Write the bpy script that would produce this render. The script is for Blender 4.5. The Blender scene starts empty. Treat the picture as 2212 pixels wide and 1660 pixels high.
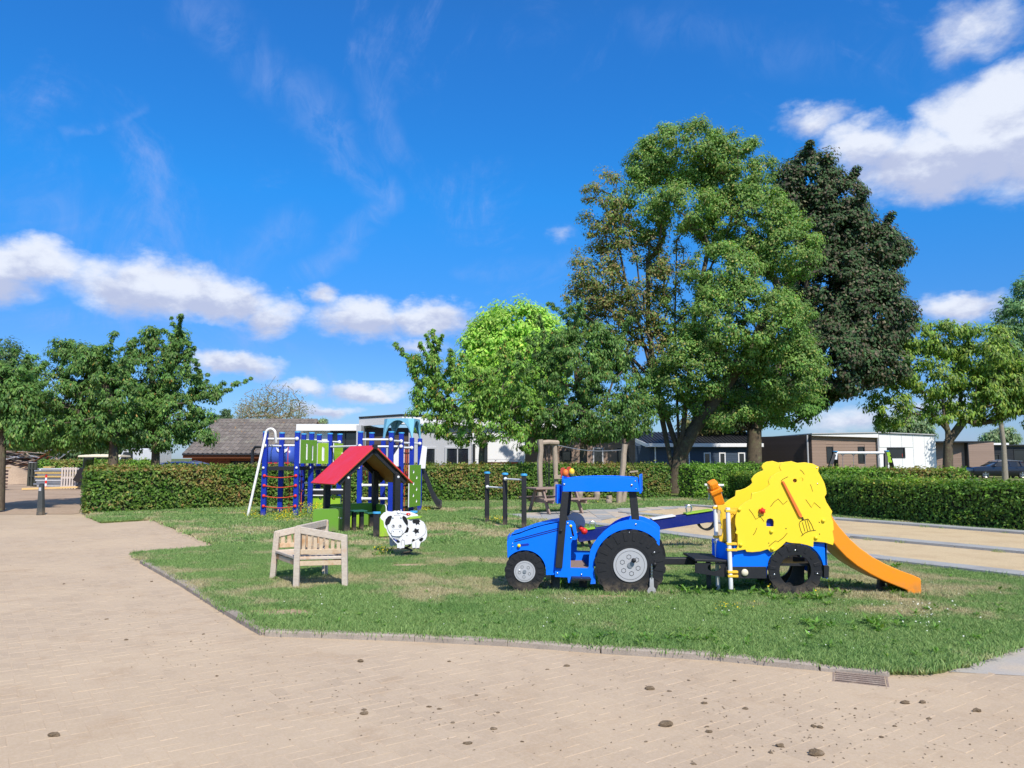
import bpy, bmesh, math, random
import numpy as np
from mathutils import Vector, Matrix, noise as mnoise
from mathutils.geometry import tessellate_polygon
random.seed(7); RNG = np.random.default_rng(11)
R = math.radians
scn = bpy.context.scene
COL = scn.collection
# ------------------------------------------------------------------ camera
PITCH = R(5.5); F = 1660.0; CX, CY = 1106.0, 830.0; CH = 1.62
cam_d = bpy.data.cameras.new("camera"); cam = bpy.data.objects.new("camera", cam_d); COL.objects.link(cam)
cam.location = (0, 0, CH); cam.rotation_euler = (R(90) + PITCH, 0, 0)
cam_d.sensor_width = 36; cam_d.lens = 36 * F / 2212; cam_d.clip_start = .1; cam_d.clip_end = 3000
scn.camera = cam
# ------------------------------------------------------------------ light
SUN_EL = R(47); SUN_AZ = R(21)          # azimuth: to the right of straight behind the camera
sunv = Vector((math.sin(SUN_AZ) * math.cos(SUN_EL), -math.cos(SUN_AZ) * math.cos(SUN_EL), math.sin(SUN_EL)))
sl = bpy.data.lights.new("sun", 'SUN'); sl.energy = 4.6; sl.angle = R(.53); sl.color = (1, .93, .82)
so = bpy.data.objects.new("sun", sl); COL.objects.link(so); so.rotation_euler = sunv.to_track_quat('Z', 'Y').to_euler()
scn.view_settings.view_transform = 'Standard'; scn.view_settings.look = 'None'
scn.view_settings.exposure = 0.2; scn.view_settings.gamma = 1; scn.view_settings.use_curve_mapping = False
scn.render.engine = 'CYCLES'

def ray(u, v):
    x = (u - CX) / F; y = -(v - CY) / F
    return Vector((x, math.cos(PITCH) - y * math.sin(PITCH), math.sin(PITCH) + y * math.cos(PITCH)))
def at(u, v, Y):                         # point of the place at distance Y that stands at photo position u, v
    d = ray(u, v); s = Y / d.y
    return Vector((d.x * s, Y, CH + d.z * s))
def G(u, v, z=0.0):                      # point on the ground
    d = ray(u, v); s = (z - CH) / d.z
    return Vector((d.x * s, d.y * s, z))

# ------------------------------------------------------------------ node helpers
class NT:
    def __init__(s, tree): s.t = tree; s.n = tree.nodes; s.l = tree.links
    def new(s, typ, **kw):
        n = s.n.new(typ)
        for k, v in kw.items():
            if k.startswith('i_'):
                key = k[2:]; key = int(key) if key.isdigit() else key.replace('_', ' ')
                if hasattr(v, 'is_output') or isinstance(v, bpy.types.NodeSocket): s.l.new(v, n.inputs[key])
                else: n.inputs[key].default_value = v
            else: setattr(n, k, v)
        return n
    def sock(s, v, inp):
        if isinstance(v, bpy.types.NodeSocket): s.l.new(v, inp)
        else: inp.default_value = v
    def math(s, op, a, b=0.0, c=0.0, clamp=False):
        n = s.n.new('ShaderNodeMath'); n.operation = op; n.use_clamp = clamp
        s.sock(a, n.inputs[0]); s.sock(b, n.inputs[1]); s.sock(c, n.inputs[2]); return n.outputs[0]
    def mix(s, f, a, b, mode='MIX'):
        n = s.n.new('ShaderNodeMix'); n.data_type = 'RGBA'; n.blend_type = mode
        s.sock(f, n.inputs[0])
        for v, i in ((a, 6), (b, 7)):
            if isinstance(v, bpy.types.NodeSocket): s.l.new(v, n.inputs[i])
            else: n.inputs[i].default_value = tuple(v) + ((1,) if len(v) == 3 else ())
        return n.outputs[2]
    def noise(s, vec, scale, detail=4, rough=.55, dist=0, out=0):
        n = s.n.new('ShaderNodeTexNoise')
        if vec is not None: s.l.new(vec, n.inputs['Vector'])
        n.inputs['Scale'].default_value = scale; n.inputs['Detail'].default_value = detail
        n.inputs['Roughness'].default_value = rough; n.inputs['Distortion'].default_value = dist
        return n.outputs[out]
    def ramp(s, v, lo, hi, a=0.0, b=1.0, smooth=True):
        n = s.n.new('ShaderNodeMapRange'); n.interpolation_type = 'SMOOTHSTEP' if smooth else 'LINEAR'
        s.sock(v, n.inputs[0]); n.inputs[1].default_value = lo; n.inputs[2].default_value = hi
        n.inputs[3].default_value = a; n.inputs[4].default_value = b; return n.outputs[0]
    def pos(s): return s.n.new('ShaderNodeNewGeometry').outputs['Position']
    def obj(s): return s.n.new('ShaderNodeTexCoord').outputs['Object']
    def vmul(s, v, m):
        n = s.n.new('ShaderNodeVectorMath'); n.operation = 'MULTIPLY'; s.l.new(v, n.inputs[0]); n.inputs[1].default_value = m; return n.outputs[0]
    def bump(s, h, strength=.3, dist=.01):
        n = s.n.new('ShaderNodeBump'); s.l.new(h, n.inputs['Height']); n.inputs['Strength'].default_value = strength
        n.inputs['Distance'].default_value = dist; return n.outputs[0]

MATS = {}
def mat_base(name):
    m = bpy.data.materials.new(name); m.use_nodes = True; t = NT(m.node_tree)
    b = m.node_tree.nodes['Principled BSDF']; MATS[name] = m; return m, t, b
def plastic(name, col, rough=.38, var=.06, spec=.4, metal=0.0, bscale=60, bstr=.08, dirt=.12):
    m, t, b = mat_base(name); p = t.pos()
    n1 = t.noise(p, 3.0, 4); n2 = t.noise(p, 40, 3)
    c = t.mix(t.ramp(n1, .35, .7, 0, var * 2), col, [min(1, x * .82) for x in col])
    c = t.mix(t.ramp(n2, .52, .75, 0, dirt), c, [.35 * x + .12 for x in col])
    sp = t.n.new('ShaderNodeSeparateXYZ'); t.l.new(p, sp.inputs[0])
    grime = t.math('MULTIPLY', t.ramp(sp.outputs[2], .02, .22, 1, 0), t.ramp(t.noise(p, 9, 5, .7), .35, .65))
    c = t.mix(t.math('MULTIPLY', grime, .6), c, (.22, .17, .11))
    sc = t.ramp(t.noise(t.vmul(p, (3, 3, 22)), 7, 3, .7), .70, .76, 0, .35); c = t.mix(sc, c, [min(1, x * .7 + .10) for x in col])
    t.l.new(c, b.inputs['Base Color'])
    t.l.new(t.ramp(n1, .3, .7, rough * .85, min(1, rough * 1.25)), b.inputs['Roughness'])
    b.inputs['Specular IOR Level'].default_value = spec; b.inputs['Metallic'].default_value = metal
    t.l.new(t.bump(t.noise(p, bscale, 2), bstr, .002), b.inputs['Normal'])
    return m
def wood(name, c1, c2, c3=None, rough=.8, axis=(6, 6, 60), stain=0.0, spec=.25):
    m, t, b = mat_base(name); o = t.obj()
    ob = t.n.new('ShaderNodeObjectInfo').outputs['Random']
    off = t.n.new('ShaderNodeVectorMath'); off.operation = 'ADD'; t.l.new(o, off.inputs[0])
    cmb = t.n.new('ShaderNodeCombineXYZ'); t.l.new(t.math('MULTIPLY', ob, 37.0), cmb.inputs[0]); t.l.new(cmb.outputs[0], off.inputs[1])
    g = t.noise(t.vmul(off.outputs[0], axis), 4.0, 5, .65, .6)
    c = t.mix(t.ramp(g, .3, .72), c1, c2)
    if c3: c = t.mix(t.ramp(t.noise(off.outputs[0], 4.0, 3), .5 - stain * .3, .72 - stain * .3), c, c3)
    c = t.mix(t.math('MULTIPLY', ob, .25), c, [x * .55 for x in c1])
    t.l.new(c, b.inputs['Base Color']); b.inputs['Roughness'].default_value = rough; b.inputs['Specular IOR Level'].default_value = spec
    t.l.new(t.bump(g, .5, .003), b.inputs['Normal']); return m
def leafmat(name, trans=.35, rough=.5, spec=.3):
    m, t, b = mat_base(name)
    a = t.n.new('ShaderNodeAttribute'); a.attribute_name = 'col'
    t.l.new(a.outputs['Color'], b.inputs['Base Color']); b.inputs['Roughness'].default_value = rough
    b.inputs['Specular IOR Level'].default_value = spec
    tr = t.n.new('ShaderNodeBsdfTranslucent')
    t.l.new(t.mix(1.0, a.outputs['Color'], (1.25, 1.5, .45), 'MULTIPLY'), tr.inputs['Color'])
    mx = t.n.new('ShaderNodeMixShader'); mx.inputs[0].default_value = trans
    t.l.new(b.outputs[0], mx.inputs[1]); t.l.new(tr.outputs[0], mx.inputs[2])
    t.l.new(mx.outputs[0], m.node_tree.nodes['Material Output'].inputs[0]); return m

BLUE = plastic('blue_board', (.0, .175, .95), .45, .03, spec=.25, dirt=.02)
BLUED = plastic('blue_post', (.004, .028, .36), .45)
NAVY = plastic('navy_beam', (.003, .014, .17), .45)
CAPB = plastic('cap_blue', (.06, .38, .72), .4)
YEL = plastic('yellow_board', (.93, .68, .03), .45, .02, dirt=.03)
YELO = plastic('yellow_gate', (.9, .55, .04), .45)
ORA = plastic('orange_slide', (.9, .29, .015), .35, .05)
ORAD = plastic('orange_wood', (.8, .19, .03), .5)
BLK = plastic('black_board', (.016, .017, .020), .5, dirt=.08)
TYRE = plastic('black_tyre_board', (.013, .0135, .016), .5, dirt=.05)
GRYP = plastic('grey_board', (.42, .43, .45), .4)
WHT = plastic('white_tube', (.82, .82, .8), .35)
WHTB = plastic('white_board', (.82, .82, .83), .45)
LIME = plastic('lime_board', (.30, .52, .03), .45)
GREEN = plastic('green_board', (.14, .32, .03), .45)
DKGRN = plastic('dark_green_board', (.02, .12, .08), .5)
RED = plastic('red_board', (.74, .03, .045), .45)
REDROPE = plastic('red_rope', (.55, .07, .03), .8)
BIRD = plastic('bird_red', (.42, .06, .03), .5)
BROWNB = plastic('brown_board', (.33, .14, .03), .5)
LBLUE = plastic('light_blue_shell', (.20, .50, .68), .4)
STEEL = plastic('steel', (.62, .62, .62), .28, metal=1.0)
REDP = plastic('red_plastic', (.75, .03, .02), .35)
DARKP = plastic('dark_print', (.05, .035, .01), .6)
INKP = plastic('black_print', (.01, .01, .012), .5)
GREYPOST = plastic('grey_bollard', (.055, .062, .062), .6, dirt=.5)
WALLW = plastic('white_wall_panel', (.80, .81, .82), .5, .04)
WALLG = plastic('grey_trim', (.46, .47, .50), .5)
CREAM = plastic('cream_roof', (.75, .68, .5), .45)
BLKTRIM = plastic('black_trim', (.02, .022, .026), .45)
STEELY = plastic('galvanised_pipe', (.33, .35, .38), .4, metal=.6)
TEAK = wood('weathered_teak', (.64, .555, .46), (.50, .42, .345), (.56, .36, .22), axis=(5, 5, 14), stain=-.15)
TEAKS = wood('teak_slat', (.66, .53, .38), (.56, .41, .27), (.48, .24, .09), axis=(8, 8, 12), stain=.12)
BENCHW = wood('picnic_wood', (.34, .25, .21), (.26, .18, .15), None, axis=(8, 20, 20))
LOGW = wood('log_wood', (.46, .38, .29), (.32, .25, .19), None, axis=(14, 14, 3))
PLANKY = wood('new_timber', (.78, .55, .24), (.66, .42, .17), None, axis=(3, 20, 20))
DKW = wood('dark_stained_wood', (.07, .075, .06), (.04, .045, .04), None, axis=(10, 10, 3))
PALLET = wood('pallet_wood', (.68, .60, .54), (.52, .44, .39), None, axis=(10, 10, 3))
BARK = wood('bark', (.15, .12, .085), (.07, .055, .04), (.16, .16, .09), axis=(9, 9, 2), rough=.95)
BARKL = wood('pale_bark', (.34, .31, .25), (.22, .19, .15), None, axis=(9, 9, 2), rough=.95)
CLADB = wood('brown_cladding', (.35, .255, .205), (.30, .215, .175), None, axis=(2, 2, 30), rough=.7)
CLADD = wood('dark_shade_cladding', (.10, .075, .07), (.08, .06, .055), None, axis=(2, 2, 30), rough=.7)  # dark boards: porch wall, and a chalet side wall with its shade put in
CLADN = wood('navy_cladding', (.065, .095, .14), (.055, .08, .12), None, axis=(2, 2, 30), rough=.6)
BARNW = wood('barn_boards', (.26, .09, .035), (.16, .055, .025), None, axis=(3, 3, 30))
LEAF = leafmat('leaves'); LEAFD = leafmat('dark_leaves', .25, .6, .2); GRASSM = None
def glass_mat():
    m, t, b = mat_base('window_glass'); b.inputs['Base Color'].default_value = (.015, .018, .022, 1)
    b.inputs['Roughness'].default_value = .06; b.inputs['Specular IOR Level'].default_value = .8; return m
GLASS = glass_mat()
def carpaint(name, col):
    m, t, b = mat_base(name); b.inputs['Base Color'].default_value = (*col, 1); b.inputs['Roughness'].default_value = .3
    b.inputs['Coat Weight'].default_value = .8; b.inputs['Coat Roughness'].default_value = .05; b.inputs['Metallic'].default_value = .3; return m
CARD = carpaint('dark_blue_paint', (.012, .015, .028)); CARB = carpaint('blue_paint', (.03, .06, .2)); CARW = carpaint('white_paint', (.75, .75, .74))
def tile_mat():
    m, t, b = mat_base('roof_tile'); p = t.pos(); ob = t.n.new('ShaderNodeObjectInfo').outputs['Random']
    c = t.mix(ob, (.125, .108, .096), (.19, .165, .148))
    c = t.mix(t.ramp(t.noise(p, 1.6, 4, .6), .52, .7, 0, .6), c, (.26, .25, .2))
    c = t.mix(t.ramp(t.noise(p, 5, 3, .6), .64, .72, 0, .8), c, (.42, .24, .08))
    t.l.new(c, b.inputs['Base Color']); b.inputs['Roughness'].default_value = .85; return m
TILE = tile_mat()

# ground colours: dry / green patches of the lawn follow one noise shared by the soil and the blades
def lawn_tone(t):
    p = t.pos()
    big = t.noise(t.vmul(p, (1, 1.15, 0)), .33, 4, .6); mid = t.noise(t.vmul(p, (1, 1, 0)), 1.3, 3, .6)
    sp = t.n.new('ShaderNodeSeparateXYZ'); t.l.new(p, sp.inputs[0]); y = sp.outputs[1]
    wet = t.math('ADD', t.ramp(y, 7.6, 9.4, -.075, .008), t.ramp(y, 15, 20, 0, -.03))      # the lawn is watered by the paving run-off along its front edge
    return t.math('ADD', wet, t.math('ADD', t.math('MULTIPLY', big, .65), t.math('MULTIPLY', mid, .35))), p
def lawn_mat():
    m, t, b = mat_base('lawn_soil'); n, p = lawn_tone(t); fine = t.noise(p, 28, 4, .7); f2 = t.noise(p, 120, 2, .6)
    c = t.mix(t.ramp(fine, .35, .65), (.09, .13, .03), (.17, .21, .07))
    c = t.mix(t.ramp(n, .475, .58), c, (.40, .32, .19)); c = t.mix(t.ramp(f2, .4, .7, 0, .5), c, (.10, .10, .04))
    t.l.new(c, b.inputs['Base Color']); b.inputs['Roughness'].default_value = .95; b.inputs['Specular IOR Level'].default_value = .1
    t.l.new(t.bump(fine, .8, .03), b.inputs['Normal']); return m
LAWN = lawn_mat()
def grass_mat():
    m, t, b = mat_base('grass_blade'); n, p = lawn_tone(t)
    rnd = t.n.new('ShaderNodeObjectInfo').outputs['Random']; a = t.n.new('ShaderNodeAttribute'); a.attribute_name = 'rnd'
    v = t.math('FRACT', t.math('ADD', rnd, a.outputs['Fac']))
    g = t.mix(v, (.16, .30, .08), (.33, .46, .16))
    dry = t.mix(v, (.60, .50, .32), (.42, .43, .21))
    dk = t.noise(t.vmul(p, (1, 1, 0)), .8, 3)
    g = t.mix(t.ramp(dk, .5, .68, 0, .5), g, (.12, .27, .07))
    dd = t.math('ADD', n, t.math('MULTIPLY', t.math('SUBTRACT', v, .5), .06))
    c = t.mix(t.ramp(dd, .485, .565), g, dry)
    t.l.new(c, b.inputs['Base Color']); b.inputs['Roughness'].default_value = .55; b.inputs['Specular IOR Level'].default_value = .25
    tr = t.n.new('ShaderNodeBsdfTranslucent'); t.l.new(c, tr.inputs[0])
    mx = t.n.new('ShaderNodeMixShader'); mx.inputs[0].default_value = .3
    t.l.new(b.outputs[0], mx.inputs[1]); t.l.new(tr.outputs[0], mx.inputs[2]); t.l.new(mx.outputs[0], m.node_tree.nodes['Material Output'].inputs[0])
    return m
GRASSM = grass_mat()
def paver_mats():
    out = []
    for name, sandy in (('paver', 0), ('joint_sand', 1), ('far_paving', 2)):
        m, t, b = mat_base(name); p = t.pos()
        grain = t.noise(p, 220, 3, .7); gr2 = t.noise(p, 60, 3, .6)
        rnd = t.n.new('ShaderNodeObjectInfo').outputs['Random']; a = t.n.new('ShaderNodeAttribute'); a.attribute_name = 'rnd'
        v = t.math('FRACT', t.math('ADD', rnd, a.outputs['Fac']))
        brick = t.mix(v, (.43, .335, .236), (.485, .38, .268))
        sand = (.53, .415, .285)
        base = t.mix(t.ramp(t.noise(p, .55, 5, .6), .42, .62, 0, .75), brick, sand) if sandy != 1 else t.mix(0.0, (.50, .39, .27), (.50, .39, .27))
        # broad sandy patches painting in the lens falloff, and dirt spots of the vehicles
        base = t.mix(t.ramp(t.noise(t.vmul(p, (1, .6, 1)), .28, 4, .6), .45, .62, 0, .30), base, (.42, .31, .20))
        base = t.mix(t.ramp(t.noise(t.vmul(p, (1, 1, 1)), 1.7, 5, .65), .52, .72, 0, .5), base, (.38, .27, .17))
        base = t.mix(t.ramp(t.noise(t.vmul(p, (1.0, 1.6, 1)), 4.5, 4, .6, .5), .66, .76, 0, .6), base, (.27, .19, .125))
        base = t.mix(t.ramp(gr2, .35, .75, 0, .22), base, (.70, .58, .47)); base = t.mix(t.ramp(grain, .3, .7, 0, .25), base, (.30, .22, .17))
        t.l.new(base, b.inputs['Base Color']); b.inputs['Roughness'].default_value = .9; b.inputs['Specular IOR Level'].default_value = .2
        t.l.new(t.bump(grain, .35, .003), b.inputs['Normal']); out.append(m)
    return out
PAVER, SANDJ, FARPAVE = paver_mats()
def ground_mat(name, c1, c2, c3, s1=1.0, s2=40, thr=(.45, .65), bump=.4):
    m, t, b = mat_base(name); p = t.pos(); n1 = t.noise(p, s1, 5, .6); n2 = t.noise(p, s2, 4, .7)
    c = t.mix(t.ramp(n1, *thr), c1, c2); c = t.mix(t.ramp(n2, .4, .7, 0, .6), c, c3)
    t.l.new(c, b.inputs['Base Color']); b.inputs['Roughness'].default_value = .95; b.inputs['Specular IOR Level'].default_value = .15
    t.l.new(t.bump(n2, bump, .01), b.inputs['Normal']); return m
LANE = ground_mat('shell_grit', (.58, .46, .29), (.52, .40, .25), (.38, .29, .18), 1.5, 45, bump=.9)
CONC = ground_mat('concrete', (.36, .37, .37), (.30, .30, .30), (.24, .24, .23), 1.5, 60)
KERBM = ground_mat('kerb_concrete', (.37, .32, .27), (.30, .26, .22), (.22, .19, .16), 3, 90)
GREYPAVE = ground_mat('grey_paving', (.42, .39, .36), (.52, .43, .33), (.33, .31, .28), .9, 60)
DIRT = ground_mat('yard_dirt', (.42, .31, .22), (.33, .24, .17), (.26, .19, .13), .35, 12)
FIELD = ground_mat('field', (.10, .14, .04), (.16, .17, .07), (.08, .11, .03), .1, 3)
MUD = ground_mat('mud', (.19, .14, .09), (.26, .20, .14), (.10, .075, .05), 20, 120, bump=1)
RUST = ground_mat('rusty_iron', (.30, .23, .19), (.36, .29, .24), (.18, .13, .11), 12, 90)

# ------------------------------------------------------------------ world: sky with clouds
w = bpy.data.worlds.new("World"); scn.world = w; w.use_nodes = True
def build_world():
    t = NT(w.node_tree); t.n.clear()
    outn = t.n.new('ShaderNodeOutputWorld'); bg = t.n.new('ShaderNodeBackground'); t.l.new(bg.outputs[0], outn.inputs[0])
    sky = t.n.new('ShaderNodeTexSky'); sky.sky_type = 'NISHITA'; sky.sun_disc = False
    sky.sun_elevation = SUN_EL; sky.sun_rotation = math.atan2(sunv.x, sunv.y); sky.air_density = 1.0; sky.dust_density = .25; sky.ozone_density = 2.2; sky.altitude = 0
    hs = t.n.new('ShaderNodeHueSaturation'); hs.inputs['Saturation'].default_value = 1.22; hs.inputs['Value'].default_value = 1.0
    t.l.new(sky.outputs[0], hs.inputs['Color'])
    skyc = hs.outputs[0]
    tc = t.n.new('ShaderNodeTexCoord'); g = tc.outputs['Generated']
    sp = t.n.new('ShaderNodeSeparateXYZ'); t.l.new(g, sp.inputs[0])
    az = t.math('ARCTAN2', sp.outputs[0], sp.outputs[1]); el = t.math('ARCSINE', sp.outputs[2])
    cr = t.n.new('ShaderNodeValToRGB'); t.l.new(el, cr.inputs[0]); cr.color_ramp.elements.remove(cr.color_ramp.elements[1])
    for i, (p, c) in enumerate(((0, (.45, .62, 1.05)), (.06, (.45, .68, 1.12)), (.14, (.40, .72, 1.18)), (.33, (.28, 1.12, 1.66)), (.53, (.40, 1.18, 1.78)), (1, (.9, 1.05, 1.2)))):
        e = cr.color_ramp.elements[0] if i == 0 else cr.color_ramp.elements.new(p); e.position = p; e.color = tuple(x / 2 for x in c) + (1,)
    skyc = t.mix(1.0, t.mix(1.0, skyc, cr.outputs[0], 'MULTIPLY'), (2, 2, 2), 'MULTIPLY')
    cv = t.n.new('ShaderNodeCombineXYZ'); t.l.new(az, cv.inputs[0]); t.l.new(t.math('MULTIPLY', el, 1.6), cv.inputs[1])
    cvec = cv.outputs[0]
    wx = t.math('SUBTRACT', t.noise(cvec, 9, 5, .6), .5); wo = t.n.new('ShaderNodeVectorMath'); wo.operation = 'ADD'
    wy = t.math('SUBTRACT', t.noise(t.vmul(cvec, (1, 1, 1)), 13.7, 5, .6), .5)
    azw = t.math('ADD', az, t.math('MULTIPLY', wx, .11)); elw = t.math('ADD', el, t.math('MULTIPLY', wy, .055))
    # (u, v, ru, rv, strength) of each cumulus in the photograph turned into azimuth / elevation
    C = [(60, 570, 120, 48, 1), (-120, 590, 160, 55, 1), (330, 625, 165, 60, 1), (480, 650, 120, 48, 1), (585, 685, 75, 38, .75), (690, 640, 45, 30, .7),
         (790, 690, 115, 48, 1), (930, 690, 110, 38, .85), (510, 788, 105, 30, 1), (650, 840, 70, 22, .8), (790, 845, 80, 22, .95), (690, 885, 90, 16, .8),
         (1760, 262, 85, 34, .65), (1870, 310, 90, 50, .9), (1990, 350, 130, 72, 1.1), (2150, 290, 130, 95, 1.2), (2190, 200, 90, 60, 1), (2110, 60, 100, 55, .55),
         (2320, 300, 160, 110, 1.1), (2075, 672, 95, 34, .9), (1850, 905, 130, 28, .55), (2010, 880, 110, 24, .5), (1215, 505, 45, 22, .3), (905, 745, 70, 22, .5)]
    M = None; H = None
    for (u, v, ru, rv, st) in C:
        d = ray(u, v).normalized(); a0 = math.atan2(d.x, d.y); e0 = math.asin(d.z)
        da = t.math('DIVIDE', t.math('SUBTRACT', azw, a0), ru / F * 1.25); de = t.math('DIVIDE', t.math('SUBTRACT', elw, e0), rv / F * 1.25)
        r2 = t.math('ADD', t.math('MULTIPLY', da, da), t.math('MULTIPLY', de, de))
        k = t.math('MULTIPLY', t.math('SUBTRACT', 1.0, t.math('SQRT', r2)), st)
        k = t.math('MAXIMUM', k, 0)
        hh = t.math('MULTIPLY', k, de)
        M = k if M is None else t.math('MAXIMUM', M, k)
        H = hh if H is None else t.math('ADD', H, hh)
    # unseen clouds behind and overhead, cover thickened to whiten the bluish skylight
    rest = t.ramp(t.noise(t.vmul(cvec, (1, 1.5, 1)), 2.6, 6, .55), .50, .62); back = t.ramp(t.math('MAXIMUM', t.math('ABSOLUTE', az), el), .72, 1.0)
    rest = t.math('MULTIPLY', t.math('MULTIPLY', rest, back), t.ramp(el, .02, .2))
    M = t.math('MAXIMUM', M, rest)
    fine = t.noise(cvec, 22, 7, .62, .3); edge = t.math('ADD', M, t.math('MULTIPLY', t.math('SUBTRACT', fine, .5), t.math('MULTIPLY', t.ramp(M, 0, .12), .55)))
    mask = t.ramp(edge, .01, .62, 0, .95)
    lit = t.math('ADD', t.math('MULTIPLY', H, .9), t.math('ADD', t.math('MULTIPLY', t.noise(cvec, 16, 6, .6), 1.5), -.35))
    cc = t.mix(t.ramp(lit, .12, .62), (4.6, 5.1, 6.9), (7.5, 7.9, 8.8))
    # thin cirrus veils
    ci = t.noise(t.vmul(cvec, (1.3, 1.0, 1)), 2.2, 8, .65, 1.3); ci2 = t.noise(t.vmul(cvec, (3.5, 1.0, 1)), 3.1, 7, .7, .6)
    cir = t.math('MULTIPLY', t.ramp(ci, .5, .72), t.ramp(ci2, .36, .7, 0, .55))
    skyc = t.mix(cir, skyc, (3.6, 4.6, 8.0))
    wsx = t.math('MULTIPLY', t.math('SUBTRACT', t.noise(cvec, 5, 4, .55), .5), .10); wsy = t.math('MULTIPLY', t.math('SUBTRACT', t.noise(t.vmul(cvec, (1, 1, 1)), 6.3, 4, .55), .5), .10); V = None
    azs = t.math('ADD', az, wsx); els = t.math('ADD', el, wsy)
    for (u0, v0, u1, v1, wd, st) in ((430, 20, 700, 250, 75, .55), (690, 240, 850, 430, 50, .8), (850, 430, 650, 600, 38, .7), (660, 470, 470, 600, 60, .45), (150, 300, 300, 235, 14, .5), (780, 90, 830, 320, 45, .45), (1000, 600, 1250, 560, 40, .35), (-50, 440, 250, 480, 60, .4), (1400, 40, 2000, 130, 70, .25)):
        p = []
        for (u, v) in ((u0, v0), (u1, v1)): d = ray(u, v).normalized(); p.append((math.atan2(d.x, d.y), math.asin(d.z)))
        (ax_, ay_), (bx_, by_) = p; dx_, dy_ = bx_ - ax_, by_ - ay_; LL = dx_ * dx_ + dy_ * dy_
        px, py = t.math('SUBTRACT', azs, ax_), t.math('SUBTRACT', els, ay_)
        f = t.math('DIVIDE', t.math('ADD', t.math('MULTIPLY', px, dx_), t.math('MULTIPLY', py, dy_)), LL, clamp=True)
        qx, qy = t.math('SUBTRACT', px, t.math('MULTIPLY', f, dx_)), t.math('SUBTRACT', py, t.math('MULTIPLY', f, dy_))
        dist = t.math('SQRT', t.math('ADD', t.math('MULTIPLY', qx, qx), t.math('MULTIPLY', qy, qy))); k = t.ramp(dist, 0, wd / F, st, 0)
        V = k if V is None else t.math('MAXIMUM', V, k)
    fib = t.ramp(t.noise(t.vmul(cvec, (2.2, 1, 1)), 9, 7, .65, .8), .3, .75)
    skyc = t.mix(t.math('MULTIPLY', t.math('MULTIPLY', V, fib), .42), skyc, (3.6, 4.7, 8.0))
    # pale band above the horizon
    t.l.new(t.mix(mask, skyc, cc), bg.inputs[0]); bg.inputs[1].default_value = .1
build_world()

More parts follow.
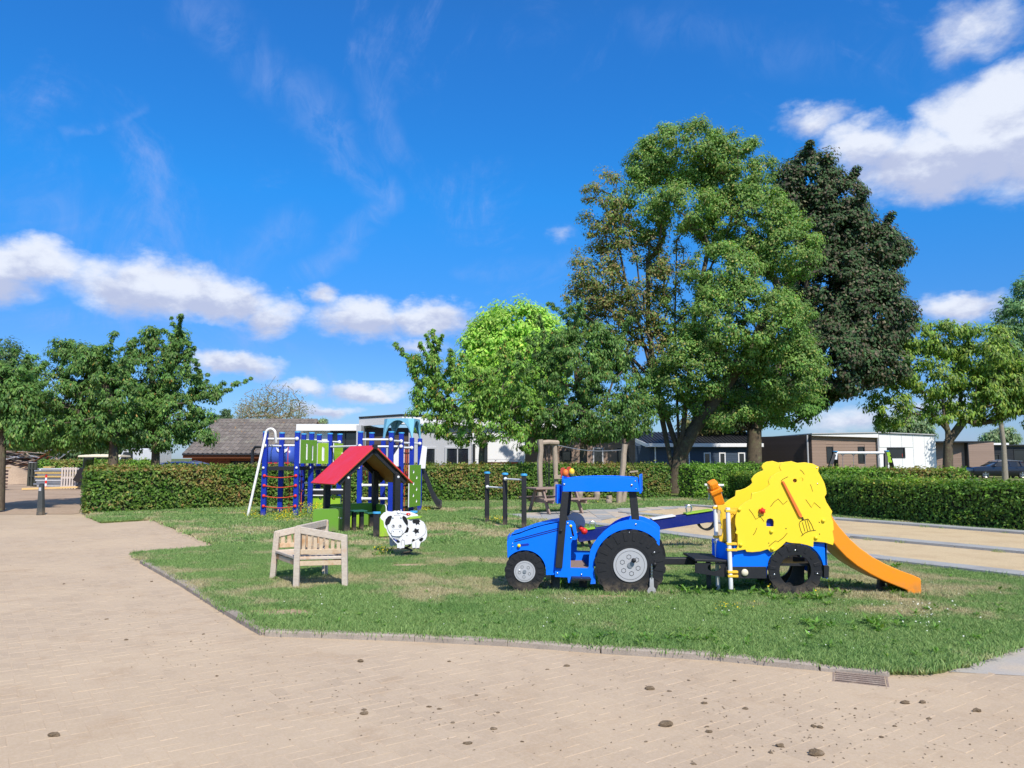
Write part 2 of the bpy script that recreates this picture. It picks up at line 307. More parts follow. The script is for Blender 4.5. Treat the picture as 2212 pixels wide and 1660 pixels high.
# ------------------------------------------------------------------ mesh helpers
class MB:
    def __init__(s): s.v = []; s.f = []; s.m = []
    def add(s, vs, fs, mi=0):
        o = len(s.v); s.v += [tuple(p) for p in vs]; s.f += [tuple(i + o for i in f) for f in fs]; s.m += [mi] * len(fs); return s
    def box(s, c, sx, sy, sz, ax=None, mi=0):         # c centre; ax optional (ex, ey, ez)
        ex, ey, ez = ax if ax else (Vector((1, 0, 0)), Vector((0, 1, 0)), Vector((0, 0, 1))); c = Vector(c)
        vs = [c + ex * (i * sx / 2) + ey * (j * sy / 2) + ez * (k * sz / 2) for i in (-1, 1) for j in (-1, 1) for k in (-1, 1)]
        return s.add(vs, [(0, 1, 3, 2), (4, 6, 7, 5), (0, 4, 5, 1), (2, 3, 7, 6), (0, 2, 6, 4), (1, 5, 7, 3)], mi)
    def bar(s, a, b, wx, wy, up=(0, 0, 1), mi=0, w2=None):   # rectangular bar from a to b
        a = Vector(a); b = Vector(b); d = (b - a); L = d.length; d.normalize(); u = Vector(up)
        if abs(d.dot(u)) > .98: u = Vector((0, 1, 0))
        x = d.cross(u).normalized(); y = x.cross(d).normalized(); k = w2 or 1
        vs = [a + x * (i * wx / 2) + y * (j * wy / 2) for i, j in ((-1, -1), (1, -1), (1, 1), (-1, 1))] + \
             [b + x * (i * wx / 2 * k) + y * (j * wy / 2 * k) for i, j in ((-1, -1), (1, -1), (1, 1), (-1, 1))]
        return s.add(vs, [(0, 3, 2, 1), (4, 5, 6, 7), (0, 1, 5, 4), (1, 2, 6, 5), (2, 3, 7, 6), (3, 0, 4, 7)], mi)
    def tube(s, pts, r, n=10, cap=True, mi=0):
        pts = [Vector(p) for p in pts]; rs = r if isinstance(r, (list, tuple)) else [r] * len(pts); vs = []; fs = []; pu = None
        for i, p in enumerate(pts):
            d = (pts[min(i + 1, len(pts) - 1)] - pts[max(i - 1, 0)]).normalized()
            u = pu if pu is not None else (Vector((0, 0, 1)) if abs(d.z) < .9 else Vector((0, 1, 0)))
            x = (u - d * u.dot(d)); x = x.normalized() if x.length > 1e-6 else d.orthogonal().normalized(); pu = x; y = d.cross(x)
            vs += [p + (x * math.cos(2 * math.pi * k / n) + y * math.sin(2 * math.pi * k / n)) * rs[i] for k in range(n)]
        for i in range(len(pts) - 1):
            for k in range(n): fs.append((i * n + k, i * n + (k + 1) % n, (i + 1) * n + (k + 1) % n, (i + 1) * n + k))
        if cap: fs += [tuple(range(n - 1, -1, -1)), tuple((len(pts) - 1) * n + k for k in range(n))]
        return s.add(vs, fs, mi)
    def cyl(s, a, b, r, n=16, r2=None, mi=0): return s.tube([a, b], [r, r if r2 is None else r2], n, True, mi)
    def ball(s, c, r, n=12, m=7, sq=(1, 1, 1), mi=0):
        c = Vector(c); vs = []; fs = []
        for j in range(m + 1):
            th = math.pi * j / m
            for k in range(n):
                ph = 2 * math.pi * k / n; vs.append(c + Vector((r * sq[0] * math.sin(th) * math.cos(ph), r * sq[1] * math.sin(th) * math.sin(ph), r * sq[2] * math.cos(th))))
        for j in range(m):
            for k in range(n): fs.append((j * n + k, (j + 1) * n + k, (j + 1) * n + (k + 1) % n, j * n + (k + 1) % n))
        return s.add(vs, fs, mi)
    def plate(s, loops, fmap, t, mi=0, me=None):       # flat shape with holes, thickness vector t
        if not isinstance(loops[0][0], (tuple, list)): loops = [loops]
        P = []; 
        for lp in loops: P += [Vector(fmap(*p)) for p in lp]
        tri = tessellate_polygon([[Vector((p[0], p[1], 0)) for p in lp] for lp in loops]); n = len(P); t = Vector(t)
        # orient so the front faces away from t
        a, b, c = tri[0]; nrm = (P[b] - P[a]).cross(P[c] - P[a]); flip = nrm.dot(t) > 0
        fr = [tuple(reversed(x)) if flip else tuple(x) for x in tri]; bk = [tuple(i + n for i in reversed(x)) for x in fr]
        s.add(P + [p + t for p in P], fr + bk, mi); o = len(s.v) - 2 * n; k = 0; sd = []
        for lp in loops:
            m = len(lp)
            for i in range(m):
                a, b = k + i, k + (i + 1) % m; sd.append((o + a, o + b, o + b + n, o + a + n))
            k += m
        s.f += sd; s.m += [mi if me is None else me] * len(sd); return s
def arc(cx, cy, r, a0, a1, n=16, ry=None):
    return [(cx + r * math.cos(R(a0 + (a1 - a0) * i / n)), cy + (ry or r) * math.sin(R(a0 + (a1 - a0) * i / n))) for i in range(n + 1)]
def circ(cx, cy, r, n=24, ry=None, rot=0): return [(cx + r * math.cos(2 * math.pi * i / n + rot), cy + (ry or r) * math.sin(2 * math.pi * i / n + rot)) for i in range(n)]

def link(name, me, mats, parent=None, base=None, smooth=False, bevel=0):
    o = bpy.data.objects.new(name, me); COL.objects.link(o)
    for m in (mats if isinstance(mats, (list, tuple)) else [mats]): me.materials.append(m)
    if parent is not None: o.parent = parent
    elif base is not None: o.location = base
    if bevel:
        b = o.modifiers.new('bevel', 'BEVEL'); b.width = bevel; b.segments = 2; b.limit_method = 'ANGLE'; b.angle_limit = R(50); b.harden_normals = False
    return o
def mbobj(name, mb, mats, parent=None, base=(0, 0, 0), smooth=False, bevel=0, recalc=True):
    me = bpy.data.meshes.new(name); b = Vector(base)
    me.from_pydata([tuple(Vector(p) - b) for p in mb.v], [], mb.f)
    me.polygons.foreach_set('material_index', mb.m)
    if recalc:
        bm = bmesh.new(); bm.from_mesh(me); bmesh.ops.recalc_face_normals(bm, faces=bm.faces); bm.to_mesh(me); bm.free()
    if smooth:
        me.polygons.foreach_set('use_smooth', [True] * len(me.polygons)); me.set_sharp_from_angle(angle=R(40))
    me.update()
    return link(name, me, mats, parent, base, bevel=bevel)
class Thing:
    def __init__(s, name, label, cat, base, group=None, kind=None):
        s.o = bpy.data.objects.new(name, None); COL.objects.link(s.o); s.b = Vector(base); s.o.location = s.b; s.o.empty_display_size = .2
        if kind != 'structure': s.o['label'] = label; s.o['category'] = cat
        if kind: s.o['kind'] = kind
        if group: s.o['group'] = group
    def part(s, name, mb, mats, parent=None, **kw): return mbobj(name, mb, mats, parent or s.o, s.b, **kw)
def tag(o, label=None, cat=None, group=None, kind=None):
    for k, v in (('label', label), ('category', cat), ('group', group), ('kind', kind)):
        if v: o[k] = v
    return o
def copy_tree(o, parent=None):
    c = o.copy(); COL.objects.link(c); c.parent = parent
    for ch in list(o.children): copy_tree(ch, c)
    return c
def fastmesh(name, V, Fq, mats, parent=None, base=(0, 0, 0), attr=None, smooth=False, tri=False, kind=None):
    V = np.asarray(V, dtype=np.float32) - np.array(base, dtype=np.float32); Fq = np.asarray(Fq, dtype=np.int32); k = 3 if tri else 4
    me = bpy.data.meshes.new(name); me.vertices.add(len(V)); me.vertices.foreach_set('co', V.ravel())
    me.loops.add(Fq.size); me.loops.foreach_set('vertex_index', Fq.ravel()); me.polygons.add(len(Fq))
    me.polygons.foreach_set('loop_start', np.arange(0, Fq.size, k, dtype=np.int32))
    try: me.polygons.foreach_set('loop_total', np.full(len(Fq), k, dtype=np.int32))
    except Exception: pass
    me.update(calc_edges=True)
    if attr is not None:
        nm, data = attr
        if data.ndim == 2:
            a = me.attributes.new(nm, 'FLOAT_COLOR', 'POINT'); a.data.foreach_set('color', np.hstack([data, np.ones((len(data), 1))]).astype(np.float32).ravel())
        else: a = me.attributes.new(nm, 'FLOAT', 'POINT'); a.data.foreach_set('value', data.astype(np.float32))
    me.polygons.foreach_set('use_smooth', np.full(len(Fq), bool(smooth)))
    o = link(name, me, mats, parent, base)
    if kind: o['kind'] = kind
    return o
def inpoly(P, poly):
    x, y = P[:, 0], P[:, 1]; r = np.zeros(len(P), bool); n = len(poly); j = n - 1
    for i in range(n):
        xi, yi = poly[i][0], poly[i][1]; xj, yj = poly[j][0], poly[j][1]
        c = ((yi > y) != (yj > y)) & (x < (xj - xi) * (y - yi) / (yj - yi + 1e-12) + xi); r ^= c; j = i
    return r
def fnoise(x, y, s, seed=0):
    g = np.random.default_rng(seed); o = 0
    for i in range(6):
        a = g.uniform(0, 6.28); f = s * g.uniform(.6, 1.9); o = o + np.sin(x * math.cos(a) * f + y * math.sin(a) * f + g.uniform(0, 6.28) + np.sin(x * f * .7 + i) * .8)
    return o / 6
GAIN = 1.75
def unit(v): return v / (np.linalg.norm(v, axis=1, keepdims=True) + 1e-9)
def leaves(name, C, N, T, L, W, colr, mat, parent, base, kind=None):
    """kite leaves: centre C, normal N, tip direction T, length L, width W, colour colr"""
    T = unit(T - N * np.sum(T * N, 1, keepdims=True)); S = np.cross(N, T); L = L[:, None]; W = W[:, None]; n = len(C)
    V = np.stack([C - T * L * .5, C + S * W * .5 - N * W * .22, C + T * L * .5 - N * L * .12, C - S * W * .5 - N * W * .22], 1).reshape(-1, 3)
    i = np.arange(n)[:, None] * 4
    Fc = np.concatenate([i + np.array([[0, 1, 2]]), i + np.array([[0, 2, 3]])], 0)
    return fastmesh(name, V, Fc, mat, parent, base, ('col', np.repeat(colr, 4, 0)), tri=True, kind=kind)
def palette(n, cols, wts, jit=.18):
    cols = np.array(cols) * GAIN
    k = RNG.choice(len(cols), n, p=np.array(wts) / sum(wts)); c = np.array(cols)[k]
    return np.clip(c * (1 + RNG.normal(0, jit, (n, 1))) * (1 + RNG.normal(0, .06, (n, 3))), .004, .9)

# ------------------------------------------------------------------ ground
lawn_px = [(186, 1114), (219, 1127.5), (330, 1121), (378, 1140), (430, 1161), (479, 1181), (385, 1189), (292, 1196), (312, 1211), (340, 1226), (400, 1258), (500, 1318), (578, 1362), (700, 1366), (900, 1373),
           (1100, 1383), (1300, 1398), (1550, 1413), (1770, 1434), (1920, 1446), (2039, 1442), (2100, 1423), (2212, 1385)]
lawn_edge = [G(u, v) for u, v in lawn_px]
def wobble(pts, i0, i1, amp, step=.12):
    out = []
    for i in range(len(pts)):
        out.append(pts[i])
        if i0 <= i < i1:
            a, b = pts[i], pts[(i + 1) % len(pts)]; n = max(1, int((b - a).length / step)); d = (b - a).normalized(); s = Vector((-d.y, d.x, 0))
            for k in range(1, n):
                p = a.lerp(b, k / n); out.append(p + s * amp * (mnoise.noise(p * 4) + .6 * mnoise.noise(p * 13)))
    return out
KERB_A, KERB_B = 8, 19
le = wobble(lawn_edge, 19, 22, .12) ; le = le[:]
lawn_poly = le + [Vector((8.5, 9.4, 0)), Vector((26, 20, 0)), Vector((90, 60, 0)), Vector((150, 150, 0)), Vector((-20, 150, 0)), Vector((-16, 60, 0)), Vector((-13.6, 30, 0)), Vector((-12.9, 26, 0))]
def sheet(name, pts, mat, z=None, skirt=0.0):
    mb = MB(); P = [Vector((p[0], p[1], p[2] if z is None else z)) for p in pts]; mb.add(P, [tuple(range(len(P)))])
    if skirt:
        n = len(P); mb.add(P + [p - Vector((0, 0, skirt)) for p in P], [(i, (i + 1) % n, (i + 1) % n + n, i + n) for i in range(n)])
    me = bpy.data.meshes.new(name); me.from_pydata([tuple(p) for p in mb.v], [], mb.f)
    bm = bmesh.new(); bm.from_mesh(me); bmesh.ops.triangulate(bm, faces=[f for f in bm.faces if len(f.verts) > 4]); bmesh.ops.recalc_face_normals(bm, faces=bm.faces)
    for f in bm.faces:
        if abs(f.normal.z) > .9 and f.normal.z < 0: f.normal_flip()
    bm.to_mesh(me); bm.free(); o = link(name, me, mat, None, (0, 0, 0)); o['kind'] = 'structure'; return o
sheet('ground', [(-900, -200, 0), (900, -200, 0), (900, 1500, 0), (-900, 1500, 0)], FIELD, z=-.10)
sheet('lawn', lawn_poly, LAWN, skirt=.09)
yard_poly = [(-90, 22), (-13, 23), (-13.6, 30), (-16, 60), (-20, 150), (-90, 150)]
sheet('dirt_yard', [(x, y, 0) for x, y in yard_poly], DIRT, z=-.035)
# petanque lanes: three concrete strips, two lanes of shell grit between them
def line_x(pts, y):
    for (y0, x0), (y1, x1) in zip(pts, pts[1:]):
        if y1 <= y <= y0 or (y1 == pts[-1][0] and y < y1): return x0 + (x1 - x0) * (y - y0) / (y1 - y0)
    return pts[0][1]
S3 = [(19.6, 1.55), (16.8, 3.24), (15.2, 4.05), (12.5, 5.85), (10.6, 7.1), (7.5, 9.15)]
S2 = [(23.0, 3.3), (19.5, 5.15), (15.9, 7.0), (13.4, 8.75), (8.5, 12.0)]
S1 = [(26.4, 6.0), (25.6, 6.5), (20.4, 8.6), (16.6, 11.05), (9.5, 15.8)]
def strip_poly(S, w, z):
    P = [Vector((x, y, 0)) for y, x in S]; L, Rr = [], []
    for i, p in enumerate(P):
        d = (P[min(i + 1, len(P) - 1)] - P[max(i - 1, 0)]).normalized(); n = Vector((-d.y, d.x, 0)); L.append(p + n * w); Rr.append(p - n * w)
    return [Vector((q.x, q.y, z)) for q in L + Rr[::-1]]
laneA = [(x, y) for y, x in S3] + [(x, y) for y, x in S2[::-1]]
laneB = [(x, y) for y, x in S2] + [(x, y) for y, x in S1[::-1]]
sheet('petanque_lane', [(x, y, 0) for x, y in laneA], LANE, z=.006)
sheet('petanque_lane', [(x, y, 0) for x, y in laneB], LANE, z=.006)
def strip_tiles(S, name='concrete_edging'):
    root = bpy.data.objects.new(name, None); COL.objects.link(root); root['kind'] = 'structure'; pts = [Vector((x, y, 0)) for y, x in S]
    for a, b in zip(pts, pts[1:]):
        L = (b - a).length; n = max(1, round(L / 1.0)); d = (b - a).normalized(); s = Vector((-d.y, d.x, 0))
        for k in range(n):
            p = a.lerp(b, (k + .5) / n); mb = MB().box(p + Vector((0, 0, .018 + random.uniform(-.004, .004))), L / n - .008, .40, .075, (d, s, Vector((0, 0, 1))))
            mbobj('edging_slab', mb, CONC, root, bevel=.006)
strip_tiles(S3); strip_tiles(S2); strip_tiles(S1)
pad_px = [(1092, 1112), (1180, 1108), (1277, 1102.6), (1380, 1098.5), (1477, 1094.5), (1500, 1097), (1400, 1104), (1345, 1109), (1385, 1113), (1330, 1119), (1268, 1131), (1200, 1127), (1138, 1122)]
pad_poly = [G(u, v) for u, v in pad_px]
def pad():
    root = bpy.data.objects.new('paved_terrace', None); COL.objects.link(root); root['kind'] = 'structure'
    P = np.array([[p.x, p.y] for p in pad_poly]); x0, y0 = P.min(0); x1, y1 = P.max(0); s = .5
    for i in range(int((x1 - x0) / s) + 1):
        for j in range(int((y1 - y0) / s) + 1):
            c = np.array([[x0 + (i + .5) * s, y0 + (j + .5) * s]])
            if inpoly(c, pad_poly)[0]:
                mbobj('paving_slab', MB().box((c[0, 0], c[0, 1], .004 + random.uniform(-.003, .003)), s - .012, s - .012, .04), GREYPAVE if random.random() < .6 else CONC, root)
pad(); sheet('terrace_bed', [(p.x, p.y, 0) for p in pad_poly], CONC, z=.012)
# paving
pave_poly = [(-40, -3), (14, -3), (14, 12), (9, 14), (-6, 20), (-9, 24.2), (-60, 24.2), (-60, -3)]
sheet('joint_sand', [(x, y, 0) for x, y in pave_poly], SANDJ, z=-.0412)
grey_px = [(2050, 1452), (2110, 1428), (2240, 1385), (2500, 1330), (2700, 1420), (2240, 1462)]
sheet('grey_path', [G(u, v, -.04) for u, v in grey_px], GREYPAVE, z=-.0385)
def pavers():
    root = bpy.data.objects.new('pavement', None); COL.objects.link(root); root['kind'] = 'structure'; root.location = (0, 0, -.04)
    wd = .105; ang = R(-54.7); ca, sa = math.cos(ang), math.sin(ang); N = 190
    ii, jj = np.meshgrid(np.arange(-N, N), np.arange(-N, N)); ii = ii.ravel(); jj = jj.ravel(); k = (ii - jj) % 4
    H = k == 0; Vv = k == 3
    cx = np.concatenate([ii[H] + 1.0, ii[Vv] + .5]) * wd; cy = np.concatenate([jj[H] + .5, jj[Vv] + 1.0]) * wd; vert = np.concatenate([np.zeros(H.sum()), np.ones(Vv.sum())])
    X = cx * ca - cy * sa + -1; Y = cx * sa + cy * ca + 11; P = np.stack([X, Y], 1)
    keep = (Y > 3.2) & (Y < 19) & (np.abs(X) < .70 * Y + 1.2) & ~inpoly(P, lawn_poly) & inpoly(P, pave_poly)
    grey = inpoly(P, [(g.x, g.y) for g in [G(u, v, -.04) for u, v in grey_px]]); keep &= ~grey & ~((np.abs((P[:, 0] - G(1858, 1466, -.04).x)) < .21) & (np.abs(P[:, 1] - G(1858, 1466, -.04).y) < .16))
    kk = np.array([[lawn_edge[i].x, lawn_edge[i].y] for i in range(KERB_A, KERB_B + 1)])
    for a, b in zip(kk, kk[1:]):          # leave room for the kerb stones
        d = b - a; tt = np.clip(((P - a) @ d) / (d @ d), 0, 1); q = a + tt[:, None] * d; keep &= np.hypot(*(P - q).T) > .10
    P = P[keep]; vert = vert[keep]; n = len(P)
    inframe = (np.abs(P[:, 0]) < .655 * P[:, 1]) & (P[:, 1] > 4.25); order = np.argsort(np.where(inframe, P[:, 1], 1e3)); near = np.zeros(n, bool); near[order[:290]] = True
    def brick(L=.204, W=.099, h=.03, b=.0022):
        z1 = 0; a = L / 2; c = W / 2
        v = [(-a + b, -c + b, z1), (a - b, -c + b, z1), (a - b, c - b, z1), (-a + b, c - b, z1), (-a, -c, z1 - b), (a, -c, z1 - b), (a, c, z1 - b), (-a, c, z1 - b), (-a, -c, z1 - h), (a, -c, z1 - h), (a, c, z1 - h), (-a, c, z1 - h)]
        f = [(0, 1, 2, 3)] + [(4 + i, 4 + (i + 1) % 4, (i + 1) % 4, i) for i in range(4)] + [(8 + i, 8 + (i + 1) % 4, 4 + (i + 1) % 4, 4 + i) for i in range(4)]
        return np.array(v), np.array(f)
    bv, bf = brick(); me = bpy.data.meshes.new('paver'); me.from_pydata([tuple(v) for v in bv], [], [tuple(f) for f in bf]); me.materials.append(PAVER); me.update()
    rz = ang + vert * math.pi / 2; dz = RNG.normal(0, .0007, n)
    for i in np.where(near)[0]:
        o = bpy.data.objects.new('paver', me); COL.objects.link(o); o.parent = root; o.location = (P[i, 0], P[i, 1], dz[i]); o.rotation_euler = (RNG.normal(0, .004), RNG.normal(0, .004), rz[i])
    Q = P[~near]; r2 = rz[~near]; z2 = dz[~near]; m = len(Q); c, s = np.cos(r2)[:, None], np.sin(r2)[:, None]
    VX = bv[None, :, 0] * c - bv[None, :, 1] * s + Q[:, :1]; VY = bv[None, :, 0] * s + bv[None, :, 1] * c + Q[:, 1:]
    tx, ty = RNG.normal(0, .004, (m, 1)), RNG.normal(0, .004, (m, 1))
    VZ = bv[None, :, 2] + z2[:, None] - .04 + bv[None, :, 0] * tx + bv[None, :, 1] * ty; V = np.stack([VX, VY, VZ], 2).reshape(-1, 3)
    Fq = (np.arange(m)[:, None, None] * 12 + bf[None]).reshape(-1, 4)
    fastmesh('paver_field', V, Fq, PAVER, root, (0, 0, -.04), ('rnd', np.repeat(RNG.random(m), 12)), kind='stuff')
pavers()
sheet('far_paving', [(-40, 18.9, 0), (-6, 18.9, 0), (-6, 24.2, 0), (-60, 24.2, 0), (-60, 18.9, 0)], FARPAVE, z=-.041)
def kerb():
    root = bpy.data.objects.new('kerb', None); COL.objects.link(root); root['kind'] = 'structure'
    pts = [lawn_edge[i] for i in range(KERB_A, KERB_B + 1)]; sm = []
    for a, b in zip(pts, pts[1:]):
        L = (b - a).length; n = max(1, round(L / .9)); sm += [a.lerp(b, k / n) for k in range(n)]
    sm.append(pts[-1]); prev = None
    for i, (a, b) in enumerate(zip(sm, sm[1:])):
        d = (b - a).normalized(); s = Vector((-d.y, d.x, 0)); k = i / len(sm); z = .012 - max(0, k - .75) * .17 + random.uniform(-.003, .003); g = .004
        n = 5; prof = [(-.075, -.12), (-.068, z - .012), (-.055, z), (.035, z + .002), (.045, z - .02), (.045, -.12)]
        mb = MB(); A = a + d * g; B = b - d * g; vs = [A + s * p + Vector((0, 0, q)) for p, q in prof] + [B + s * p + Vector((0, 0, q)) for p, q in prof]; m = len(prof)
        mb.add(vs, [(j, (j + 1) % m, (j + 1) % m + m, j + m) for j in range(m)] + [tuple(range(m - 1, -1, -1)), tuple(range(m, 2 * m))])
        mbobj('kerb_stone', mb, KERBM, root, bevel=.005)
kerb()
# drain grate in the paving
def drain():
    c = G(1858, 1467, -.04); d = (G(1908, 1472, -.04) - G(1812, 1462, -.04)).normalized(); s = Vector((-d.y, d.x, 0)); z = Vector((0, 0, 1)); T = Thing('drain_grate', 'rusty iron drain grate set in the paving beside the kerb', 'drain', c)
    hw, hd = .185, .14; f = MB()
    for k in (-1, 1): f.box(c + s * (k * hd) - z * .006, hw * 2 + .02, .016, .016, (d, s, z)); f.box(c + d * (k * hw) - z * .0065, .016, hd * 2 - .016, .016, (d, s, z))
    T.part('frame', f, RUST, bevel=.002)
    T.part('gap_shade', MB().box(c - z * .0005, hw * 2 - .03, hd * 2 - .02, .001, (d, s, z)), BLK)  # black sheet under the bars: shade of the pit put in as colour
    for k in range(5): T.part('bar', MB().box(c + s * ((k - 2) * .056) + z * .006, hw * 2 - .03, .024, .008, (d, s, z)), RUST, bevel=.002)
drain()

# ------------------------------------------------------------------ grass, weeds, flowers
def tuft_mesh(name, n, r, h, wd, mat, spread=.5):
    V = []; Fq = []; rr = []
    for i in range(n):
        a = random.uniform(0, 6.283); q = r * math.sqrt(random.random()); x, y = q * math.cos(a), q * math.sin(a); b = random.uniform(0, 6.283); ln = random.uniform(.1, spread) * h; hh = h * random.uniform(.5, 1.15)
        dx, dy = math.cos(b) * ln, math.sin(b) * ln; c = random.uniform(0, 6.283); sx, sy = math.cos(c) * wd / 2, math.sin(c) * wd / 2; k = len(V)
        V += [(x - sx, y - sy, -.005), (x + sx, y + sy, -.005), (x + dx * .4 - sx * .8, y + dy * .4 - sy * .8, hh * .6), (x + dx * .4 + sx * .8, y + dy * .4 + sy * .8, hh * .6), (x + dx, y + dy, hh)]
        Fq += [(k, k + 1, k + 3, k + 2), (k + 2, k + 3, k + 4)]; rr += [random.random()] * 5
    me = bpy.data.meshes.new(name); me.from_pydata(V, [], Fq); a = me.attributes.new('rnd', 'FLOAT', 'POINT'); a.data.foreach_set('value', rr); me.materials.append(mat); me.update(); return me
def scatter(name, P, S, rotz, me, mat, label=None):
    src = bpy.data.meshes.new(name); src.vertices.add(len(P)); src.vertices.foreach_set('co', np.asarray(P, np.float32).ravel())
    a = src.attributes.new('scl', 'FLOAT', 'POINT'); a.data.foreach_set('value', np.asarray(S, np.float32)); a = src.attributes.new('rz', 'FLOAT', 'POINT'); a.data.foreach_set('value', np.asarray(rotz, np.float32))
    src.materials.append(mat); o = bpy.data.objects.new(name, src); COL.objects.link(o); o['kind'] = 'stuff'
    one = bpy.data.objects.new(name, me); COL.objects.link(one); one['kind'] = 'stuff'; one.location = P[0]
    ng = bpy.data.node_groups.new(name + '_nodes', 'GeometryNodeTree'); ng.interface.new_socket('Geometry', in_out='INPUT', socket_type='NodeSocketGeometry'); ng.interface.new_socket('Geometry', in_out='OUTPUT', socket_type='NodeSocketGeometry')
    n = ng.nodes; l = ng.links; gi = n.new('NodeGroupInput'); go = n.new('NodeGroupOutput'); io = n.new('GeometryNodeInstanceOnPoints'); oi = n.new('GeometryNodeObjectInfo'); oi.inputs[0].default_value = one
    oi.transform_space = 'ORIGINAL'; oi.inputs['As Instance'].default_value = True
    at1 = n.new('GeometryNodeInputNamedAttribute'); at1.data_type = 'FLOAT'; at1.inputs[0].default_value = 'scl'; at2 = n.new('GeometryNodeInputNamedAttribute'); at2.data_type = 'FLOAT'; at2.inputs[0].default_value = 'rz'
    cb = n.new('ShaderNodeCombineXYZ'); l.new(at2.outputs[0], cb.inputs[2]); l.new(gi.outputs[0], io.inputs['Points']); l.new(oi.outputs['Geometry'], io.inputs['Instance'])
    l.new(cb.outputs[0], io.inputs['Rotation']); l.new(at1.outputs[0], io.inputs['Scale']); l.new(io.outputs[0], go.inputs[0])
    md = o.modifiers.new('scatter', 'NODES'); md.node_group = ng; return o
def off_lawn(P):
    bad = ~inpoly(P, lawn_poly) | inpoly(P, pad_poly) | inpoly(P, laneA) | inpoly(P, laneB)
    for S in (S1, S2, S3): bad |= inpoly(P, strip_poly(S, .22, 0))
    return bad
BARE = [(G(505, 1163), .30, .22), (G(600, 1325), .55, .16), (G(1310, 1290), .5, .12), (G(1700, 1292), .8, .1), (G(1960, 1296), .3, .08), (G(845, 1163), .35, .25), (G(890, 1222), .45, .12), (G(1080, 1135), .4, .3), (G(770, 1148), .45, .3), (G(1930, 1252), .5, .15), (G(1130, 1145), .6, .35)]
def grass():
    def pts(n, y0, y1, side):
        # even cover per ground area inside the part of the place the photograph looks at
        Y = RNG.uniform(y0, y1, n); X = RNG.uniform(-1, 1, n) * (side * y1 + 1); P = np.stack([X, Y], 1); P = P[np.abs(P[:, 0]) < side * P[:, 1] + 1.0]
        P = P[~off_lawn(P)]; keep = np.ones(len(P), bool)
        for c, rx, ry in BARE:
            q = ((P[:, 0] - c.x) / rx) ** 2 + ((P[:, 1] - c.y) / (ry * 1.6)) ** 2; keep &= RNG.random(len(P)) < np.clip((q - .35) * 1.2, .06, 1)
        nz = fnoise(P[:, 0], P[:, 1], 2.2, 3); keep &= RNG.random(len(P)) < np.clip(1.05 - .6 * np.clip(nz, 0, 1), .3, 1)
        return P[keep]
    A = pts(95000, 6.0, 14.5, .72); B = pts(56000, 14.5, 33, .72)
    t1 = tuft_mesh('grass_tuft', 26, .11, .042, .0075, GRASSM, 1.1); t2 = tuft_mesh('grass_tuft', 22, .2, .065, .016, GRASSM, 1.1); t3 = tuft_mesh('grass_tuft', 30, .10, .075, .008, GRASSM, 1.0)
    for P, me, s0 in ((A, t1, 1), (B, t2, 1)):
        sc = s0 * (.75 + .35 * RNG.random(len(P))) * (1 + .30 * fnoise(P[:, 0], P[:, 1], 1.1, 9)); scatter('grass', np.column_stack([P, np.zeros(len(P))]), sc, RNG.uniform(0, 6.28, len(P)), me, GRASSM)
    # longer grass along the kerb and round the toys
    E = []; pl = [lawn_edge[i] for i in range(0, len(lawn_edge))]
    for a, b in zip(pl, pl[1:]):
        L = (b - a).length
        for k in range(int(L * 16)): q = a.lerp(b, random.random()); d = (b - a).normalized(); E.append((q.x - d.y * abs(random.gauss(.02, .09)), q.y + d.x * abs(random.gauss(.02, .09))))
    for S in (S1, S2, S3):
        for (y0, x0), (y1, x1) in zip(S, S[1:]):
            L = math.hypot(x1 - x0, y1 - y0)
            for k in range(int(L * (3 if S is not S3 else 9))):
                f = random.random(); o = random.choice((-.25, .25)) if S is not S3 else -.25; E.append((x0 + (x1 - x0) * f + o * .85 + random.gauss(0, .03), y0 + (y1 - y0) * f + o * .5 + random.gauss(0, .03)))
    for x0, x1, yy, dn in ((0.0, 2.1, 9.36, 90), (2.6, 5.1, 9.2, 110), (-.05, .5, 9.33, 30)):
        for k in range(dn): E.append((random.uniform(x0, x1), yy + random.gauss(0, .05)))
    E = np.array(E); scatter('long_grass', np.column_stack([E, np.zeros(len(E))]), RNG.uniform(.6, 1.15, len(E)), RNG.uniform(0, 6.28, len(E)), t3, GRASSM)
grass()
SOIL = ground_mat('bare_soil', (.46, .35, .23), (.36, .26, .17), (.28, .20, .12), 6, 60, bump=1)
for c, rx, ry in BARE:
    n = 30; sheet('bare_soil', [(c.x + rx * .8 * math.cos(2 * math.pi * k / n) * (1 + .35 * mnoise.noise(Vector((math.cos(2 * math.pi * k / n) * 2, math.sin(2 * math.pi * k / n) * 2, c.x)))), c.y + ry * 1.3 * math.sin(2 * math.pi * k / n) * (1 + .35 * mnoise.noise(Vector((math.sin(2 * math.pi * k / n) * 2, 5, c.x + k * .1)))), 0) for k in range(n)], SOIL, z=.004)
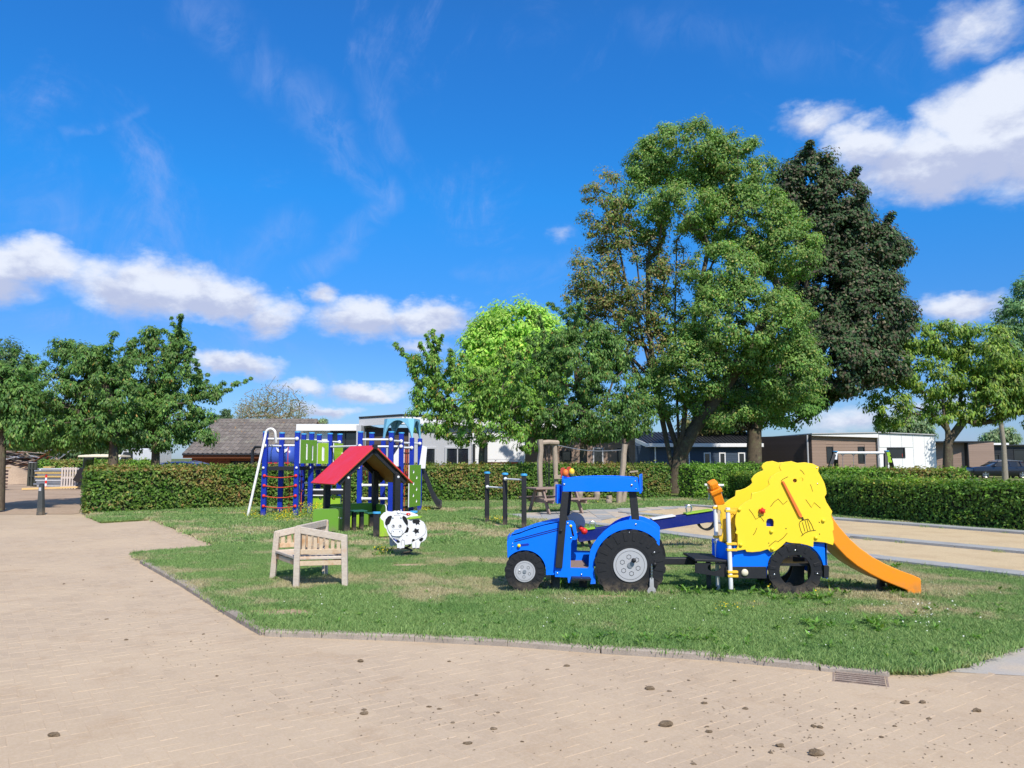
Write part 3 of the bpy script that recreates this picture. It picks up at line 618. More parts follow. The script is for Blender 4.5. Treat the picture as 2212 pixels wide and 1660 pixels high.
def weeds():
    spots = []
    def cl(u0, u1, v0, v1, n, s): spots.extend([(G(random.uniform(u0, u1), random.uniform(v0, v1)), s * random.uniform(.7, 1.3)) for _ in range(n)])
    cl(1095, 1225, 1262, 1276, 16, .10); cl(1430, 1660, 1268, 1292, 34, .10); cl(1660, 1800, 1290, 1302, 16, .09); cl(1780, 1860, 1268, 1292, 10, .10); cl(1920, 1962, 1275, 1290, 9, .11)
    cl(1730, 1960, 1345, 1372, 18, .10); cl(1200, 1560, 1378, 1400, 26, .07); cl(900, 1560, 1300, 1395, 40, .055); cl(1560, 2150, 1310, 1430, 50, .065); cl(620, 1100, 1240, 1362, 26, .05)
    cl(700, 1090, 1110, 1220, 40, .07); cl(300, 620, 1190, 1330, 20, .05); cl(1870, 1950, 1230, 1245, 6, .12); cl(1900, 2200, 1240, 1330, 14, .07); cl(800, 870, 1180, 1205, 10, .06); cl(1440, 1545, 1170, 1240, 14, .07)
    C = []; N = []; T = []; L = []; W = []
    bad = off_lawn(np.array([[p.x, p.y] for p, _ in spots])); spots = [q for q, b_ in zip(spots, bad) if not b_]
    for p, s in spots:
        for k in range(random.randint(14, 24)):
            a = random.uniform(0, 6.28); e = random.uniform(.15, .9); d = Vector((math.cos(a) * math.cos(e), math.sin(a) * math.cos(e), math.sin(e))); l = s * random.uniform(.4, .95)
            C.append(p + d * l * .55 + Vector((0, 0, .01 + random.random() * s * .5))); N.append(Vector((-math.cos(a) * math.sin(e), -math.sin(a) * math.sin(e), math.cos(e))) + Vector((random.gauss(0, .2), random.gauss(0, .2), 0))); T.append(d); L.append(l); W.append(l * random.uniform(.22, .42))
    C, N, T = (np.array([tuple(v) for v in q]) for q in (C, N, T))
    leaves('weeds', C, unit(N), T, np.array(L), np.array(W), palette(len(C), [(.085, .17, .03), (.06, .13, .025), (.13, .21, .05)], [3, 2, 1.4]), LEAF, None, (0, 0, 0), 'stuff')
weeds()
def flowers():
    C = []; N = []; col = []; S = []
    def cl(u0, u1, v0, v1, n, h0, h1, c, s):
        for _ in range(n):
            p = G(random.gauss((u0 + u1) / 2, (u1 - u0) / 4), random.uniform(v0, v1)); z = random.uniform(h0, h1); C.append((p.x, p.y, z)); N.append((random.gauss(0, .35), -.35 + random.gauss(0, .35), 1)); col.append(c); S.append(s * random.uniform(.7, 1.3))
    Yc = (.80, .60, .02); Wc = (.85, .85, .85)
    cl(585, 650, 1110, 1124, 260, .03, .2, Yc, .035); cl(640, 712, 1100, 1124, 420, .03, .42, Yc, .035); cl(526, 575, 1105, 1122, 140, .02, .12, Yc, .03); cl(560, 640, 1118, 1128, 120, .02, .1, Yc, .03)
    cl(806, 845, 1188, 1204, 45, .03, .12, Yc, .03); cl(905, 935, 1100, 1106, 60, .03, .12, Yc, .04); cl(1050, 1092, 1124, 1132, 60, .03, .14, Yc, .035); cl(1180, 1420, 1076, 1090, 90, .03, .12, Yc, .04)
    cl(1530, 1625, 1312, 1336, 22, .05, .1, Yc, .018); cl(350, 540, 1098, 1112, 40, .02, .08, Yc, .03); cl(1755, 1800, 1275, 1300, 3, .08, .12, Yc, .03); cl(1650, 1680, 1278, 1290, 3, .08, .12, Yc, .03); cl(1250, 1310, 1150, 1230, 12, .03, .06, Yc, .025)
    cl(1500, 2200, 1260, 1420, 60, .04, .07, Wc, .016); cl(1930, 2080, 1310, 1360, 30, .04, .07, Wc, .018); cl(1000, 1500, 1290, 1370, 25, .04, .06, Wc, .014); cl(480, 560, 1140, 1160, 25, .03, .06, Wc, .016); cl(600, 1000, 1280, 1350, 16, .03, .06, Wc, .014)
    C = np.array(C, float); N = unit(np.array(N, float)); S = np.array(S); T = RNG.normal(0, 1, C.shape); col = np.array(col) * (1 + RNG.normal(0, .1, (len(C), 1)))
    for nm, sel in (('yellow_flowers', col[:, 2] < .3), ('daisies', col[:, 2] >= .3)):
        leaves(nm, C[sel], N[sel], T[sel], S[sel], S[sel] * .9, np.clip(col[sel], 0, .95), LEAF, None, (0, 0, 0), 'stuff')
    # green stems and leaves of the yellow clumps
    sel = (col[:, 2] < .3) & (S > .024); Cs = C[sel]; rep = np.repeat(Cs, 3, 0); z = rep[:, 2] * RNG.uniform(.2, .95, len(rep)); rep = rep + RNG.normal(0, .03, rep.shape); rep[:, 2] = z
    leaves('flower_foliage', rep, unit(RNG.normal(0, 1, rep.shape)), RNG.normal(0, .4, rep.shape) + [0, 0, 1.0], np.full(len(rep), .09), np.full(len(rep), .018), palette(len(rep), [(.11, .2, .04), (.2, .24, .07)], [2, 1]), LEAF, None, (0, 0, 0), 'stuff')
flowers()
# clods of dried mud on the paving
def clods():
    big = [(779, 1430, .05, 'dark clod of mud on the paving, nearest the kerb left of the tractor'), (1405, 1490, .055, 'brown clod of mud on the paving in front of the tractor'), (1440, 1568, .07, 'flat wide clod of dried mud on the paving below the tractor'),
           (1762, 1631, .07, 'large dark clod of mud on the paving at the bottom edge of the photo'), (1969, 1445, .06, 'brown lump of earth lying at the end of the kerb by the drain'), (117, 1590, .06, 'long dark splinter of mud at the lower left corner'),
           (1955, 1520, .05, 'dark clod of mud on the paving below the grey path'), (1685, 1613, .04, 'small dark lump of mud above the largest clod'), (787, 1543, .045, 'squarish clod of mud on the middle of the paving'), (1993, 1519, .04, 'crumbly clod of mud right of the drain'), (2110, 1537, .045, 'dark lump of mud near the right edge of the paving')]
    k = 0
    def one(p, r, sq):
        bm = bmesh.new(); bmesh.ops.create_icosphere(bm, subdivisions=2, radius=r)
        o = Vector((random.random() * 50, 0, 0))
        for v in bm.verts:
            n = mnoise.noise(v.co / r * 1.3 + o) * .5 + mnoise.noise(v.co / r * 4 + o) * .25; v.co *= 1 + n; v.co.x *= sq[0]; v.co.y *= sq[1]; v.co.z *= sq[2]
        me = bpy.data.meshes.new('mud_clod'); bm.to_mesh(me); bm.free(); me.materials.append(MUD); ob = bpy.data.objects.new('mud_clod', me); COL.objects.link(ob); ob.location = (p.x, p.y, -.04 + r * sq[2] * .55); return ob
    for u, v, r, lab in big: tag(one(G(u, v, -.04), r * .55, (1.1, .8, .5)), lab, 'clod', 'clods of dried mud on the paving')
    rr = random.Random(5)
    lanes = [((60, 1230), (620, 1500)), ((620, 1500), (1100, 1560)), ((1000, 1420), (1900, 1540)), ((1500, 1540), (2150, 1560)), ((100, 1180), (420, 1400)), ((1180, 1600), (2212, 1640)), ((250, 1100), (500, 1170))]
    for i in range(60):
        a, b = rr.choice(lanes); f = rr.random(); u = a[0] + (b[0] - a[0]) * f + rr.gauss(0, 45); v = a[1] + (b[1] - a[1]) * f + rr.gauss(0, 22); p = G(u, max(v, 1125), -.04)
        if inpoly(np.array([[p.x, p.y]]), lawn_poly)[0]: continue
        r = rr.choice((.006, .008, .010, .012, .017)) * (1.3 if v < 1250 else 1); tag(one(p, r, (rr.uniform(.9, 1.5), rr.uniform(.8, 1.2), .45)), 'small crumb of dried mud scattered on the brick paving', 'clod', 'crumbs of mud on the paving')
    C = []; 
    for i in range(900):
        a, b = rr.choice(lanes); f = rr.random(); u = a[0] + (b[0] - a[0]) * f + rr.gauss(0, 90); v = a[1] + (b[1] - a[1]) * f + rr.gauss(0, 50); p = G(u, max(v, 1120), -.036); C.append(tuple(p))
    C = np.array(C); C = C[~inpoly(C, lawn_poly)]; n = len(C)
    leaves('mud_crumbs', C, unit(np.column_stack([RNG.normal(0, .3, (n, 2)), np.ones(n)])), RNG.normal(0, 1, (n, 3)), RNG.uniform(.008, .022, n), RNG.uniform(.006, .016, n), palette(n, [(.17, .12, .08), (.28, .21, .14), (.08, .06, .04), (.7, .65, .55)], [3, 3, 2, .5]), MUD, None, (0, 0, 0), 'stuff')
clods()

# ------------------------------------------------------------------ trees
def grow(nodes, tips, step, r_tip, trunk_r, up=.25, power=.42, wig=.12):
    """joins every tip to the nearest branch; nodes = trunk polyline [(p, parent)]"""
    P = [np.array(p, float) for p, _ in nodes]; par = [q for _, q in nodes]; base = P[-1] if len(P) > 1 else P[0]
    order = np.argsort([np.linalg.norm(t - np.array(P[len(P) // 2])) for t in tips]); A = np.array(P); tipidx = []
    cap = len(P) + len(tips) * 14; buf = np.zeros((cap, 3)); buf[:len(P)] = A; n = len(P); hz = P[0][2] + 1.2
    for i in order:
        t = tips[i]; d = buf[:n] - t; dist = np.sqrt((d ** 2).sum(1)); cost = dist + .9 * np.clip(buf[:n, 2] - t[2] + .2 * dist, 0, None); cost[buf[:n, 2] < hz] += 50 if n > 3 else 0
        j = int(np.argmin(cost)); a = buf[j].copy(); L = np.linalg.norm(t - a); k = max(1, min(10, int(round(L / step)))); prev = j
        for q in range(1, k + 1):
            f = q / k; p = a + (t - a) * f; p[2] += up * L * (f * (1 - f)) * (-1 if up < 0 else 1) * .9; p = p + (RNG.normal(0, wig * L / k, 3) if q < k else 0)
            buf[n] = p; par.append(prev); prev = n; n += 1
        tipidx.append(prev)
    w = np.zeros(n)
    for i in tipidx: w[i] += 1
    for i in range(n - 1, 0, -1): w[par[i]] += w[i]
    r = r_tip * np.maximum(w, 1) ** power; r = r * (trunk_r / r[0]) ** (np.clip(np.log(np.maximum(w, 1)) / math.log(w[0]), 0, 1) ** 5)
    return buf[:n], par, r
def limbs(name, B, par, r, mat, parent, base, flare=1.35, n=6):
    P0, P1, R0, R1 = [], [], [], []
    for i in range(1, len(B)):
        j = par[i]; P0.append(B[j]); P1.append(B[i]); R0.append(min(r[j], r[i] * 1.35)); R1.append(r[i])
    P0 = np.array(P0); P1 = np.array(P1); R0 = np.array(R0); R1 = np.array(R1); R0[0] = R1[0] * flare; d = unit(P1 - P0); ref = np.where(np.abs(d[:, 2:3]) > .9, [[1, 0, 0]], [[0, 0, 1]]); x = unit(np.cross(d, ref)); y = np.cross(d, x)
    a = np.arange(n) * 2 * math.pi / n; ca, sa = np.cos(a)[None, :, None], np.sin(a)[None, :, None]; ring = x[:, None] * ca + y[:, None] * sa; ex = d * np.minimum(R1, .06)[:, None]
    V = np.concatenate([(P0[:, None] + ring * R0[:, None, None]), ((P1 + ex)[:, None] + ring * R1[:, None, None])], 1).reshape(-1, 3)
    k = np.arange(n); f = np.stack([k, (k + 1) % n, (k + 1) % n + n, k + n], 1); Fq = (np.arange(len(P0))[:, None, None] * 2 * n + f[None]).reshape(-1, 4)
    return fastmesh(name, V, Fq, mat, parent, base, smooth=True)
def pblob(u, v, Y, ru, rv, rd=None, w=1.0, pal=0):
    c = at(u, v, Y); k = Y / F / math.cos(PITCH); return (np.array(c), np.array([ru * k, (rd if rd else (ru + rv) / 2 * k), rv * k]), w, pal)
def tree(name, label, base, trunk, blobs, ntip, cr, nleaf, leafL, aspect, pals, trunk_r, group=None, bark=None, r_tip=.012, step=.9, droop=.2, mat=None, up=.25, shell=.55, sparse=None, jit=.2, cat='tree', spikes=0):
    T = Thing(name, label, cat, base, group); base = T.b
    nodes = [(np.array(base), 0)]; 
    for br in trunk:                       # list of polylines: the first starts at the base
        prev = 0
        for p in br: nodes.append((np.array(p), prev)); prev = len(nodes) - 1
    wts = np.array([(b[2] if b[2] <= 1 else b[2] * 2.2) * np.prod(b[1]) ** .72 for b in blobs]); cnt = np.maximum(3, (ntip * wts / wts.sum())).astype(int); tips = []; pal = []; ctr = []
    for b, n in zip(blobs, cnt):
        d = unit(RNG.normal(0, 1, (n, 3))); q = (RNG.random(n) ** (1 / 3.0)) * (1 - shell) + shell * RNG.uniform(.7, 1.0, n) ; q = np.minimum(q, 1.03)
        t = b[0] + d * q[:, None] * b[1]; tips += list(t); pal += [b[3]] * n; ctr += [b[0]] * n
    nb = len(tips)
    for _ in range(spikes):                     # leafy shoots that stand out of the crown
        b = blobs[int(RNG.choice(len(blobs), p=wts / wts.sum()))]; d = unit(RNG.normal(0, 1, (1, 3)))[0]; d[2] = abs(d[2]) * 1.1 - .15; d /= np.linalg.norm(d); p0 = b[0] + d * b[1] * .8; Ls = RNG.uniform(.5, 1.35); dr = unit((d + [0, 0, .55])[None])[0]
        for q in np.arange(0, Ls, .16): tips.append(p0 + dr * q + RNG.normal(0, .03, 3)); pal.append(b[3]); ctr.append(p0)
    tips = np.array(tips); pal = np.array(pal); ctr = np.array(ctr)
    B, par, r = grow(nodes, tips, step, r_tip, trunk_r, up)
    limbs('trunk', B, par, r, bark or BARK, T.o, base)
    per = max(1, nleaf // len(tips)); m = len(tips) * per; idx = np.repeat(np.arange(len(tips)), per)
    if sparse is not None: keep = RNG.random(m) < np.array(sparse)[pal[idx]]; idx = idx[keep]; m = len(idx)
    d = unit(RNG.normal(0, 1, (m, 3))); q = RNG.random(m) ** .45; crs = cr * RNG.uniform(.6, 1.35, len(tips)); crs[nb:] *= .5; crs = crs[idx]
    C = tips[idx] + d * (q * crs)[:, None] * np.array([1, 1, .72]); out = unit(tips[idx] - ctr[idx] + 1e-3)
    N = unit(d * 1.05 + out * .5 + np.array([.12, -.45, .85]) + RNG.normal(0, .28, (m, 3))); Td = d * .7 + out * .4 + np.array([0, 0, -droop * 2]) + RNG.normal(0, .4, (m, 3))
    L = leafL * RNG.uniform(.65, 1.25, m); cols = np.zeros((m, 3))
    tint = 1 + RNG.normal(0, .13, (len(tips), 1))
    for k, pl in enumerate(pals):
        s = pal[idx] == k
        if s.any(): cols[s] = palette(int(s.sum()), *pl, jit=jit)
    cols = np.clip(cols * tint[idx], .004, .9)
    leaves('crown', C, N, Td, L, L * aspect, cols, mat or LEAF, T.o, base)
    return T
g1 = ([(.095, .175, .035), (.07, .135, .03), (.14, .21, .05), (.21, .21, .06)], [4, 3, 2.5, .9]); g1b = ([(.18, .14, .05), (.12, .13, .04), (.24, .17, .06), (.09, .145, .035), (.12, .09, .045)], [2, 3, .8, 5, 1.6])
dark = ([(.036, .068, .026), (.05, .045, .03), (.08, .07, .045), (.03, .058, .022), (.11, .10, .065)], [4, 1.8, 1.5, 3.4, .9]); lime = ([(.20, .33, .05), (.16, .28, .04), (.26, .36, .07)], [3, 3, 1.5])
ch = ([(.052, .112, .026), (.075, .145, .032), (.12, .175, .045), (.20, .12, .03)], [4, 3, 1.2, .1]); ch2 = ([(.10, .19, .03), (.15, .25, .045), (.07, .14, .02), (.26, .17, .04)], [3, 2, 3, .35])
rt = ([(.12, .19, .03), (.16, .21, .035), (.075, .135, .028)], [3, 2, 2.5]); wil = ([(.13, .18, .09), (.09, .14, .07), (.17, .21, .12)], [2, 2, 1])
B0 = lambda u, v, Y: Vector((at(u, v, Y).x, Y, 0))
# the big green tree with its half bare brown side
D = 36; b = B0(1462, 1010, D)
tree('maple_tree', 'tallest green tree with several stems and a thinning brown left side', b,
     [[at(1462, 985, D), at(1460, 960, D), at(1440, 900, D), at(1415, 820, D), at(1400, 700, D), at(1400, 560, D + .5)], [at(1462, 985, D), at(1466, 950, D - .3), at(1462, 850, D - .3), at(1458, 700, D - .3), at(1462, 520, D), at(1470, 380, D)],
      [at(1464, 985, D), at(1480, 955, D + .3), at(1500, 890, D + .3), at(1520, 790, D), at(1545, 650, D), at(1575, 480, D)], [at(1466, 990, D), at(1488, 945, D - .4), at(1545, 860, D - .8), at(1620, 760, D - 1), at(1680, 620, D - 1)], [at(1463, 985, D), at(1474, 940, D - .5), at(1488, 820, D - 1), at(1500, 680, D - 1), at(1530, 540, D)], [at(1400, 780, D), at(1380, 700, D), at(1350, 600, D), at(1330, 500, D), at(1320, 420, D)], [at(1402, 760, D), at(1360, 720, D + 1), at(1300, 640, D + 1), at(1260, 590, D)], [at(1410, 820, D), at(1350, 760, D), at(1280, 700, D), at(1240, 660, D)], [at(1425, 860, D), at(1370, 800, D), at(1300, 760, D)]],
     [pblob(1480, 335, D, 115, 78), pblob(1580, 370, D, 95, 85), pblob(1400, 350, D, 60, 55), pblob(1610, 480, D, 125, 90), pblob(1480, 450, D - 1.5, 85, 60, None, .8), pblob(1690, 540, D - 1, 85, 80), pblob(1560, 590, D - 2, 85, 70, None, .9), pblob(1610, 700, D - 2.2, 150, 105), pblob(1700, 800, D - 1.5, 92, 85),
      pblob(1500, 790, D - 2, 85, 72), pblob(1430, 850, D - 1, 60, 60, None, .8), pblob(1560, 880, D - 1, 90, 45, None, .6), pblob(1660, 880, D, 70, 45, None, .8),
      pblob(1310, 460, D, 62, 100, None, .55, 1), pblob(1295, 600, D, 72, 90, None, .6, 1), pblob(1370, 600, D, 90, 120, None, .45, 1), pblob(1330, 690, D, 110, 65, None, .6, 1), pblob(1290, 760, D, 90, 50, None, .5, 1), pblob(1375, 460, D, 80, 80, None, .6, 0), pblob(1440, 580, D, 60, 90, None, .45, 1), pblob(1450, 690, D, 55, 80, None, .4, 0), pblob(1260, 650, D, 50, 60, None, .7, 1), pblob(1400, 760, D, 70, 60, None, .5, 1)],
     2400, .44, 250000, .125, .62, [g1, g1b], .46, sparse=[1, .60], r_tip=.011, step=1.0, droop=.15, jit=.17, shell=.42)
D = 40; b = B0(1625, 1008, D)
tree('copper_maple_tree', 'dark copper leaved maple standing behind the right side of the big green tree', b,
     [[at(1625, 980, D), at(1628, 930, D), at(1640, 880, D), at(1690, 780, D + 1), at(1740, 640, D + 2), at(1770, 450, D + 3)], [at(1630, 930, D), at(1665, 850, D + 1), at(1760, 780, D + 2), at(1840, 680, D + 2)], [at(1620, 930, D), at(1600, 850, D), at(1590, 760, D)]],
     [pblob(1745, 385, D + 3, 62, 72), pblob(1800, 440, D + 3, 72, 70), pblob(1800, 500, D + 3, 90, 80), pblob(1870, 560, D + 3, 88, 90), pblob(1930, 540, D + 3, 42, 40), pblob(1860, 690, D + 2, 92, 110), pblob(1790, 640, D + 3, 110, 120), pblob(1800, 780, D + 1, 120, 90), pblob(1740, 850, D + 1, 95, 40), pblob(1890, 620, D + 2, 60, 50), pblob(1945, 700, D + 2, 32, 60), pblob(1700, 420, D + 3, 45, 60), pblob(1905, 790, D + 1, 60, 50),
      pblob(1620, 840, D + 1, 90, 70, None, .8), pblob(1690, 880, D, 85, 40, None, .9, 1), pblob(1560, 890, D + 1, 70, 40, None, .7)],
     1500, .56, 160000, .19, .75, [dark, ([(.05, .12, .025), (.08, .16, .03)], [1, 1])], .46, mat=LEAFD, r_tip=.014, step=1.1, shell=.65, spikes=22)
D = 58; b = B0(1110, 1005, D)
tree('lime_tree', 'round yellow green tree rising behind the chalets left of the tall trees', b, [[at(1110, 940, D), at(1112, 850, D), at(1112, 760, D)]],
     [pblob(1112, 735, D, 100, 88), pblob(1055, 775, D, 68, 85), pblob(1130, 800, D, 105, 95), pblob(1180, 750, D, 60, 80), pblob(1040, 850, D, 50, 70, None, .7)], 620, .85, 62000, .30, .5, [lime], .42, r_tip=.02, step=1.6, shell=.75)
D = 30.4; b = B0(1040, 1005, D)
tree('cherry_tree', 'low cherry tree with long bare spikes in front of the white chalet wall', b, [[at(1040, 985, D), at(1042, 960, D), at(1030, 930, D), at(1000, 890, D), at(940, 860, D), at(935, 760, D)], [at(1042, 960, D), at(1070, 925, D), at(1100, 880, D)]],
     [pblob(937, 800, D, 16, 48, None, 1.6), pblob(897, 790, D, 12, 28, None, 1.6), pblob(918, 850, D, 26, 40, None, 1.3), pblob(1000, 870, D, 80, 55), pblob(1085, 850, D, 75, 70), pblob(930, 905, D, 55, 40), pblob(1040, 930, D, 120, 35), pblob(1125, 900, D, 50, 50), pblob(985, 820, D, 35, 28, None, 1.2), pblob(1140, 955, D - 1, 30, 30)],
     420, .27, 32000, .15, .42, [ch2], .13, spikes=34, group='cherry trees round the playground', r_tip=.008, step=.7, droop=.55)
D = 31.4; b = B0(1262, 1005, D)
tree('cherry_tree', 'wide dark cherry tree directly behind the roof of the toy tractor', b, [[at(1260, 985, D), at(1262, 950, D), at(1258, 900, D), at(1245, 800, D), at(1235, 700, D)], [at(1262, 950, D), at(1300, 900, D), at(1325, 820, D)]],
     [pblob(1236, 700, D, 18, 45, None, 1.4), pblob(1200, 760, D, 60, 50), pblob(1290, 740, D, 22, 55, None, 1.3), pblob(1330, 760, D, 24, 50, None, 1.2), pblob(1240, 810, D, 90, 90), pblob(1160, 850, D, 70, 75), pblob(1320, 850, D, 85, 85), pblob(1260, 915, D, 140, 50), pblob(1375, 900, D, 45, 50), pblob(1170, 920, D, 80, 35), pblob(1290, 900, D, 120, 60)],
     600, .30, 56000, .15, .40, [ch], .17, spikes=46, group='cherry trees round the playground', r_tip=.009, step=.8, droop=.55)
D = 27; b = B0(245, 1000, D)
tree('cherry_tree', 'cherry tree with a thick trunk behind the corner of the left hedge', b, [[at(246, 960, D), at(250, 920, D), at(235, 850, D), at(190, 780, D)], [at(250, 920, D), at(160, 880, D), at(110, 820, D)]],
     [pblob(135, 760, D, 28, 28, None, 1.2), pblob(185, 775, D, 38, 35, None, 1.2), pblob(205, 800, D, 55, 60), pblob(110, 840, D, 62, 70), pblob(150, 880, D, 90, 70), pblob(245, 860, D, 75, 70), pblob(110, 930, D, 80, 50), pblob(215, 930, D, 95, 45), pblob(60, 880, D, 40, 60), pblob(260, 800, D, 30, 35), pblob(150, 950, D, 130, 30), pblob(250, 920, D, 60, 40)],
     520, .28, 50000, .13, .42, [ch], .16, spikes=36, group='cherry trees round the playground', r_tip=.008, step=.7, droop=.5)
D = 28.5; b = B0(337, 1002, D)
tree('cherry_tree', 'cherry tree with tall leafy spikes next to the tiled barn', b, [[at(337, 960, D), at(335, 920, D), at(330, 850, D), at(325, 760, D)], [at(335, 920, D), at(385, 880, D), at(420, 850, D)]],
     [pblob(326, 735, D, 13, 30, None, 1.6), pblob(388, 735, D, 16, 24, None, 1.5), pblob(368, 770, D, 20, 26, None, 1.3), pblob(292, 755, D, 14, 24, None, 1.4), pblob(320, 810, D, 60, 55), pblob(385, 830, D, 48, 55), pblob(300, 870, D, 70, 60), pblob(375, 890, D, 75, 50), pblob(445, 850, D, 32, 20, None, 1.1), pblob(330, 940, D, 90, 40), pblob(435, 905, D, 32, 25), pblob(425, 945, D, 40, 20)],
     480, .27, 46000, .135, .42, [ch], .14, spikes=36, group='cherry trees round the playground', r_tip=.008, step=.7, droop=.5)
D = 24; b = B0(2, 1010, D)
tree('cherry_tree', 'cherry tree cut off by the left edge of the photo', b, [[at(3, 960, D), at(0, 900, D), at(-5, 800, D)], [at(3, 960, D), at(30, 900, D), at(40, 840, D)]],
     [pblob(20, 830, D, 45, 50), pblob(45, 870, D, 40, 55), pblob(-10, 880, D, 60, 80), pblob(30, 930, D, 60, 40), pblob(-70, 820, D, 70, 90)], 300, .28, 28000, .13, .42, [ch], .15, spikes=16, group='cherry trees round the playground', r_tip=.008, step=.7, droop=.5)
D = 42; b = B0(2045, 1015, D)
tree('walnut_tree', 'spreading tree with thin yellow green foliage in front of the brown chalets', b,
     [[at(2046, 975, D), at(2052, 945, D), at(2040, 910, D), at(2035, 850, D), at(2050, 760, D)], [at(2048, 955, D), at(2085, 905, D), at(2130, 860, D), at(2180, 820, D)], [at(2045, 930, D), at(2010, 890, D), at(1960, 875, D), at(1910, 885, D)]],
     [pblob(1975, 730, D, 50, 42, None, .9), pblob(2050, 735, D, 70, 45, None, .9), pblob(2120, 760, D, 75, 65), pblob(2180, 830, D, 70, 80), pblob(2120, 860, D, 90, 60), pblob(1945, 800, D, 50, 50, None, .8), pblob(1920, 880, D, 48, 48, None, .9), pblob(2010, 820, D, 70, 50, None, .7), pblob(2060, 890, D, 80, 30, None, .5), pblob(2250, 850, D, 80, 90)],
     560, .48, 42000, .23, .42, [rt], .32, r_tip=.014, step=.9, droop=.5, shell=.5, up=.35)
D = 54; b = B0(2170, 1010, D)
tree('poplar_tree', 'grey green poplar with a pale trunk at the right edge of the photo', b, [[at(2168, 960, D), at(2160, 900, D), at(2175, 820, D), at(2200, 700, D)]],
     [pblob(2205, 690, D, 45, 70), pblob(2180, 760, D, 45, 60), pblob(2215, 820, D, 65, 70), pblob(2230, 640, D, 40, 50), pblob(2150, 830, D, 40, 40)], 330, .6, 26000, .24, .45, [([(.08, .15, .06), (.12, .2, .09)], [1, 1])], .15, bark=BARKL, step=1.3)
def bgtree(name, lab, u, D, blobs, pal, n, L, rt_=.25, cr=.8, ntip=150, group=None):
    b = B0(u, 1000, D); return tree(name, lab, b, [[at(u, 950, D), at(u, 900, D)]], blobs, ntip, cr, n, L, .45, [pal], rt_, group, step=1.6, shell=.6)
bgw = ([(.035, .07, .03), (.055, .1, .04), (.08, .13, .06)], [3, 3, 1])
bgtree('willow_tree', 'dark grey green willow behind the rubble at the far left', 60, 66, [pblob(10, 860, 66, 70, 110), pblob(90, 910, 66, 80, 65), pblob(-60, 930, 66, 80, 60), pblob(5, 780, 66, 26, 50), pblob(60, 955, 66, 110, 40)], bgw, 30000, .32, cr=1.1, ntip=300)
bgtree('willow_tree', 'dark shrubby willow behind the golf cart', 205, 62, [pblob(180, 930, 62, 90, 55), pblob(260, 925, 62, 70, 50), pblob(320, 940, 62, 50, 40), pblob(220, 965, 62, 120, 34)], bgw, 34000, .30, cr=1.0, ntip=220)
bgtree('willow_tree', 'pale rounded willow rising behind the white chalet', 1950, 95, [pblob(1930, 925, 95, 32, 22), pblob(1965, 915, 95, 32, 22), pblob(1990, 930, 95, 30, 18)], wil, 9000, .42, ntip=110, cr=.9)
bgtree('willow_tree', 'small pale willow behind the roof of the black chalet', 2170, 100, [pblob(2170, 945, 100, 26, 20), pblob(2145, 950, 100, 20, 14)], wil, 6000, .42, ntip=70, cr=.9)
bgtree('conifer_tree', 'far conifer tip beside the ridge of the tiled barn', 490, 90, [pblob(488, 900, 90, 9, 14), pblob(476, 908, 90, 12, 8)], bgw, 3000, .35, .15, .5, 40)
bgtree('conifer_tree', 'tiny far tree top above the white fascia of the chalet', 697, 110, [pblob(697, 912, 110, 6, 9)], wil, 900, .35, .12, .5, 16)
bgtree('oak_tree', 'low tree with dry branches between the two big trunks', 1560, 60, [pblob(1545, 915, 60, 50, 22, None, .6), pblob(1500, 920, 60, 30, 20, None, .6), pblob(1600, 905, 60, 40, 25)], ([(.10, .11, .04), (.2, .15, .07), (.06, .09, .03)], [2, 1, 2]), 8000, .3, .3, .8, 110)
def pollard():
    D = 62; b = B0(590, 1000, D); T = Thing('pollard_willow', 'nearly bare pollard willow with upright shoots behind the tiled barn', 'tree', b)
    nodes = [(np.array(b), 0), (np.array(at(588, 940, D)), 0), (np.array(at(588, 900, D)), 1)]; tips = []
    for i in range(230):
        u = random.uniform(512, 662); k = 1 - abs(u - 588) / 82; v = random.uniform(905, 905 - 18 - 82 * math.sqrt(max(k, 0)) * random.uniform(.55, 1)); p = at(u, v, D + random.uniform(-2, 2)); tips.append(np.array(p))
    B, par, r = grow(nodes, np.array(tips), .9, .016, .32, .15, wig=.05); limbs('trunk', B, par, r, BARKL, T.o, b, n=4)
    m = 5200; C = np.array(tips)[RNG.integers(0, len(tips), m)] * 1.0; C[:, 2] -= RNG.random(m) * 1.6; C[:, :2] += RNG.normal(0, .35, (m, 2)); N = unit(RNG.normal(0, 1, (m, 3))); leaves('crown', C, N, RNG.normal(0, 1, (m, 3)), np.full(m, .17), np.full(m, .06), palette(m, [(.13, .14, .06), (.2, .18, .11)], [2, 1]), LEAF, T.o, b)
pollard()

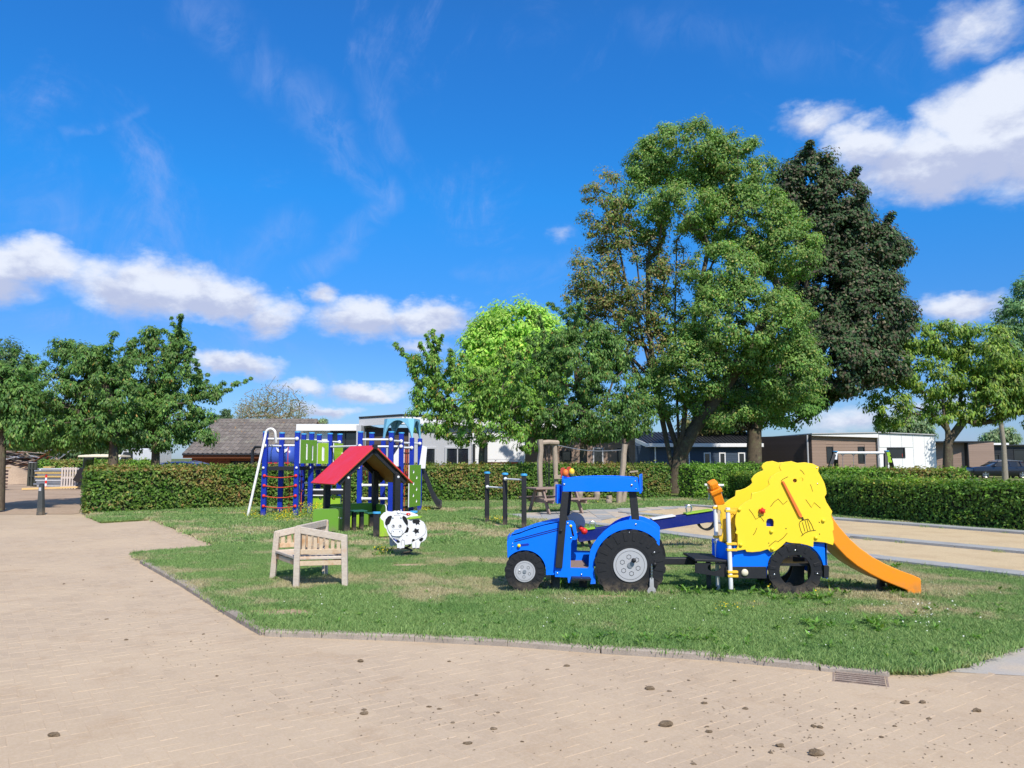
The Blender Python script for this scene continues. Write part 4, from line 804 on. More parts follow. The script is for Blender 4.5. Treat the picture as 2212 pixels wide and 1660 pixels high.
# ------------------------------------------------------------------ hedges
def hedge(label, pts, h, wd, pals, dens=900, lsz=.062, grp='clipped beech hedges round the playground', zoff=0, core=(.02, .03, .01), dry=0.0, ends=True, name='hedge'):
    raw = [Vector((p[0], p[1], 0)) for p in pts]; pts = []
    for i in range(len(raw) - 1):
        a, b, c, d = raw[max(i - 1, 0)], raw[i], raw[i + 1], raw[min(i + 2, len(raw) - 1)]
        for k in range(6): t = k / 6; pts.append(.5 * ((2 * b) + (c - a) * t + (2 * a - 5 * b + 4 * c - d) * t * t + (3 * b - a - 3 * c + d) * t ** 3))
    pts.append(raw[-1]); T = Thing(name, label, 'hedge', pts[0], grp); mb = MB(); C = []; N = []; n_ = len(pts)
    L_, R_ = [], []
    for i, p in enumerate(pts):
        d = (pts[min(i + 1, n_ - 1)] - pts[max(i - 1, 0)]).normalized(); s = Vector((-d.y, d.x, 0)); L_.append(p + s * (wd / 2 - .07)); R_.append(p - s * (wd / 2 - .07))
    z = Vector((0, 0, h - .07)); m = len(pts); vs = [p for p in L_] + [p for p in R_] + [p + z for p in L_] + [p + z for p in R_]; fs = []
    for i in range(m - 1): fs += [(i, i + 1, 2 * m + i + 1, 2 * m + i), (m + i, 3 * m + i, 3 * m + i + 1, m + i + 1), (2 * m + i, 2 * m + i + 1, 3 * m + i + 1, 3 * m + i)]
    fs += [(0, 2 * m, 3 * m, m), (m - 1, 2 * m - 1, 4 * m - 1, 3 * m - 1)]
    mb.add(vs, fs); T.part('twigs', mb, MATS['hedge_core'])
    for i in range(m - 1):
        a, b = pts[i], pts[i + 1]; d = (b - a); Ln = d.length; d.normalize(); s = np.array([-d.y, d.x, 0]); a = np.array(a); dd = np.array(d)
        for (area, kind) in ((Ln * h, 'n'), (Ln * h * .5, 'f'), (Ln * wd, 't')):
            k = int(area * dens * (1.0 if kind != 'f' else .6)); f = RNG.random(k)[:, None]; q = RNG.random(k)[:, None]
            und = fnoise(a[0] + dd[0] * f[:, 0] * Ln, q[:, 0] * 3 + a[1] + dd[1] * f[:, 0] * Ln, 5.0, 4)[:, None] * .06 + RNG.normal(0, .05, (k, 1))
            if kind in 'nf':
                sg = -1 if kind == 'n' else 1; P = a + dd * f * Ln + s * sg * (wd / 2 + und) + np.array([0, 0, 1]) * (q ** .95 * h); nn = s * sg + RNG.normal(0, .55, (k, 3)) + np.array([0, 0, .35])
            else: P = a + dd * f * Ln + s * ((q - .5) * wd) + np.array([0, 0, 1]) * (h + und * 1.3); nn = np.array([0, 0, 1.0]) + RNG.normal(0, .5, (k, 3))
            C.append(P); N.append(nn)
    for _ in range(int(sum((pts[i + 1] - pts[i]).length for i in range(m - 1)) * 5)):
        i = random.randrange(m - 1); q = pts[i].lerp(pts[i + 1], random.random()); d_ = (pts[i + 1] - pts[i]).normalized(); q = q + Vector((-d_.y, d_.x, 0)) * random.uniform(-.5, .5) * wd; hh = random.expovariate(1 / .05) + .03; kk = max(2, int(hh / .025))
        C.append(np.array([tuple(q)] * kk) + np.column_stack([RNG.normal(0, .02, kk), RNG.normal(0, .02, kk), h + np.linspace(0, min(hh, .28), kk)])); N.append(RNG.normal(0, .6, (kk, 3)) + [0, -.3, .6])
    for e, dirn in ((pts[0], pts[0] - pts[1]), (pts[-1], pts[-1] - pts[-2])):
        d = np.array(dirn.normalized()); s = np.array([-d[1], d[0], 0]); k = int(wd * h * dens); q = RNG.random((k, 2)); P = np.array(e) + s * ((q[:, :1] - .5) * wd) + np.array([0, 0, 1]) * q[:, 1:] * h + d * RNG.normal(0, .04, (k, 1)); C.append(P); N.append(d + RNG.normal(0, .5, (k, 3)))
    top = np.concatenate([np.full(len(c), 0.0) for c in C]); C = np.concatenate(C); N = unit(np.concatenate(N)); ok = C[:, 2] > .015; C = C[ok]; N = N[ok]; k = len(C); L = lsz * RNG.uniform(.7, 1.4, k)
    pn = fnoise(C[:, 0], C[:, 2] * 2 + C[:, 1], 1.7, 21) + .5 * fnoise(C[:, 0] * 1.3, C[:, 2] * 2.4 + C[:, 1], 4.5, 5)
    c0 = palette(k, *pals[0]); c1 = palette(k, *pals[1]); mixf = np.clip((pn + dry - .1) * 2 + .7 * (C[:, 2] > h - .06) + RNG.normal(0, .5, k), 0, 1)[:, None]; col = c0 * (1 - mixf) + c1 * mixf  # noise gives browning leaves; the sunlit top is put into the leaf colour
    leaves('foliage', C, N, RNG.normal(0, 1, (k, 3)) + [0, 0, -.6], L, L * .62, np.clip(col, .004, .9), LEAF, T.o, T.b, 'stuff'); return T
mm, tt, bb = mat_base('hedge_core'); bb.inputs['Base Color'].default_value = (.018, .022, .01, 1); bb.inputs['Roughness'].default_value = 1
hg = ([(.065, .13, .02), (.09, .16, .025), (.045, .09, .018)], [3, 2, 2]); hy = ([(.19, .165, .045), (.15, .10, .035), (.13, .155, .04), (.22, .13, .05)], [3, 2, 4, .8]); hyg = ([(.15, .22, .03), (.24, .22, .05), (.10, .17, .03)], [3, 2, 2]); hg2 = ([(.10, .20, .025), (.14, .24, .035), (.05, .1, .02)], [3, 2, 2])
def off(pts, d):
    P = [Vector((p[0], p[1], 0)) for p in pts]; o = []
    for i, p in enumerate(P):
        t = (P[min(i + 1, len(P) - 1)] - P[max(i - 1, 0)]).normalized(); o.append(p + Vector((-t.y, t.x, 0)) * d)
    return o
HL = [G(186, 1111), G(370, 1104), G(560, 1096), G(780, 1089), G(995, 1083.5), G(1220, 1080.5), G(1448, 1077)]
hedge('long beech hedge with browning leaves behind the blue climbing frame', off(HL, .45), 1.30, .9, (hg, hy), 820, .092, dry=.02)
HB = [G(1486, 1078), G(1560, 1072), G(1640, 1068)]
hedge('short dark green hedge piece between the two big trunks', off([(7.3, 30.6), (8.6, 31.5), (11.5, 33)], .5), 1.28, .9, (hg2, hg), 850, .088, dry=-.3)
hedge('deep green hedge running along the petanque lanes at the right', off([(8.6, 30.8), (9.05, 24.5), (9.35, 21.4), (11.35, 17.0), (14.2, 12.9), (17.5, 9)], .5), .99, 1.0, (hg, hyg), 1000, .076, dry=-.25)
hedge('lighter topped hedge behind the right hedge in front of the parked dark car', [(9.6, 34), (13.5, 30.2), (16.5, 28.1)], 1.14, 1.2, (hg2, hy), 700, .10, dry=.1)
hedge('low hedge with a yellow green top beside the stack of pipes', [at(84, 1040, 45.5), at(200, 1040, 46.5), at(335, 1030, 48)], 1.42, .9, (hg2, hy), 420, .12, dry=-.05)

# ------------------------------------------------------------------ buildings
X3, Y3, Z3 = Vector((1, 0, 0)), Vector((0, 1, 0)), Vector((0, 0, 1))
def clad(T, p0, p1, z0, z1, rows, m, holes=(), name='plank', wallm=None, slope=0.0, vertical=False, gap=.012, th=.022, split=3.2):
    """boarded wall from p0 to p1 (outside to the right of the walking direction... facing -normal); holes (a0,a1,za,zb) along the wall"""
    p0 = Vector((p0[0], p0[1], 0)); p1 = Vector((p1[0], p1[1], 0)); L = (p1 - p0).length; d = (p1 - p0).normalized(); nrm = Vector((d.y, -d.x, 0))
    mb = MB(); fm = lambda a, z: p0 + d * a + Z3 * z; outer = [(0, z0), (L, z0), (L, z1 + slope), (0, z1)]
    mb.plate([outer] + [[(h[0], h[2]), (h[1], h[2]), (h[1], h[3]), (h[0], h[3])] for h in holes], fm, -nrm * .10); wall = T.part('wall', mb, wallm or m)
    if rows and not vertical:
        ph = (z1 - z0) / rows
        for r in range(rows):
            za, zb = z0 + r * ph + gap / 2, z0 + (r + 1) * ph - gap / 2; segs = [(0.0, L)]
            for h in holes:
                if h[2] < zb and h[3] > za:
                    ns = []
                    for a, b in segs:
                        if h[1] <= a or h[0] >= b: ns.append((a, b)); continue
                        if h[0] - a > .05: ns.append((a, h[0]))
                        if b - h[1] > .05: ns.append((h[1], b))
                    segs = ns
            for a, b in segs:
                k = max(1, int((b - a) / split)); off_ = (r * 1.37) % split if k > 1 else 0; cuts = [a] + [c for c in (a + off_ + split * j for j in range(k)) if a + .4 < c < b - .4] + [b]
                for q0, q1 in zip(cuts, cuts[1:]):
                    c = fm((q0 + q1) / 2, (za + zb) / 2) + nrm * (th / 2 + .003 + random.uniform(0, .002)); T.part(name, MB().box(c, q1 - q0 - .006, th, zb - za, (d, nrm, Z3)), m, parent=wall)
    if rows and vertical:
        w_ = L / rows
        for r in range(rows):
            a, b = r * w_ + gap / 2, (r + 1) * w_ - gap / 2; segs = [(z0, z1 + slope * (r + .5) / rows)]
            for h in holes:
                if h[0] < b and h[1] > a and not (a > h[1] - .02 or b < h[0] + .02):
                    segs = [s_ for s0 in segs for s_ in ([(s0[0], h[2])] if h[2] > s0[0] else []) + ([(h[3], s0[1])] if h[3] < s0[1] else [])]
            for q0, q1 in segs:
                c = fm((a + b) / 2, (q0 + q1) / 2) + nrm * (th / 2 + .003); T.part(name, MB().box(c, b - a, th, q1 - q0, (d, nrm, Z3)), m, parent=wall)
    return p0, d, nrm, wall
def window(T, org, d, nrm, h, fm_, fw=.06, name='window', panes=1, curtain=None):
    a0, a1, za, zb = h; c = org + d * (a0 + a1) / 2 + Z3 * (za + zb) / 2; f = MB()
    for k in (-1, 1):
        f.box(c + Z3 * (k * ((zb - za) / 2 - fw / 2)) + nrm * .02, a1 - a0, .09, fw, (d, nrm, Z3)); f.box(c + d * (k * ((a1 - a0) / 2 - fw / 2)) + nrm * .019, fw, .09, zb - za - 2 * fw, (d, nrm, Z3))
    w_ = T.part(name, f, fm_, bevel=.004); 
    for i in range(panes):
        pw = (a1 - a0 - 2 * fw) / panes; T.part('pane', MB().box(c + d * ((i + .5) * pw - (a1 - a0 - 2 * fw) / 2) - nrm * .01, pw - (.03 if panes > 1 else 0), .012, zb - za - 2 * fw, (d, nrm, Z3)), GLASS, parent=w_)
        if panes > 1 and i: T.part('mullion', MB().box(c + d * (i * pw - (a1 - a0 - 2 * fw) / 2) + nrm * .012, .05, .06, zb - za - 2 * fw, (d, nrm, Z3)), fm_, parent=w_)
    if curtain: T.part('curtain', MB().box(c - nrm * .06 - d * (a1 - a0) * .12, (a1 - a0) * .45, .01, zb - za - 2 * fw, (d, nrm, Z3)), curtain, parent=w_)
    return w_
def wx(u, Y): return (u - CX) / F * Y / math.cos(PITCH)       # rough sideways position at distance Y near the horizon
# tiled barn
def barn():
    Ye, Yr = 44.0, 48.6; xl, xr = at(395, 978, Ye).x, at(664, 978, Ye).x; ze = at(500, 981, Ye).z; zr = at(600, 909, Yr).z; xrl, xrr = xl + .1, at(652, 910, Yr).x
    T = Thing('tiled_barn', 'low wooden barn with a brown pantile roof beside the climbing frame', 'barn', (xl, Ye + .5, 0))
    m = MB(); lo0, lo1 = Vector((xl, Ye, ze)), Vector((xr, Ye, ze)); hi0, hi1 = Vector((xl, Yr, zr)), Vector((xrr + (xr - xrr) * 0.6, Yr, zr)); back0, back1 = Vector((xl, 2 * Yr - Ye, ze)), Vector((xr, 2 * Yr - Ye, ze)); t = Vector((0, 0, -.08))
    m.add([lo0, lo1, hi1, hi0, back0, back1] + [p + t for p in (lo0, lo1, hi1, hi0, back0, back1)], [(0, 1, 2, 3), (3, 2, 5, 4), (6, 9, 8, 7), (9, 10, 11, 8), (0, 6, 7, 1), (1, 7, 8, 2), (0, 3, 9, 6), (2, 8, 11, 5), (3, 4, 10, 9), (4, 5, 11, 10)])
    roof = T.part('roof', m, BROWNB)
    rows = 11; pitch = (hi0 - lo0) / rows; sl = pitch.length; cols = 26; bw = (lo1.x - lo0.x) / cols; sd = pitch.normalized(); up = Vector((0, -sd.z, sd.y)); 
    # one pantile: S shaped section, thick lower lip
    nseg = 7; V = []
    for row_, (s0, zz) in enumerate(((-.035, .035), (sl, .012))):
        for k in range(nseg + 1):
            f = k / nseg; z = .030 * math.sin(f * 2 * math.pi) ; V.append((f * bw * 1.06 - bw * .03, s0, zz + z))
    n = nseg + 1; V += [(x, s0, z - .022) for x, s0, z in V[:n]]; Fs = [(k, k + 1, n + k + 1, n + k) for k in range(nseg)] + [(2 * n + k, 2 * n + k + 1, k + 1, k) for k in range(nseg)]
    me = bpy.data.meshes.new('roof_tile'); ax = Matrix((X3, sd, up)).transposed(); me.from_pydata([tuple(ax @ Vector(v)) for v in V], [], Fs); me.materials.append(TILE); me.update()
    slope_r = (hi1.x - lo1.x)
    for r in range(rows):
        for c in range(cols):
            p = lo0 + pitch * r + X3 * (c * bw) + up * .03
            if p.x + bw > lo1.x + slope_r * r / rows + .1: continue
            o = bpy.data.objects.new('roof_tile', me); COL.objects.link(o); o.parent = roof; o.location = p - T.b + up * random.uniform(-.004, .006); o.rotation_euler = (random.uniform(-.012, .012), 0, random.uniform(-.01, .01))
    rid = MB(); nr = 22; Lr = hi1.x - hi0.x
    for k in range(nr): T.part('ridge_tile', MB().tube([hi0 + X3 * (k * Lr / nr) + Z3 * (-.01), hi0 + X3 * ((k + 1.04) * Lr / nr) + Z3 * .008], [.13, .12], 10), TILE, parent=roof)
    T.part('gutter', MB().tube([lo0 + Vector((0, -.06, -.03)), lo1 + Vector((0, -.06, -.03))], .06, 8), BLKTRIM); T.part('fascia', MB().box(((xl + xr) / 2, Ye + .03, ze - .16), xr - xl, .03, .16), BARNW)
    clad(T, (xl + .3, Ye + .55), (xr - .3, Ye + .55), 0, ze + .15, 10, BARNW, holes=((5.2 - 3, 5.2 - 1.2, .05, 1.45),), split=20); T.part('shed_interior', MB().box((xl + 3.4, Ye + 1.9, .8), 2.2, 2.4, 1.6), BLK)
barn()
# white edged chalet and the grey framed chalet left
def chalets_left():
    Y = 38; x0, x1 = at(655, 930, Y).x, at(779, 930, Y).x; zt = at(700, 917.5, Y).z; zf = at(700, 931.5, Y).z
    T = Thing('chalet', 'white walled chalet with a broad white roof edge right of the tiled barn', 'chalet', (x0, Y, 0)); L = x1 - x0
    o, d, n, wl = clad(T, (x0, Y), (x1 + .2, Y), 0, zf, 4, WALLW, holes=((1.35, L, .9, zf - .02),), split=2.0); window(T, o, d, n, (1.35, L, .9, zf - .02), BLKTRIM, .09, panes=2)
    T.part('fascia', MB().box(((x0 + x1) / 2 - .1, Y - .35, (zt + zf) / 2), L + .3, .06, zt - zf), WHTB, bevel=.01); T.part('roof', MB().box(((x0 + x1) / 2, Y + 4, zt - .04), L + .4, 8.6, .1), WALLG)
    T.part('side_wall', MB().box((x0 + .02, Y + 4.1, zf / 2), .1, 7.9, zf), WALLW)
    # grey framed chalet with a porch
    Y = 37; xa, xb, xc, xd = at(779, 950, Y).x, at(870, 950, Y).x, at(1020, 960, Y).x, at(1133, 960, Y).x; z0, z1, z2 = at(779, 902, Y).z, at(850, 897, Y).z, at(1133, 906, Y).z
    T = Thing('chalet', 'grey framed chalet with a dark porch and a sloping roof behind the canopy tower', 'chalet', (xa, Y, 0)); fm = lambda x, z: Vector((x, Y, z))
    T.part('roof', MB().plate([[(xa, z0), (xb, z1 + .02), (xd + 1.6, z2), (xd + 1.6, z2 - .07), (xb, z1 - .05), (xa, z0 - .07)]], lambda x, z: Vector((x, Y - .55, z)), Y3 * 8.4), BLKTRIM)
    T.part('fascia', MB().plate([[(xb + .01, z1 - .06), (xd + 1.55, z2 - .08), (xd + 1.55, z2 - .42), (xb + .01, z1 - .45)]], lambda x, z: Vector((x, Y - .5, z)), Y3 * .1), WHTB); T.part('fascia', MB().plate([[(xa + .01, z0 - .08), (xb, z1 - .06), (xb, z1 - .42), (xa + .01, z0 - .45)]], lambda x, z: Vector((x, Y - .5, z)), Y3 * .1), WALLG)
    T.part('porch_frame', MB().box((xa + .12, Y - .55, z0 / 2 - .2), .22, 1.1, z0 - .45), WALLG)
    o, d, n, wl = clad(T, (xa + .25, Y), (xb + .3, Y), 0, z0 - .5, 15, CLADD, holes=((1.0, 1.75, .1, 2.2),), split=5); window(T, o, d, n, (1.0, 1.75, .1, 2.2), WALLG, .08)
    o, d, n, wl = clad(T, (xb + .3, Y - .15), (xc, Y - .15), 0, z1 - .5, 0, WALLG, holes=((.5, 1.35, .05, 2.15), (1.75, 2.95, .05, 2.15)))
    window(T, o, d, n, (.5, 1.35, .05, 2.15), WALLG, .09, 'door'); window(T, o, d, n, (1.75, 2.95, .05, 2.15), WALLG, .08, 'door', 2)
    for a in (1.42, 1.68): T.part('handle', MB().box(o + d * a + n * .06 + Z3 * 1.25, .12, .03, .03), STEEL)
    o, d, n, wl = clad(T, (xc, Y - .2), (xd, Y - .2), 0, z2 - .4, 2, WALLW, split=9, gap=.02); 
    T.part('window', MB().box(((xc + .1), Y - .26, 1.2), .12, .05, 2.2), BLKTRIM); T.part('window', MB().box((at(1060, 960, Y).x - .25, Y - .26, 1.3), .22, .05, 2.0), GLASS)
    T.part('end_wall', MB().box((xd - .05, Y + 3.9, 1.5), .1, 7.8, 3.0), WALLW)
    # brown chalet
    Y = 39; x0, x1 = at(1134, 960, Y).x, at(1372, 960, Y).x; zt = at(1200, 914, Y).z; L = x1 - x0
    T = Thing('chalet', 'brown boarded chalet with a grey door behind the wide cherry tree', 'chalet', (x0, Y, 0))
    H = [(1.75, 2.35, 1.45, 2.0), (at(1280, 960, Y).x - x0, at(1303, 960, Y).x - x0, .05, 2.15), (at(1333, 960, Y).x - x0, at(1357, 960, Y).x - x0, 1.15, 2.1)]
    o, d, n, wl = clad(T, (x0, Y), (x1, Y), 0, zt - .15, 17, CLADB, holes=H, split=2.6); window(T, o, d, n, H[0], BLKTRIM); window(T, o, d, n, H[1], WALLG, .07, 'door'); window(T, o, d, n, H[2], BLKTRIM)
    T.part('handle', MB().box(o + d * (H[1][0] + .12) + n * .08 + Z3 * 1.25, .1, .03, .03), STEEL); T.part('roof', MB().box(((x0 + x1) / 2, Y + 3.8, zt - .08), L + .2, 8, .15), BLKTRIM); T.part('side_wall', MB().box((x1 - .06, Y + 4.1, zt / 2 - .1), .1, 7.9, zt - .3), CLADB)
    fr = Thing('garden_bench', 'orange wooden bench against the white chalet wall, its top above the hedge', 'bench', (at(1080, 1000, 35.6).x, 35.6, 0)); f = fr
    a, b = at(1053, 1001, 35.6).x, at(1120, 1001, 35.6).x; zz = at(1080, 1000.5, 35.6).z
    f.part('top_rail', MB().box(((a + b) / 2, 35.6, zz), b - a, .05, .08), ORAD); f.part('seat', MB().box(((a + b) / 2, 35.35, .85), b - a, .5, .05), ORAD)
    for x in (a + .05, b - .05): f.part('leg', MB().box((x, 35.6, zz / 2), .07, .07, zz), ORAD)
    for k in range(9): f.part('slat', MB().box((a + .15 + k * (b - a - .3) / 8, 35.6, (zz + .9) / 2), .06, .03, zz - .95), ORAD)
chalets_left()
def chalet_navy():
    Y = 57; xa, xb, xc = at(1371, 960, Y).x, at(1404, 960, Y).x, at(1640, 960, Y).x; zf = at(1440, 960.5, Y).z; zr = at(1440, 934, Y + 3.4).z
    T = Thing('chalet', 'navy boarded chalet with a black corrugated roof behind the big tree trunk', 'chalet', (xb, Y, 0))
    H = [(at(u0, 985, Y).x - xb, at(u1, 985, Y).x - xb, 1.05, 2.02) for u0, u1 in ((1478, 1488), (1520, 1535), (1553, 1567), (1594, 1609))]
    H = [(h[0], max(h[1], h[0] + .4), h[2], h[3]) for h in H]
    o, d, n, wl = clad(T, (xb, Y), (xc, Y), 0, zf - .12, 15, CLADN, holes=H, split=12)
    for h in H: window(T, o, d, n, h, WHTB, .08, curtain=WALLW)
    # gable end turned to the left
    clad(T, (xa, Y + 1.1), (xb, Y + .01), 0, zf - .1, 13, CLADN, split=9)
    yr = Y + 3.6; m = MB(); e0, e1, r0, r1 = Vector((xb - .35, Y - .35, zf - .02)), Vector((xc + .2, Y - .35, zf - .02)), Vector((xa + .2, yr, zr)), Vector((xc + .2, yr, zr)); b0, b1 = Vector((xa, 2 * yr - Y, zf)), Vector((xc + .2, 2 * yr - Y, zf))
    m.add([e0, e1, r1, r0, b0, b1], [(0, 1, 2, 3), (3, 2, 5, 4)]); rf = T.part('roof', m, BLKTRIM)
    nn = 34
    for k in range(nn): f = k / (nn - 1); a = e0.lerp(e1, f); b = r0.lerp(r1, f); T.part('roof_rib', MB().bar(a + Z3 * .03, b + Z3 * .03, .05, .045), BLKTRIM, parent=rf)
    T.part('fascia', MB().box(((xb + xc) / 2 - .1, Y - .38, zf - .06), xc - xb + .6, .05, .26), WHTB, bevel=.01)
    T.part('barge_board', MB().bar((xa - .1, Y + 1.6, at(1371, 946, Y + 1.6).z), (xb - .33, Y - .36, zf - .06), .05, .26), WHTB)
    T.part('gable', MB().add([(xa, Y + 1.1, zf - .15), (xb, Y, zf - .15), (xb, Y + .2, zf), (xa + .2, yr, zr - .1), (xa, Y + 1.6, zf + .3)], [(0, 1, 2, 3, 4)]), CLADN)
    T.part('downpipe', MB().cyl((at(1415, 980, Y).x, Y - .1, 0), (at(1415, 980, Y).x, Y - .1, zf), .05, 10), WHTB)
chalet_navy()
def chalet_right():
    Y = 58; xa, xb, xc, xd = at(1636, 980, Y + 2.0).x, at(1754, 980, Y).x, at(1895, 980, Y).x, at(2018, 980, Y).x; z0, z1, z2, z3 = at(1640, 939, Y + 2).z, at(1755, 940, Y).z, at(1894, 945, Y).z, at(1896, 935.5, Y).z
    T = Thing('chalet', 'flat roofed chalet, half brown boards and half white panels, behind the hay wagon', 'chalet', (xb, Y, 0))
    clad(T, (xa, Y + 6.5), (xb, Y), 0, z1 - .02, 15, CLADD, split=12)  # left wall faces away from the sun: shade put in with darker boards
    H = [(at(1785, 980, Y).x - xb, at(1800, 980, Y).x - xb, 1.25, 2.48), (at(1853, 980, Y).x - xb, at(1868, 980, Y).x - xb, 1.25, 2.48)]
    o, d, n, wl = clad(T, (xb, Y), (xc, Y), 0, z1 - .05, 15, CLADB, holes=H, slope=z2 - z1, split=2.2)
    for h in H: window(T, o, d, n, h, BLKTRIM, .07, curtain=WALLG)
    L = xd - xc; Hh = (at(1912, 980, Y).x - xc, at(1950, 980, Y).x - xc, 1.62, 2.42); o, d, n, wl = clad(T, (xc + .04, Y - .25), (xd, Y - .25), 0, z3 - .05, 5, WALLW, holes=(Hh,), vertical=True, slope=-.18, gap=.02, name='panel'); window(T, o, d, n, Hh, BLKTRIM, .08)
    T.part('window_sill_bottles', MB().cyl(o + d * (Hh[1] - .2) - n * .05 + Z3 * 1.7, o + d * (Hh[1] - .2) - n * .05 + Z3 * 1.95, .05, 8), REDP)
    T.part('roof', MB().plate([[(xb - .1, z1 + .12), (xc, z3 + .06), (xd + .05, z3 - .12), (xd + .05, z3 - .19), (xc, z3 - .01), (xb - .1, z1 + .05)]], lambda x, z: Vector((x, Y - .4, z)), Y3 * 9), WALLG)
    T.part('fascia', MB().plate([[(xb - .08, z1 + .04), (xc, z3 - .02), (xc, z2 - .04), (xb - .08, z1 - .06)]], lambda x, z: Vector((x, Y - .32, z)), Y3 * .05), WALLW)
    T.part('end_wall', MB().box((xd - .05, Y + 3.6, z3 / 2 - .1), .1, 7.5, z3 - .3), WALLW)
    x = xb - .25; T.part('downpipe', MB().cyl((x, Y + .15, 0), (x, Y + .15, z1), .06, 10), WALLG); T.part('corner_post', MB().box((xc + .0, Y - .12, z3 / 2), .07, .22, z3 - .1), WALLG)
    # brown chalet farther right
    Y = 69; xa, xb, xc = at(2021, 980, Y).x, at(2084, 980, Y).x, at(2146, 980, Y - .6).x; zt = at(2080, 956.5, Y).z
    T = Thing('chalet', 'brown boarded flat chalet behind the spreading thin tree', 'chalet', (xa, Y, 0)); H = (.05, .45, 1.0, 2.5)
    o, d, n, wl = clad(T, (xa, Y + .8), (xb, Y), 0, zt, 15, CLADB, holes=(H,), split=9); window(T, o, d, n, H, BLKTRIM); clad(T, (xb, Y - .5), (xc, Y - .7), 0, zt, 15, CLADB, split=3)
    T.part('roof', MB().box(((xa + xc) / 2, Y + 4, zt + .05), xc - xa + .2, 9.4, .12), BLKTRIM); T.part('corner_post', MB().box((xb, Y - .3, zt / 2), .08, .5, zt), BLKTRIM)
    # black chalet
    xe = at(2330, 980, Y).x; zt2 = at(2180, 962, Y).z; T = Thing('chalet', 'black chalet with a white roof strip behind the parked dark car', 'chalet', (xc, Y, 0)); H = [(.15, 1.0, 1.35, 1.95), (2.3, 4.4, .1, 2.4)]
    o, d, n, wl = clad(T, (xc + .05, Y + .3), (xe, Y + .3), 0, zt2 - .1, 13, BLKTRIM, holes=H, split=9)
    for h in H: window(T, o, d, n, h, BLKTRIM, .07)
    T.part('roof', MB().box(((xc + xe) / 2, Y + 4, zt2), xe - xc, 8, .1), BLKTRIM); T.part('fascia', MB().box(((xc + at(2177, 960, Y).x) / 2, Y - .1, at(2160, 959.5, Y).z), at(2177, 960, Y).x - xc, .1, .17), WHTB)
chalet_right()

# ------------------------------------------------------------------ vehicles behind the hedges
def wheel(T, c, r, w_, yaw, rimm=STEEL, spokes=5, name='wheel'):
    ax = Vector((-math.sin(yaw), math.cos(yaw), 0)); dx = Vector((math.cos(yaw), math.sin(yaw), 0)); c = Vector(c); t = MB(); prof = [(r * .68, -w_ / 2), (r * .96, -w_ / 2), (r, -w_ * .35), (r, w_ * .35), (r * .96, w_ / 2), (r * .68, w_ / 2)]; n = 24; vs = []
    for k in range(n):
        a = 2 * math.pi * k / n; e = dx * math.cos(a) + Z3 * math.sin(a); vs += [c + e * p + ax * q for p, q in prof]
    m = len(prof); t.add(vs, [(k * m + j, ((k + 1) % n) * m + j, ((k + 1) % n) * m + (j + 1) % m, k * m + (j + 1) % m) for k in range(n) for j in range(m)]); wh = T.part(name, t, TYRE, smooth=True); s_ = MB()
    for k in range(spokes): a = 2 * math.pi * k / spokes + .3; e = dx * math.cos(a) + Z3 * math.sin(a); s_.bar(c - ax * (w_ * .42), c - ax * (w_ * .42) + e * r * .67, r * .16, .03, up=ax)
    s_.cyl(c - ax * w_ * .45, c - ax * w_ * .35, r * .16, 12); s_.tube([c + (dx * math.cos(q) + Z3 * math.sin(q)) * r * .66 - ax * w_ * .40 for q in [2 * math.pi * i / 20 for i in range(21)]], .018, 6, False); T.part('rim', s_, rimm, parent=wh)
